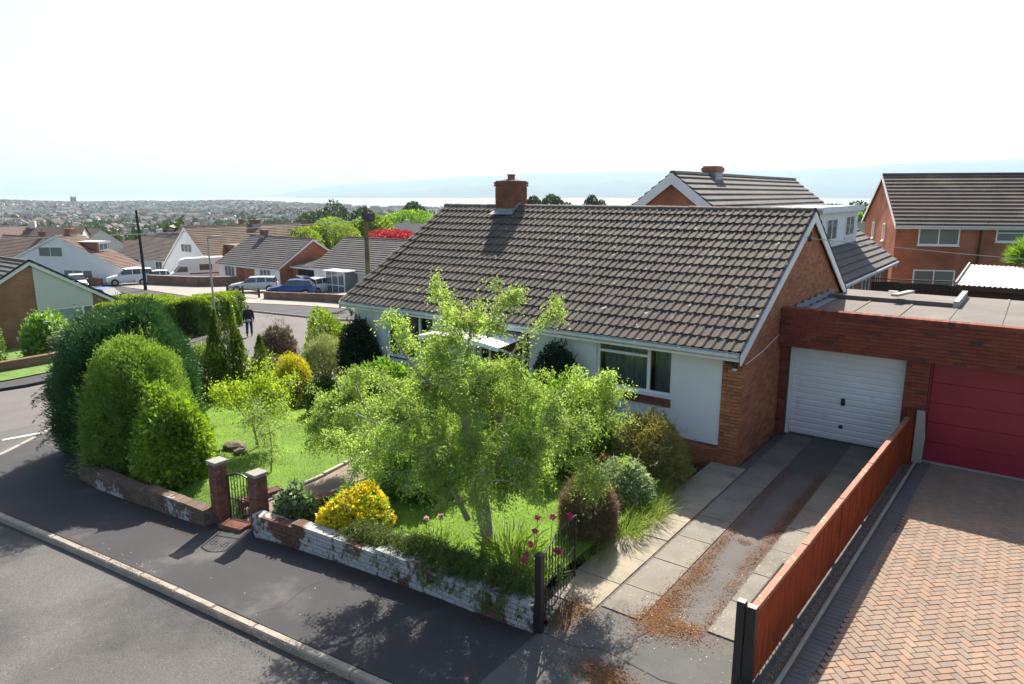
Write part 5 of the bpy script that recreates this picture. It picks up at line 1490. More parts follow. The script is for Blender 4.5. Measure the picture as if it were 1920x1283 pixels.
def far_window(t, face, L, W, u, z0, w, h, mull=1, frame=None, sill=True, gl=None):
    """window standing 4 cm proud of a wall of the house in local space; face f b l r"""
    fw = .07
    mb = MB()
    mb.box(0, w, -.05, .02, 0, fw); mb.box(0, w, -.05, .02, h - fw, h)
    mb.box(0, fw, -.048, .02, fw, h - fw); mb.box(w - fw, w, -.048, .02, fw, h - fw)
    for k in range(1, mull + 1): mb.box(w * k / (mull + 1) - .03, w * k / (mull + 1) + .03, -.046, .02, fw, h - fw)
    o = put('window', mb, frame or M_upvc, t, True)
    xs = [fw] + [w * k / (mull + 1) for k in range(1, mull + 1)] + [w - fw]
    for a, b in zip(xs[:-1], xs[1:]):
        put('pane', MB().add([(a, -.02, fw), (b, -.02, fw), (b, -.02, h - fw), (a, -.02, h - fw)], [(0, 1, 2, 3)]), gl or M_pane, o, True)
    if sill: put('sill', MB().box(-.05, w + .05, -.1, .0, -.06, -.005), M_upvc, o, True)
    if face == 'f': o.location = (u, -W / 2, z0)
    elif face == 'b': o.location = (-u, W / 2, z0); o.rotation_euler = (0, 0, PI)
    elif face == 'r': o.location = (L / 2, u, z0); o.rotation_euler = (0, 0, PI / 2)
    else: o.location = (-L / 2, -u, z0); o.rotation_euler = (0, 0, -PI / 2)
    return o

def house(name, label, x, y, z, rot, L, W, eh, rh, wallm, roofm, wins=(), chim=(), gable=None, oh=.35, cat='house', cw=.34, barge=.2, group=None, gutter=True, front=None, doors=()):
    t = thing(name, label, cat, (x, y, z), rot, group)
    mb = MB()
    mb.box(-L / 2, L / 2, -W / 2, W / 2, -1.2, eh)
    put('wall', mb, wallm, t, True)
    for s in (-1, 1):
        p = [(s * L / 2, -W / 2, eh), (s * L / 2, W / 2, eh), (s * L / 2, 0, rh - .08)]
        put('gable', MB().prism(p, (-s * .25, 0, 0)), gable or wallm, t, True, fix=True)
    if front is not None:
        put('front_facing', MB().box(-L / 2 + .0, L / 2 - .0, -W / 2 - .012, -W / 2 + .02, -.3, eh), front, t, True)
    sl = (rh - eh) / (W / 2)
    a = math.atan(sl)
    run = W / 2 + oh
    ln = run / math.cos(a)
    n = max(4, int(ln / cw))
    mb = MB()
    xo = L / 2 + .12
    for s in (-1, 1):
        for k in range(n):
            f0, f1 = k / n, (k + 1) / n
            y0, y1 = s * run * (1 - f0), s * run * (1 - f1)
            z0, z1 = rh - sl * run * (1 - f0) + .05, rh - sl * run * (1 - f1) + .03
            vs = [(-xo, y0, z0 + .045), (xo, y0, z0 + .045), (xo, y1, z1), (-xo, y1, z1), (-xo, y0, z0 - .02), (xo, y0, z0 - .02)]
            mb.add(vs, [(0, 1, 2, 3), (4, 5, 1, 0)] if s < 0 else [(3, 2, 1, 0), (0, 1, 5, 4)])
    mb.prism([(-xo, -run, rh - sl * run), (-xo, 0, rh), (-xo, run, rh - sl * run), (-xo, run - .1, rh - sl * run - .1), (-xo, 0, rh - .1), (-xo, -run + .1, rh - sl * run - .1)], (2 * xo, 0, 0))
    rf = put('roof', mb, roofm, t, True)
    rm_ = MB()
    for x0 in np.arange(-xo, xo - .2, .46): rm_.prism([(x0, -.13, rh + .0), (x0, -.07, rh + .1), (x0, .07, rh + .1), (x0, .13, rh + .0)], (.45, 0, 0))
    put('ridge', rm_, roofm, rf, True)
    for s in (-1, 1):
        for q in (-1, 1):
            xs = s * (xo + .01)
            p = [(xs, q * run, rh - sl * run + .02), (xs, 0, rh + .02), (xs, 0, rh - barge * 1.15), (xs, q * run, rh - sl * run - barge)]
            put('bargeboard', MB().prism(p, (s * .03, 0, 0)), M_paintwood, t, True, fix=True)
    for q in (-1, 1):
        yy = q * (run + .0)
        ze = rh - sl * run
        put('fascia', MB().box(-xo + .02, xo - .02, min(yy, yy - q * .05), max(yy, yy - q * .05), ze - .2, ze - .03), M_paintwood, t, True)
        if gutter: put('gutter', MB().tube([(-xo + .03, yy + q * .055, ze - .06), (xo - .03, yy + q * .055, ze - .06)], .055, 7), M_gutter, t, True)
    for cx, cy, w, d, top, m, pots in chim:
        cz = rh - abs(cy) * sl
        c = put('chimney', MB().box(cx - w / 2, cx + w / 2, cy - d / 2, cy + d / 2, cz - .6, top).box(cx - w / 2 - .05, cx + w / 2 + .05, cy - d / 2 - .05, cy + d / 2 + .05, top - .22, top - .06), m, t, True)
        for k in range(pots):
            px = cx + (k - (pots - 1) / 2) * .4
            put('chimney_pot', MB().lathe([(.13, top - .02), (.11, top + .28), (.14, top + .3), (.14, top + .36), (.09, top + .36)], (px, cy, 0), 10), M_terracotta, c, True)
        put('flashing', MB().box(cx - w / 2 - .012, cx + w / 2 + .012, cy - d / 2 - .012, cy + d / 2 + .012, cz - .5, cz + .12), M_lead, c, True)
    for w_ in wins: far_window(t, w_[0], L, W, *w_[1:])
    for u, w_, h_, m in doors: put('door', MB().box(u, u + w_, -W / 2 - .04, -W / 2, 0, h_), m, t, True)
    return t

def dormer(t, x0, x1, y_face, y_in, z0, z1, m, wins=(), roofm=None, over=.18, cheek=None):
    """flat-roofed dormer on the -y slope of a house (local space)"""
    d = put('dormer', MB().box(x0, x1, y_face, y_in, z0, z1), m, t, True)
    put('dormer_roof', MB().box(x0 - over, x1 + over, y_face - over, y_in + .6, z1 + .002, z1 + .1), roofm or M_felt, d, True)
    put('dormer_fascia', MB().box(x0 - over, x1 + over, y_face - over - .025, y_face - over - .002, z1 - .12, z1 + .13), M_paintwood, d, True)
    put('apron', MB().box(x0 - .05, x1 + .05, y_face - .03, y_face - .003, z0 - .25, z0 + .12), M_lead, d, True)
    for u, zz, w, h, mu in wins:
        o = far_window(d, 'f', 0, 0, u, zz, w, h, mu)
        o.location = (u, y_face, zz)
    return d

# house behind the bungalow: ridge runs away from the street
zb_ = g(-11, 33)
HM = house('dormer_house', 'red brick house with white dormer and dark roof behind the bungalow', -11.2, 33.1, zb_, PI / 2, 15.8, 10.2, 2.4 - zb_, 6.25 - zb_, B_red, M_roof_gr,
           wins=[('f', -2.2, 1.0 - zb_, 1.5, 1.05, 1), ('f', 1.2, .7 - zb_, 1.6, 1.35, 1), ('f', 4.3, .7 - zb_, 1.2, 1.35, 1)],
           chim=[(-4.0, 0, .8, .55, 6.62 - zb_, B_red, 0)], barge=.34)
dormer(HM, -3.0, 4.6, -4.05, -1.0, 3.12 - zb_, 4.86 - zb_, M_cladding, [(-1.6, 3.55 - zb_, 1.9, .95, 1), (1.9, 3.6 - zb_, 1.8, .95, 1)], mk('white_roof_sheet', (.6, .6, .6), .7, .05, 1, .05, 20))
# two-storey red house
ang_ = math.radians(22.5)
ux, uy = math.cos(ang_), math.sin(ang_)
cxr, cyr = -6.5 + ux * 8 - uy * 3.75, 44.9 + uy * 8 + ux * 3.75
zr_ = -.7
HR = house('two_storey_house', 'tall red brick two-storey house with brown roof and white windows', cxr, cyr, zr_, ang_, 16, 7.5, 4.05 - zr_, 6.62 - zr_, B_red, M_roof_br,
           wins=[('f', -6.85, 2.72 - zr_, 2.05, 1.2, 1), ('f', -3.05, 2.95 - zr_, 1.4, .95, 0), ('f', -6.9, .1 - zr_, 2.1, 1.25, 1), ('f', .6, 2.7 - zr_, 2.0, 1.2, 1),
                 ('l', 1.0, 2.8 - zr_, .45, 1.0, 0), ('l', -1.6, 2.8 - zr_, .45, 1.0, 0)], barge=.2)
put('transom', MB().box(-3.0, -1.7, -3.80, -3.76, 3.4 - zr_, 3.46 - zr_), M_upvc, HR, True)
put('downpipe', MB().tube([(-3.55, -3.9, 4.0 - zr_), (-3.8, -3.86, 3.75 - zr_), (-3.82, -3.85, 1.2 - zr_), (-3.9, -3.85, -.3)], .06, 7), M_black, HR, True)
# corner bungalow on the left
HC = house('gabled_bungalow', 'brick bungalow with pale panelled gable at the road corner', -51.5, 15.61, -2.95, 0, 13, 8.66, -.82 + 2.95, 1.82 + 2.95, B_orange, M_roof_gr,
           wins=[('r', -4.25, .75, 1.2, 1.1, 0)], barge=.16, oh=.4)
# pale gable panel and picture window below it
yy0, yy1 = .15, 3.1
rk = lambda y: 1.82 + 2.95 - (abs(y)) * (2.64 / 4.33) - .12
gpn = put('gable_panel', MB().prism([(6.5, yy0, 2.03), (6.5, yy1, 2.03), (6.5, yy1, rk(yy1)), (6.5, yy0, rk(yy0))], (.05, 0, 0)), M_panelpale, HC, True, fix=True)
far_window(HC, 'r', 13, 8.66, yy0 + .02, .55, .62, 1.46, 0)
far_window(HC, 'r', 13, 8.66, yy0 + .64, .55, 1.7, 1.46, 0, gl=mk('blind_pane', (.28, .36, .38), .2, .05, 1, 0, 1, 0, 1, .7))
far_window(HC, 'r', 13, 8.66, yy0 + 2.34, .55, .6, 1.46, 0)
put('barge_cap', MB().prism([(6.66, 0, 4.93), (6.66, 4.75, 4.93 - 4.75 * .61), (6.66, 4.75, 4.83 - 4.75 * .61), (6.66, 0, 4.82)], (.05, 0, 0)).prism([(6.66, 0, 4.93), (6.66, -4.75, 4.93 - 4.75 * .61), (6.66, -4.75, 4.83 - 4.75 * .61), (6.66, 0, 4.82)], (.05, 0, 0)), M_black, HC, True, fix=True)
# bungalows across the side road
z3 = -4.55
H3 = house('white_bungalow', 'white-fronted bungalow with brown roof, brick gable and dark chimney', -70.8, 50.5, z3, 0, 11.6, 9.0, 2.4, .6 - z3, B_red, M_roof_gr, front=M_render,
           wins=[('f', -4.6, .75, 2.0, 1.35, 2), ('f', 2.2, .75, 2.0, 1.35, 2)], chim=[(-3.1, .0, .8, .6, 1.35 - z3, B_brown, 0)],
           doors=[(-1.6, .9, 2.1, mk('red_door', (.2, .04, .03), .5))])
put('brick_panel', MB().box(-2.3, 1.2, -4.53, -4.514, -.2, 2.4), B_red, H3, True)
z4 = -4.0
H4 = house('white_bungalow', 'white-fronted bungalow with glazed porch and brown roof', -53.2, 50.5, z4, 0, 12, 9.0, 2.4, 1.0 - z4, B_red, M_roof_gr, front=M_render,
           wins=[('f', -4.3, .75, 1.8, 1.35, 2), ('f', 3.0, .75, 1.6, 1.3, 1)])
pz = put('porch', MB().box(-2.2, .6, -6.2, -4.53, -.1, .02), M_upvc, H4, True)
put('porch_roof', MB().box(-2.35, .75, -6.35, -4.53, 2.2, 2.3), M_upvc, pz, True)
for x0 in (-2.2, -1.25, -.35, .52): put('porch_post', MB().box(x0, x0 + .08, -6.2, -6.12, .02, 2.2), M_upvc, pz, True)
put('porch_rail', MB().box(-2.2, .6, -6.21, -6.12, .85, .95), M_upvc, pz, True)
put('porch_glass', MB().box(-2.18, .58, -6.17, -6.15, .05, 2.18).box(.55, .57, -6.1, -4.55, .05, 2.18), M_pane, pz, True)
# car port between the two
HP = house('brick_garage', 'dark open brick garage between the two white-fronted bungalows', -62.3, 50.5, -4.4, 0, 5.0, 6, 2.3, 2.75, B_red, M_felt, oh=.2, cat='garage', gutter=False)
put('garage_opening', MB().box(-1.5, 1.6, -3.03, -3.0, 0, 2.0), M_dark, HP, True)
# steep white chalet
zA = -6.3
HA = house('white_chalet', 'steep white-gabled chalet with red brick dormer behind the motorhome', -90.6, 59, zA, PI / 2, 18, 12.4, 2.35, 1.2 - zA, M_render, M_roof_gold,
           wins=[('l', -1.3, 4.25, 2.6, 1.1, 2), ('l', -3.0, .8, 2.2, 1.3, 1)], chim=[(1.5, 0, 1.3, .8, 1.9 - zA, B_brown, 1)], barge=.25)
dormer(HA, -5.2, 8.0, -5.2, -1.5, 3.1, 5.1, B_red, [(-1.6, 3.9, 1.8, 1.0, 1), (3.5, 3.9, 1.8, 1.0, 1)])
zB = -5.2
HBB = house('gabled_chalet', 'white rendered chalet with brown roof, small dormer and chimney', -95.2, 37.6, zB, PI / 2 + math.radians(25), 3.6, 16.6, 2.3, .6 - zB, M_render, M_roof_rd,
            wins=[('l', -2.6, 3.3, 3.4, 1.2, 1), ('l', .6, .5, 4.0, 1.3, 2)], chim=[(.6, 0, 1.1, .8, 1.4 - zB, B_orange, 1)], barge=.2)
dormer(HBB, -.5, 1.2, -4.6, -1.5, 3.6, 5.0, B_red, [(-.35, 4.0, 1.4, .85, 1)], mk('white_dormer_roof', (.6, .6, .6), .7, .05))
HD = house('long_bungalow', 'low brown-roofed bungalow with white gable between the two chalets', -112, 60, -6.6, 0, 20, 10, 2.4, 5.2, M_render, M_roof_br, wins=[('f', -4, .8, 2, 1.2, 1), ('f', 3, .8, 2, 1.2, 1)], barge=.2)
HE = house('russet_house', 'russet-roofed house beyond the pale gabled bungalow', -132, 47, -7.5, .1, 24, 10, 3.0, 6.2, B_brown, M_roof_rd, chim=[(3, 0, .9, .7, 7.1, B_brown, 1)], wins=[('f', -3, 1, 2, 1.2, 1)])
HF = house('dark_roofed_house', 'dark-roofed house half hidden behind the chalets', -128, 70, -8.2, .15, 14, 9, 3.2, 6.4, B_brown, M_roof_gr, chim=[(-3, 0, .9, .7, 7.2, B_brown, 1)])

# ------------------------------------------------------------------ back gardens on the right: fence, shed, posts
M_fbrown = mk('brown_fence', (.075, .05, .038), .85, .2, 3, .2, 40)
BF = thing('back_fence', 'dark brown timber fence below the two-storey house', 'fence', (-4.5, 37, g(-4.5, 37)))
a, b = Vector((-6.9, 36.4)), Vector((-1.2, 38.6))
n = 42
for k in range(n):
    p = a.lerp(b, k / n)
    st_ = .12 * (k // 14)
trs = []
ang2 = math.atan2(b.y - a.y, b.x - a.x)
for k in range(n):
    p = a.lerp(b, (k + .5) / n)
    trs.append(((p.x, p.y + (.012 if k % 2 else 0), g(p.x, p.y) - .1 - .06 * (k // 14)), (0, 0, ang2), (1, 1, 1)))
pieces('board', boxmesh('board', .142, .02, 1.95, 0, M_fbrown), M_fbrown, BF, trs)
put('cap_rail', MB().beam((a.x, a.y, 1.62), (b.x, b.y, 1.56), .09, .04), M_fbrown, BF)
SH = thing('garden_shed', 'low shed with pale corrugated roof beyond the flat garage roof', 'shed', (0, 33, g(0, 33)))
put('wall', MB().box(-2.0, 3.5, 31.2, 36.2, -.5, 1.95), M_fbrown, SH)
mb = MB()
xs = np.arange(-2.3, 3.8, .06)
top = [(x, .025 * math.sin(x * 2 * PI / .16)) for x in xs]
mb.add([(x, 30.9, 2.2 + z) for x, z in top] + [(x, 36.6, 2.5 + z) for x, z in top], [(i, i + 1, len(top) + i + 1, len(top) + i) for i in range(len(top) - 1)])
put('corrugated_roof', mb, mk('pale_corrugated_sheet', (.42, .41, .37), .6, .1, 1, .1, 30), SH, smooth_=True)
put('fascia', MB().box(-2.3, 3.7, 30.86, 30.9, 2.0, 2.17), M_fbrown, SH)
put('barge', MB().prism([(-2.34, 30.9, 2.16), (-2.34, 36.6, 2.46), (-2.34, 36.6, 2.6), (-2.34, 30.9, 2.3)], (.05, 0, 0)), M_conc, SH, fix=True)
for i, (x, y, z1, w, lab, m) in enumerate([(-4.35, 31.0, 1.72, .26, 'pale square post standing in front of the brown fence', M_conc), (-3.05, 30.0, 1.55, .16, 'short pale post beside the garage roof edge', M_conc)]):
    tag(put('garden_post', MB().box(x - w / 2, x + w / 2, y - w / 2, y + w / 2, g(x, y) - .3, z1).box(x - w * .62, x + w * .62, y - w * .62, y + w * .62, z1 + .002, z1 + .06), m), lab, 'post')
sheet_ = tag(put('white_sheet_roof', MB().obox((-3.0, 23.9, 2.45), (.85, .1, -.02), (-.05, .42, .02), (0, 0, .02)), M_cladding), 'white sheet roof edge behind the garage roof', 'roof')
# spiky plant above the shed
CP = thing('spiky_palm', 'bushy spiky green plant rising beside the corrugated shed roof', 'plant', (-.2, 37.6, g(-.2, 37.6)))
r = prng(301)
d = unit(1500, r); d = d[d[:, 2] > -.35]
link('leaves', leaf_mesh('leaves', d * .1 + np.array([0, 0, 3.1]), d + np.array([0, 0, .25]), r.uniform(.7, 1.15, len(d)), .06, rng=r), LF['mid'], CP, True)
put('trunk', MB().tube([(0, 0, -.2), (.05, 0, 1.5), (0, 0, 3.1)], [.12, .1, .09], 8), M_barkd, CP, True)
# ------------------------------------------------------------------ hedges, walls, poles, cars, person
def hedge(name, label, pts, w, h, n, size, lf, seed, topf=None, z=None):
    """clipped hedge along a path: leaves on its sides and top"""
    r = prng(seed)
    p0 = pts[0]
    t = thing(name, label, 'hedge', (p0[0], p0[1], g(*p0)))
    segs = [(Vector(a), Vector(b)) for a, b in zip(pts[:-1], pts[1:])]
    tot = sum((b - a).length for a, b in segs)
    C, A, T = [], [], []
    stems = MB()
    for a, b in segs:
        m = int(n * (b - a).length / tot)
        u = r.uniform(0, 1, m); d = (b - a).normalized(); nr = np.array([-d.y, d.x])
        side = r.uniform(0, 1, m); per = 2 * h + w
        s = side * per
        off = np.where(s < h, -w / 2, np.where(s > h + w, w / 2, s - h - w / 2))
        zz = np.where(s < h, s, np.where(s > h + w, per - s, h))
        bulge = .1 * np.sin(u * (b - a).length * 2.1) + .07 * np.sin(u * (b - a).length * 5.3 + zz * 3)
        shrink = 1 - np.abs(r.exponential(.16, m))
        base = np.array([a.x, a.y]) + np.outer(u, np.array([(b - a).x, (b - a).y]))
        rnd = 1 - .18 * np.clip((zz / h - .75) / .25, 0, 1) ** 2
        xy = base + nr * ((off * (1 + bulge)) * shrink * rnd)[:, None] + r.normal(size=(m, 2)) * .03
        gz = np.array([g(*q) for q in xy])
        C.append(np.column_stack([xy, gz + zz * (1 + bulge * .35) * (.97 + .03 * shrink) + r.normal(size=m) * .03]))
        o = np.column_stack([nr[0] * np.sign(off) * (zz < h), nr[1] * np.sign(off) * (zz < h), (zz >= h) * 1.0])
        A.append(o + r.normal(size=(m, 3)) * .7 + np.array([0, 0, .3])); T.append(zz)
        for k in range(int((b - a).length / .6)):
            q = a.lerp(b, (k + .5) / max(1, int((b - a).length / .6)))
            stems.tube([(q.x, q.y, g(q.x, q.y) - .1), (q.x + r.normal() * .1, q.y + r.normal() * .1, g(q.x, q.y) + h * .8)], [.04, .015], 5)
    C = np.concatenate(C); A = np.concatenate(A); T = np.concatenate(T)
    sz = r.uniform(.6, 1.3, len(C)) * size
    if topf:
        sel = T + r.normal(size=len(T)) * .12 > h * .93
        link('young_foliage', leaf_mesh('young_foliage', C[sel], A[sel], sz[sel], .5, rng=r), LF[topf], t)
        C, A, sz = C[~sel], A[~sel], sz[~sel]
    link('foliage', leaf_mesh('foliage', C, A, sz, .5, rng=r), LF[lf], t)
    put('stems', stems, M_barkd, t)
    return t
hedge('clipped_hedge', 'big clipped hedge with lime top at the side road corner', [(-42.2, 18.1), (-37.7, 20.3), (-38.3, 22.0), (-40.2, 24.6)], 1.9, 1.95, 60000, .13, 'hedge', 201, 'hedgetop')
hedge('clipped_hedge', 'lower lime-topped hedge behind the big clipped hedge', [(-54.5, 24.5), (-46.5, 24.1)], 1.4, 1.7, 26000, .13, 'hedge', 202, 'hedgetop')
hedge('clipped_hedge', 'dark green hedge on the low wall of the corner garden', [(-40.5, 8.6), (-38.4, 11.6)], 1.7, 1.75, 26000, .11, 'hedge', 203)
shrub('rose_shrub', 'white-flowered rose bush in front of the pale gable window', -38.9, 13.9, 1.2, 1.1, 2.0, 7000, .10, 'mid', 204, z=g(-38.9, 13.9), lump=.3, depth=.15, flowers=('white', 46, .13))
shrub('red_shrub', 'small red-flowered shrub beside the white rose bush', -39.8, 15.9, .75, .6, 1.35, 1800, .09, 'mid', 205, z=g(-39.8, 15.9), lump=.3, depth=.2, flowers=('red', 55, .12))
shrub('leafy_shrub', 'grey-green leafy shrub at the end of the corner garden wall', -37.2, 14.2, .9, .8, 1.3, 4000, .10, 'silver', 206, z=g(-37.2, 14.2), lump=.3, depth=.15)

def low_wall(name, label, pts, h, w, m, cap=None, group=None):
    t = thing(name, label, 'wall', (pts[0][0], pts[0][1], g(*pts[0])), 0, group)
    mb, cb = MB(), MB()
    for a, b in along(pts, 2.0):
        za, zb = g(a.x, a.y), g(b.x, b.y)
        d = (b - a).normalized(); nr = Vector((-d.y, d.x)) * w / 2
        vs = []
        for q, z in ((a, za), (b, zb)):
            for s in (-1, 1):
                vs += [(q.x + nr.x * s, q.y + nr.y * s, z - .3), (q.x + nr.x * s, q.y + nr.y * s, z + h)]
        mb.add(vs, [(0, 4, 5, 1), (2, 3, 7, 6), (1, 5, 7, 3), (0, 1, 3, 2), (4, 6, 7, 5)])
        cb.obox(((a.x + b.x) / 2, (a.y + b.y) / 2, (za + zb) / 2 + h + .03), ((b.x - a.x) / 2, (b.y - a.y) / 2, (zb - za) / 2), (nr.x * 1.2, nr.y * 1.2, 0), (0, 0, .028))
    put('brickwork', mb, m, t, fix=True)
    put('coping', cb, cap or m, t)
    return t
low_wall('low_wall', 'low dark brick wall of the corner bungalow garden', [(-36.2, 5.5), (-35.6, 9.0), (-35.4, 12.0), (-36.6, 15.0)], .42, .25, B_brown)
low_wall('low_wall', 'low red-brown brick wall in front of the glazed-porch bungalow', [(-56.0, 37.9), (-50.5, 36.9), (-44, 35.8), (-38.5, 34.9)], .6, .25, B_brown)
low_wall('boundary_wall', 'tall brown boundary wall in front of the motorhome', [(-82.5, 40.6), (-79, 41.2), (-73.6, 42.2), (-71.5, 45)], 1.05, .25, B_brown, M_conc)
low_wall('low_wall', 'short brick wall near the white estate car', [(-92, 36.5), (-86.5, 37.2)], .8, .25, B_brown)
# rail fence at the silver car
RF = thing('rail_fence', 'short brown timber rail fence beside the silver estate car', 'fence', (-60, 38.5, g(-60, 38.5)))
zz = g(-60, 38.5)
for x in (-63.0, -60.4, -57.8): put('post', MB().box(x - .07, x + .07, 38.43, 38.57, zz - .4, zz + 1.0), M_fbrown, RF)
for k in (.35, .7): put('rail', MB().box(-63, -57.8, 38.47, 38.53, zz + k, zz + k + .1), M_fbrown, RF)

# poles, lamp, wires
M_lamp = mk('galvanised_post', (.33, .34, .34), .5, .1, 2, .1, 30, 0, 1, .5)
LP = thing('street_lamp', 'slim grey street lamp standing by the clipped hedge', 'lamp', (-35.6, 20.9, g(-35.6, 20.9)))
put('post', MB().tube([(0, 0, -.2), (0, 0, 1.0), (0, 0, 1.05), (-.06, 0, 5.25)], [.085, .08, .06, .04], 10), M_lamp, LP, True)
put('arm', MB().tube([(-.06, 0, 5.25), (-.05, 0, 5.33), (.25, .1, 5.38)], [.035, .03, .025], 7), M_lamp, LP, True)
put('lamp_head', MB().obox((.45, .16, 5.38), (.28, .09, .01), (-.035, .1, 0), (0, 0, .05)), M_lamp, LP, True)
P1 = thing('telegraph_pole', 'black telegraph pole behind the lime-topped hedge', 'pole', (-76, 37.0, g(-76, 37)))
put('pole', MB().tube([(0, 0, -.4), (-.05, 0, 4), (-.25, 0, 8.4)], [.17, .15, .11], 9), mk('creosoted_pole', (.02, .018, .02), .8, .2, 3, .2, 20), P1, True)
P2 = thing('telegraph_pole', 'mossy wooden telegraph pole with black transformer box behind the bungalow roof', 'pole', (-40.6, 36.5, g(-40.6, 36.5)))
put('pole', MB().tube([(0, 0, -.4), (0, 0, 3), (.02, 0, 7.2)], [.2, .18, .15], 9), mk('mossy_pole', (.15, .14, .05), .9, .25, 3, .2, 20, stain=((.09, .075, .05), 1.5, .5, .1)), P2, True)
put('transformer_box', MB().box(.05, .75, -.25, .25, 6.2, 6.75).lathe([(.14, 6.3), (.14, 6.7), (.05, 6.85)], (-.25, 0, 0), 10), M_black, P2, True)
put('crossarm', MB().box(-.5, .85, -.05, .05, 6.1, 6.19), M_black, P2, True)
for x in (.2, .55): put('insulator', MB().lathe([(.03, 6.75), (.06, 6.8), (.03, 6.86), (.05, 6.9), (.0, 6.95)], (x, 0, 0), 8), M_black, P2, True)
def wire(label, p, q, sag, r=.016, m=None):
    p, q = Vector(p), Vector(q)
    pts = [p.lerp(q, k / 16) - Vector((0, 0, sag * 4 * (k / 16) * (1 - k / 16))) for k in range(17)]
    return tag(put('overhead_wire', MB().tube(pts, r, 4), m or M_lamp), label, 'wire')
wire('pale overhead wire running past the black telegraph pole and chalets', (-98, 18, 1.0), (-40.6, 36.5, g(-40.6, 36.5) + 6.2), .5, .03, mk('pale_wire', (.5, .48, .42), .6, .1))
wire('thin overhead wire from the bungalow gable towards the right', (-4.24, 17.28, 4.5), (6, 30, 3.2), .12, .009)

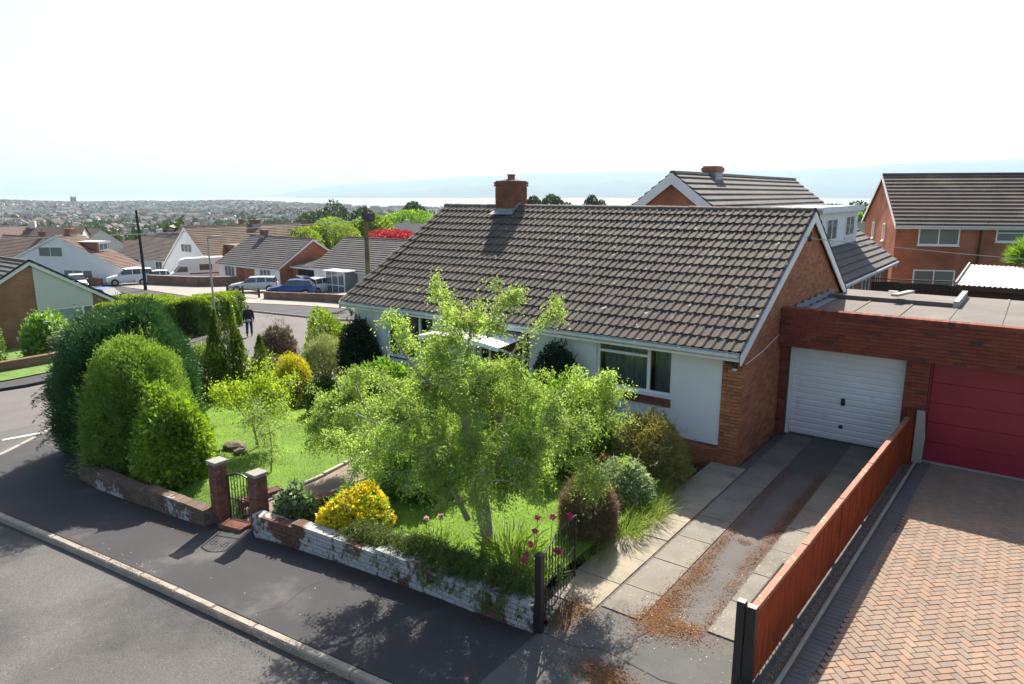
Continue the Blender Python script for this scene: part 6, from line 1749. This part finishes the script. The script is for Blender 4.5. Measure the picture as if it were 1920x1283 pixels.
# cars
M_tyre = mk('tyre_rubber', (.018, .018, .019), .85, .1, 9, 0)
M_rim = mk('alloy_rim', (.45, .45, .46), .35, .1, 5, 0, 1, 0, 1, .5, .8)
M_cglass = mk('car_glass', (.035, .045, .05), .05, .05, 2, 0, 1, 0, 1, .9)
M_lens = mk('headlamp_lens', (.6, .62, .63), .1, .05, 5, 0, 1, 0, 1, .8)
M_tail = mk('tail_lamp', (.35, .02, .02), .2, .05, 5, 0, 1, 0, 1, .6)
M_plate = mk('number_plate', (.6, .58, .4), .5, .03)
M_trim = mk('black_trim', (.025, .025, .026), .6, .05)
def paint(n, c): return mk('car_paint_' + n, c, .28, .03, 2, 0, 1, 0, 1, .5, .1, coat=.15)
def car(label, x, y, rot, col, L=4.3, W=1.78, H_=1.48, kind='hatch', boot=False, group='cars parked around the bungalows', z=None):
    """body lofted through stations nose to tail; x forward"""
    t = thing('parked_car', label, 'car', (x, y, (g(x, y) if z is None else z) + .02), rot, group)
    hw = W / 2
    k = H_ / 1.48
    f, b = L / 2, -L / 2
    tail = {'hatch': .98, 'estate': 1.0, 'suv': 1.05}[kind]
    # station: x, bottom, belt height, half width at belt
    S = [(f, .34, .58, .62), (f - .12, .24, .70, .80), (f - .5, .22, .80, .93), (f - 1.15, .22, .92, .98), (f - 1.7, .22, .96, 1.0), (0, .22, .98, 1.0), (b + 1.1, .22, 1.0, 1.0), (b + .4, .24, 1.0, .97), (b + .1, .28, .96, .9), (b, .36, .8, .82)]
    mb = MB(); n = 8
    for sx, zb_, zt, w in S:
        w *= hw; zt *= k
        m = (zb_ + zt) / 2
        mb.v += [(sx, -w * .92, zb_), (sx, -w, m - .1), (sx, -w * .99, m + .16), (sx, -w * .9, zt), (sx, w * .9, zt), (sx, w * .99, m + .16), (sx, w, m - .1), (sx, w * .92, zb_)]
    for i in range(len(S) - 1):
        for j in range(n): mb.f.append((i * n + j, (i + 1) * n + j, (i + 1) * n + (j + 1) % n, i * n + (j + 1) % n))
    mb.f += [tuple(range(n)), tuple(range((len(S) - 1) * n + n - 1, (len(S) - 1) * n - 1, -1))]
    body = put('body', mb, col, t, True, fix=True, smooth_=False)
    xa, xb = f - 1.2, b + .12          # cabin foot
    ra, rb = f - 1.95, b + (.55 if kind == 'hatch' else .3)
    zt = H_; zb_ = .96 * k
    wt, wb = hw * .76, hw * .9
    q = [(xa, wb, zb_ - .03), (ra, wt, zt), (rb, wt, zt - .05), (xb, wb, zb_ - .03)]
    c = MB()
    rv = [(ra, -wt, zt - .03), (ra - .3, -wt, zt), ((ra + rb) / 2, -wt, zt + .02), (rb, -wt, zt - .04), (rb, wt, zt - .04), ((ra + rb) / 2, wt, zt + .02), (ra - .3, wt, zt), (ra, wt, zt - .03)]
    c.add(rv + [(a_, b_, c_ - .05) for a_, b_, c_ in rv], [(0, 7, 6, 1), (1, 6, 5, 2), (2, 5, 4, 3)] + [(i, (i + 1) % 8, 8 + (i + 1) % 8, 8 + i) for i in range(8)])
    put('roof', c, col, t, True, fix=True)
    put('windscreen', MB().add([(xa, -wb * .96, zb_ - .02), (xa, wb * .96, zb_ - .02), (ra, wt * .97, zt - .04), (ra, -wt * .97, zt - .04)], [(0, 1, 2, 3)]), M_cglass, t, True)
    if not boot: put('rear_window', MB().add([(xb, wb * .95, zb_ - .02), (xb, -wb * .95, zb_ - .02), (rb, -wt * .96, zt - .06), (rb, wt * .96, zt - .06)], [(0, 1, 2, 3)]), M_cglass, t, True)
    else:
        lid = put('tailgate', MB().obox((rb - .42, 0, zt + .16), (-.5, 0, .22), (0, wt, 0), (.01, 0, .03)), col, t, True)
        put('boot_opening', MB().add([(xb, wb * .95, zb_ - .4), (xb, -wb * .95, zb_ - .4), (rb, -wt * .96, zt - .06), (rb, wt * .96, zt - .06)], [(0, 1, 2, 3)]), M_dark, t, True)
    for s in (-1, 1):
        put('side_window', MB().add([(xa - .12, s * wb * .985, zb_ - .02), (xb + .12, s * wb * .985, zb_ - .02), (rb + .04, s * wt * 1.005, zt - .07), (ra - .06, s * wt * 1.005, zt - .07)], [(0, 1, 2, 3)]), M_cglass, t, True)
        for px in (ra - .75, ra - 1.65 if rb < ra - 1.9 else rb + .2):
            fr = (px - rb) / (ra - rb) if ra != rb else 0
            put('pillar', MB().add([(px + .05, s * wb * .995, zb_ - .02), (px - .05, s * wb * .995, zb_ - .02), (px - .05, s * wt * 1.02, zt - .06), (px + .05, s * wt * 1.02, zt - .06)], [(0, 1, 2, 3)]), col, t, True)
        put('door_mirror', MB().obox((xa - .28, s * (hw + .06), zb_ + .06), (.05, 0, 0), (0, .09, 0), (0, 0, .06)), col, t, True)
        put('headlight', MB().obox((f - .17, s * hw * .62, .66 * k), (.1, 0, -.01), (-.04 * s * 0, hw * .16, 0), (0, 0, .07)), M_lens, t, True)
        put('tail_light', MB().obox((b + .06, s * hw * .76, .86 * k), (.05, 0, 0), (0, hw * .1, 0), (0, 0, .11)), M_tail, t, True)
        for wx in (f - .82, b + .78):
            wr = .32 * (1.1 if kind == 'suv' else 1)
            put('wheel_arch', MB().lathe([(wr + .06, -.02), (wr + .06, .012)], (wx, s * (hw * .985), wr), 18, 'y'), M_trim, t, True)
            wl = put('wheel', MB().lathe([(wr * .6, -.1), (wr, -.09), (wr, .09), (wr * .6, .1)], (wx, s * (hw * .93), wr), 18, 'y'), M_tyre, t, True)
            put('rim', MB().lathe([(0, -.02), (wr * .62, -.025), (wr * .66, .0), (wr * .62, .025), (0, .02)], (wx, s * (hw * .93 + .098), wr), 14, 'y'), M_rim, wl, True)
    put('bumper', MB().box(f - .03, f + .03, -hw * .7, hw * .7, .3, .46), M_trim, t, True)
    put('number_plate', MB().box(f + .028, f + .045, -.26, .26, .42, .53), M_plate, t, True)
    return t
car('silver estate car parked on the pale drive of the white bungalow', -63.2, 41.6, math.radians(-132), paint('silver', (.5, .51, .53)), 4.7, 1.8, 1.46, 'estate', z=g(-62, 40.5))
car('dark blue hatchback parked behind the low wall', -55.7, 40.6, math.radians(-137), paint('blue', (.01, .06, .24)), 4.35, 1.8, 1.5, 'hatch')
car('white car with its boot lid raised behind the blue hatchback', -56.0, 44.2, PI * .55, paint('white', (.7, .7, .7)), 4.3, 1.78, 1.5, 'hatch', boot=True)
car('white estate car parked beside the brown boundary wall', -84.6, 39.6, math.radians(-112), paint('white', (.7, .7, .7)), 5.0, 1.95, 1.8, 'suv')
car('white hatchback squeezed between the white estate car and motorhome', -83.2, 41.6, math.radians(-115), paint('white', (.7, .7, .7)), 4.1, 1.75, 1.5, 'hatch')
car('small bright blue car at the kerb behind the gabled bungalow', -66.5, 29.0, PI * .1, paint('skyblue', (.05, .16, .5)), 4.0, 1.75, 1.5, 'hatch')
car('white car beside the chalet seen over the bungalow roof', -86.5, 34.6, -.3, paint('white', (.7, .7, .7)), 4.3, 1.78, 1.5, 'hatch')
# motorhome
mx_, my_ = -81.0, 45.6
MH = thing('motorhome', 'white motorhome with rounded cab roof behind the brown boundary wall', 'motorhome', (mx_, my_, g(mx_, my_)), math.radians(-117))
wp = paint('white', (.7, .7, .7))
mb = MB()
prof_ = [(3.1, .5), (3.1, 1.0), (2.35, 1.3), (1.75, 2.0), (1.9, 2.35), (1.6, 2.75), (1.0, 2.9), (-3.2, 2.95), (-3.3, 2.8), (-3.3, .5)]
mb.prism([(a_, -1.1, b_) for a_, b_ in prof_], (0, 2.2, 0))
put('body', mb, wp, MH, True, fix=True)
put('windscreen', MB().add([(2.37, -.95, 1.33), (2.37, .95, 1.33), (1.79, .9, 2.0), (1.79, -.9, 2.0)], [(0, 1, 2, 3)]), mk('sky_windscreen', (.05, .08, .1), .05, .05, 1, 0, 1, 0, 1, .9), MH, True)
for s in (-1, 1):
    put('cab_window', MB().prism([(2.2, s * 1.105, 1.35), (1.7, s * 1.105, 1.98), (.9, s * 1.105, 1.98), (.9, s * 1.105, 1.35)], (0, s * .01, 0)), M_cglass, MH, True, fix=True)
    put('side_window', MB().box(-1.8, -.4, s * 1.1 - .012, s * 1.1 + .012, 1.5, 2.2), M_cglass, MH, True)
    put('side_stripe', MB().box(-3.2, .7, s * 1.1 - .008, s * 1.1 + .008, 1.05, 1.2), mk('red_stripe', (.3, .06, .06), .5), MH, True)
    put('headlight', MB().obox((3.08, s * .8, .92), (.05, 0, 0), (0, .18, 0), (0, 0, .09)), M_lens, MH, True)
    for wx in (2.0, -2.0): put('wheel', MB().lathe([(.2, -.12), (.36, -.1), (.36, .1), (.2, .12)], (wx, s * 1.0, .36), 16, 'y'), M_tyre, MH, True)
put('roof_hatch', MB().box(-1.4, -.7, -.35, .35, 2.951, 3.05), M_upvc, MH, True)

# walker on the side road
def skin_mesh(name, verts, edges, radii, mat, parent, root=0, sub=1):
    me = bpy.data.meshes.new(name)
    me.from_pydata(verts, edges, [])
    o = link(name, me, None, parent, True)
    me.materials.append(mat)
    md = o.modifiers.new('skin', 'SKIN')
    for v, r_ in zip(me.skin_vertices[0].data, radii): v.radius = (r_, r_) if not hasattr(r_, '__len__') else r_
    me.skin_vertices[0].data[root].use_root = True
    md.use_smooth_shade = True
    s = o.modifiers.new('sub', 'SUBSURF'); s.levels = sub; s.render_levels = sub
    return o
px_, py_ = -33.7, 21.7
PE = thing('person', 'person in dark jacket and jeans walking away up the side road with a bag', 'person', (px_, py_, g(px_, py_) - .09), YAW + .25)
M_skin = mk('skin', (.42, .24, .17), .6, .05, 5, 0)
M_navy = mk('navy_jacket', (.012, .014, .03), .85, .15, 8, .1, 60)
M_jean = mk('blue_jeans', (.03, .045, .085), .9, .15, 8, .1, 60)
M_hair = mk('pale_cap', (.5, .5, .5), .9, .1, 10, .1, 60)
# body: walking away (+y), right leg forward
bv = [(0, 0, .92), (0, .02, 1.15), (0, .05, 1.36), (0, .09, 1.46), (0, .11, 1.53), (0, .12, 1.62), (0, .12, 1.70),
      (.18, .05, 1.38), (.24, -.02, 1.12), (.24, .1, .9), (.24, .14, .83), (-.18, .05, 1.38), (-.24, .06, 1.12), (-.25, .0, .88), (-.25, .01, .81),
      (.09, .02, .86), (.1, .18, .48), (.1, .08, .09), (.1, .2, .03), (-.09, .0, .86), (-.1, -.06, .48), (-.1, -.26, .12), (-.1, -.17, .04)]
be = [(0, 1), (1, 2), (2, 3), (3, 4), (4, 5), (5, 6), (2, 7), (7, 8), (8, 9), (9, 10), (2, 11), (11, 12), (12, 13), (13, 14), (0, 15), (15, 16), (16, 17), (17, 18), (0, 19), (19, 20), (20, 21), (21, 22)]
br = [(.15, .1), (.15, .1), (.14, .09), .06, .055, (.08, .095), (.06, .07), .065, .05, .038, .032, .065, .05, .038, .032, .085, .06, .045, .035, .085, .06, .045, .035]
for hx, hy, hz in ((.24, .15, .80), (-.25, .02, .78)):
    b0 = 10 if hx > 0 else 14
    for k in range(5):
        i = len(bv)
        if k == 0: bv += [(hx - math.copysign(.035, hx), hy + .02, hz + .0), (hx - math.copysign(.04, hx), hy + .035, hz - .03)]
        else: bv += [(hx, hy - .025 + k * .013, hz - .04), (hx - math.copysign(.015, hx), hy - .02 + k * .013, hz - .085 + .008 * abs(k - 2))]
        be += [(b0, i), (i, i + 1)]; br += [.011, .009]
skin_mesh('body', bv, be, br, M_skin, PE)
jv = bv[:4] + [bv[7], bv[8], bv[9], bv[11], bv[12], bv[13]] + [(0, 0, .78)]
skin_mesh('jacket', jv, [(0, 1), (1, 2), (2, 3), (2, 4), (4, 5), (5, 6), (2, 7), (7, 8), (8, 9), (0, 10)], [(.19, .14), (.19, .135), (.175, .12), .075, .088, .07, .056, .088, .07, .056, (.2, .15)], M_navy, PE)
skin_mesh('trousers', [(0, 0, .9), bv[15], bv[16], (.1, .09, .1), bv[19], bv[20], (-.1, -.25, .13)], [(0, 1), (1, 2), (2, 3), (0, 4), (4, 5), (5, 6)], [(.16, .12), .105, .078, .066, .105, .078, .066], M_jean, PE)
skin_mesh('shoe', [(.1, .04, .05), (.1, .24, .04)], [(0, 1)], [.05, .042], M_black, PE)
skin_mesh('shoe', [(-.1, -.3, .1), (-.1, -.13, .03)], [(0, 1)], [.05, .042], M_black, PE)
skin_mesh('cap', [(0, .1, 1.66), (0, .12, 1.74)], [(0, 1)], [(.1, .11), (.075, .085)], M_hair, PE)
bag = skin_mesh('shoulder_bag', [(.02, -.17, 1.0), (.02, -.17, .78)], [(0, 1)], [(.17, .07), (.16, .075)], mk('pale_bag', (.42, .36, .45), .8, .1), PE)
put('bag_strap', MB().tube([(.16, -.17, 1.05), (.12, -.13, 1.3), (-.08, .0, 1.44), (-.16, .14, 1.2)], .015, 5), mk('strap', (.25, .05, .07), .8), PE, True)

# mid-distance trees
def far_tree(label, x, y, h, rx, lf, seed, n=2500, size=.35, z=None, group=None, name='tree', trunk=.3, shape=.62, lump=.16):
    r = prng(seed)
    z0 = ground_z(x, y) - .3 if z is None else z
    t = thing(name, label, 'tree', (x, y, z0), 0, group)
    P, o = dome_points(n, rx, rx, h * shape, r, lump, 26, .14, -.55, 1.0, 8)
    P[:, 2] += h * (1 - shape)
    link('crown', leaf_mesh('crown', P, o + r.normal(size=o.shape) * .7, r.uniform(.6, 1.3, len(P)) * size, .6, rng=r), LF[lf], t, True)
    mb = MB().tube([(0, 0, -.5), (0, 0, h * .4), (rx * .1, 0, h * .75)], [trunk, trunk * .7, trunk * .25], 7)
    rr_ = random.Random(seed)
    for k in range(6):
        a = rr_.uniform(0, 2 * PI)
        mb.tube([(0, 0, h * rr_.uniform(.3, .5)), (rx * .55 * math.cos(a), rx * .55 * math.sin(a), h * rr_.uniform(.55, .8))], [trunk * .4, trunk * .1], 5)
    put('trunk', mb, M_barkd, t, True)
    return t
def at(az_px, d):
    a = math.atan((az_px - 960) / 1325 * math.cos(PITCH))
    return d * (FX * math.cos(a) + RX * math.sin(a)), d * (FY * math.cos(a) + RY * math.sin(a))
for i, (px, d, zt, rx, lf, lab, sh) in enumerate([
    (622, 118, 1.85, 4.6, 'spring', 'bright spring green rounded tree behind the bungalows', .8), (545, 112, 0.94, 3.6, 'spring', 'smaller lime green tree beside the rounded one', .8), (580, 116, 0.95, 3.0, 'spring', 'low lime green tree between two larger ones', .8),
    (742, 112, 0.43, 4.2, 'maple', 'crimson maple showing behind the bungalow roof', .7), (690, 150, 1.42, 5, 'spring', 'pale green tree behind the wooden pole', .8), (762, 180, 2.24, 8, 'mid', 'mid green tree left of the big roof', .8),
    (12, 118, -3.76, 5.0, 'spring', 'rounded light green tree behind the gabled bungalow roof', .8),
    (775, 330, 4.75, 5.6, 'fartree', 'round dark tree standing out against the water', .6), (632, 330, 2.26, 6.5, 'fartree', 'dark rounded tree at the end of the tree line', .75), (600, 360, 0.07, 9, 'fartree', 'dark tree in the tree line left of the rounded one', .75), (578, 380, -1.38, 8, 'fartree', 'lower dark tree in the distant tree line', .75), (680, 300, 1.65, 6, 'fartree', 'dark tree just left of the pole top', .75),
    (1036, 300, 7.54, 5.5, 'fartree', 'tall umbrella-topped pine right of the chimney', .45), (1000, 310, 6.67, 4.2, 'fartree', 'rounded pine between chimney and umbrella pine', .5), (1060, 330, 3.76, 5.0, 'fartree', 'low dark tree beside the umbrella pine', .7), (1108, 320, 6.22, 4.0, 'fartree', 'dark pointed tree alone above the roof ridge', .65), (1125, 320, 4.29, 4, 'fartree', 'small tree beside the pointed one', .7), (902, 330, 3.51, 4.6, 'fartree', 'dark tree left of the chimney', .6), (985, 340, 4.47, 4.2, 'fartree', 'low tree at the right foot of the chimney', .6), (1170, 360, 1.70, 5, 'fartree', 'low dark tree before the far gable', .7),
    (1572, 230, 4.28, 5.0, 'fartree', 'dark tree left of the tall red house', .6), (1612, 210, 5.18, 5.5, 'fartree', 'leafy tree close to the tall red house gable', .7), (1612, 75, 1.65, 1.6, 'spring', 'yellow-green bush between white dormer and red house', .9), (1590, 160, 2.84, 5, 'mid', 'low green tree beyond the white dormer', .7)]):
    x, y = at(px, d)
    z0 = ground_z(x, y) - .3
    far_tree(lab, x, y, (zt - z0) * (.94 if d < 200 else .88), rx, lf, 400 + i, n=6500 if d < 200 else 2600, size=.36 if d < 130 else .7 if d < 250 else 1.1, trunk=.25 if d < 200 else .4, shape=sh)
# ------------------------------------------------------------------ the town below
M_th = [mk('town_wall_white', (.62, .61, .58), .9, .1, .1, 0), mk('town_wall_cream', (.5, .45, .37), .9, .1, .1, 0), mk('town_wall_brick', (.22, .14, .11), .9, .1, .1, 0)]
M_tr = [mk('town_roof_brown', (.13, .095, .08), .9, .15, .1, 0), mk('town_roof_slate', (.11, .115, .125), .9, .15, .1, 0), mk('town_roof_red', (.15, .095, .08), .9, .15, .1, 0)]
def town_mesh(wi, ri, L, W, eh, rh, chim=True):
    mb = MB()
    mb.box(-L / 2, L / 2, -W / 2, W / 2, -4, eh)
    mb.add([(-L / 2, -W / 2, eh), (-L / 2, W / 2, eh), (-L / 2, 0, rh), (L / 2, -W / 2, eh), (L / 2, W / 2, eh), (L / 2, 0, rh)], [(0, 2, 1), (3, 4, 5)])
    k = len(mb.f)
    mb.add([(-L / 2 - .2, -W / 2 - .3, eh - .1), (L / 2 + .2, -W / 2 - .3, eh - .1), (L / 2 + .2, 0, rh + .1), (-L / 2 - .2, 0, rh + .1), (-L / 2 - .2, W / 2 + .3, eh - .1), (L / 2 + .2, W / 2 + .3, eh - .1)], [(0, 1, 2, 3), (3, 2, 5, 4)])
    k2 = len(mb.f)
    if chim: mb.box(-L / 2 + .5, -L / 2 + 1.4, -.4, .4, rh - 1, rh + 1.1)
    k3 = len(mb.f)
    # windows as small boxes in the pale pane material on both long walls
    for s in (-1, 1):
        for zz in ((1.0, 2.3), (3.6, 4.8)) if eh > 4 else ((1.0, 2.2),):
            for u in (-L * .28, L * .22): mb.box(u - .7, u + .7, s * W / 2 - .04, s * W / 2 + .04, *zz)
    me = mb.mesh('town_house')
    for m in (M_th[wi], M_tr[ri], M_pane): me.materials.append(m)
    for i, p in enumerate(me.polygons): p.material_index = 0 if i < k else 1 if i < k2 else 0 if i < k3 else 2
    return me
KINDS = [(0, 0, 9, 7.5, 4.8, 7.4, 'white-walled house with brown roof in the town below'), (0, 1, 8, 7, 4.8, 7.2, 'white-walled house with slate roof in the town below'), (1, 0, 10, 7.5, 4.8, 7.6, 'cream house with brown roof in the town below'),
         (2, 0, 9, 7.5, 4.8, 7.6, 'brick house with brown roof in the town below'), (2, 2, 12, 7.5, 4.9, 7.8, 'brick house with red roof in the town below'), (0, 2, 11, 8, 2.6, 5.2, 'low white bungalow with red roof in the town below'), (1, 1, 22, 8, 5, 7.6, 'cream terrace with slate roof in the town below')]
TM = [town_mesh(*k[:6]) for k in KINDS]
r_ = random.Random(77)
cand = []
while len(cand) < 5200:
    az = r_.uniform(-.72, .12) if r_.random() < .86 else r_.uniform(.1, .66)
    d = 150 * math.exp(r_.uniform(0, 3.45))
    if r_.random() > (d / 4600) ** .75 + .03: continue
    if d > shore(az) - 110 or d < 150: continue
    x = d * (FX * math.cos(az) + RX * math.sin(az)); y = d * (FY * math.cos(az) + RY * math.sin(az))
    # streets: houses lie in rows
    row = r_.choice((0.35, 0.35, 1.2, 2.1)) + math.sin(x * .004) * .5
    cand.append((d, x, y, row, r_.choices(range(7), (5, 5, 3, 3, 3, 3, 4))[0]))
cand.sort()
used = []
near, rest = [], []
cell = {}
for c in cand:
    key = (int(c[1] // 13), int(c[2] // 13))
    if key in cell: continue
    cell[key] = 1
    (near if len(near) < 240 else rest).append(c)
for d, x, y, row, k in near:
    o = bpy.data.objects.new('town_house', TM[k]); COL.objects.link(o)
    o.location = (x, y, ground_z(x, y)); o.rotation_euler = (0, 0, row + r_.uniform(-.08, .08))
    tag(o, KINDS[k][6], 'house', 'houses of the town below: ' + KINDS[k][6].split(' in the')[0])
V, Fc, MI = [], [], []
off = 0
for d, x, y, row, k in rest:
    me = TM[k]
    c, s = math.cos(row), math.sin(row)
    z = ground_z(x, y)
    big = 1.0 + .35 * (d > 1500)
    for v in me.vertices: V.append((x + (v.co.x * c - v.co.y * s) * big, y + (v.co.x * s + v.co.y * c) * big, z + v.co.z * big))
    for i, p in enumerate(me.polygons):
        if p.material_index == 2 and d > 900: continue
        Fc.append(tuple(off + q for q in p.vertices)); MI.append(p.material_index + (0 if p.material_index == 2 else 3 * 0))
    off += len(me.vertices)
# one mesh, three slots would lose the variety, so split by wall and roof material
slots = M_th + M_tr + [M_pane]
MI2 = []
ptr = 0
for d, x, y, row, k in rest:
    for i, p in enumerate(TM[k].polygons):
        if p.material_index == 2 and d > 900: continue
        MI2.append(6 if p.material_index == 2 else KINDS[k][0] if p.material_index == 0 else 3 + KINDS[k][1])
me = bpy.data.meshes.new('distant_town'); me.from_pydata(V, [], Fc)
for m in slots: me.materials.append(m)
me.polygons.foreach_set('material_index', MI2); me.update()
o = link('distant_town', me, None, None, False, 'stuff'); o['label'] = 'hazy mass of houses of the distant town'; o['category'] = 'town'
# church tower on the skyline
tx, ty = at(136, 3350)
tz = ground_z(tx, ty)
TW_ = thing('church_tower', 'square church tower standing on the town skyline', 'tower', (tx, ty, tz))
put('shaft', MB().box(-8, 8, -8, 8, -10, 27), mk('tower_stone', (.2, .19, .18), .9, .1, .1, 0), TW_, True)
for sx in (-1, 1):
    for sy in (-1, 1): put('pinnacle', MB().lathe([(2, 27), (1.8, 29), (0.1, 32)], (sx * 6.5, sy * 6.5, 0), 6), MATS['tower_stone'], TW_, True)
for s in (-1, 1): put('belfry_opening', MB().box(-2.5, 2.5, s * 8 - .3, s * 8 + .3, 16, 22), M_dark, TW_, True)
# woods and garden trees of the town, too far to count
def woods(name, label, n, dmin, dmax, seed, size, az0, az1, lf='fartree', leaves=16, p=.8):
    r = np.random.default_rng(seed)
    C, A, S = [], [], []
    cnt = 0
    cl = [(r.uniform(az0, az1), dmin * (dmax / dmin) ** r.uniform(0, 1)) for _ in range(max(6, n // 14))]
    while cnt < n:
        if r.random() < .6:
            ca, cd = cl[r.integers(len(cl))]; az = ca + r.normal() * .02; d = cd * (1 + r.normal() * .035)
        else: az = r.uniform(az0, az1); d = dmin * (dmax / dmin) ** (r.uniform(0, 1) ** p)
        if d > shore(az) - 70 or d < dmin: cnt += 1; continue
        x = d * (FX * math.cos(az) + RX * math.sin(az)); y = d * (FY * math.cos(az) + RY * math.sin(az))
        z = ground_z(x, y); hh = r.uniform(5, 11); rad = r.uniform(2.5, 5.5)
        dd = unit(leaves, r)
        C.append(np.array([x, y, z + hh * .6]) + dd * np.array([rad, rad, hh * .45]) * r.uniform(.6, 1, (leaves, 1)))
        A.append(r.normal(size=(leaves, 3))); S.append(r.uniform(.7, 1.3, leaves) * size * rad / 4)
        cnt += 1
    C = np.concatenate(C); A = np.concatenate(A); S = np.concatenate(S)
    o = link(name, leaf_mesh(name, C - A / np.linalg.norm(A, axis=1, keepdims=True) * S[:, None] * .5, A, S, .8, rng=r), LF[lf]); o['kind'] = 'stuff'; o['label'] = label; o['category'] = 'trees'
woods('distant_trees', 'trees among the roofs of the near town', 1900, 170, 1000, 91, 2.4, -.72, .66, leaves=60)
woods('distant_trees', 'trees scattered through the far town', 3600, 700, 4800, 92, 5.0, -.72, .66, leaves=18)

# ------------------------------------------------------------------ sea haze
hz = MB().box(-17500, 17500, -17500, 17500, -90, 900)
hm = bpy.data.materials.new('sea_haze'); hm.use_nodes = True
nt = hm.node_tree
nt.nodes.remove(nt.nodes['Principled BSDF'])
pv_ = nt.nodes.new('ShaderNodeVolumePrincipled')
pv_.inputs['Color'].default_value = (.62, .80, .96, 1)
pv_.inputs['Density'].default_value = 0.000075
pv_.inputs['Anisotropy'].default_value = 0.0
nt.links.new(pv_.outputs[0], nt.nodes['Material Output'].inputs['Volume'])
o = put('haze', hz, hm); o['kind'] = 'stuff'; o['label'] = 'pale sea haze over the estuary'
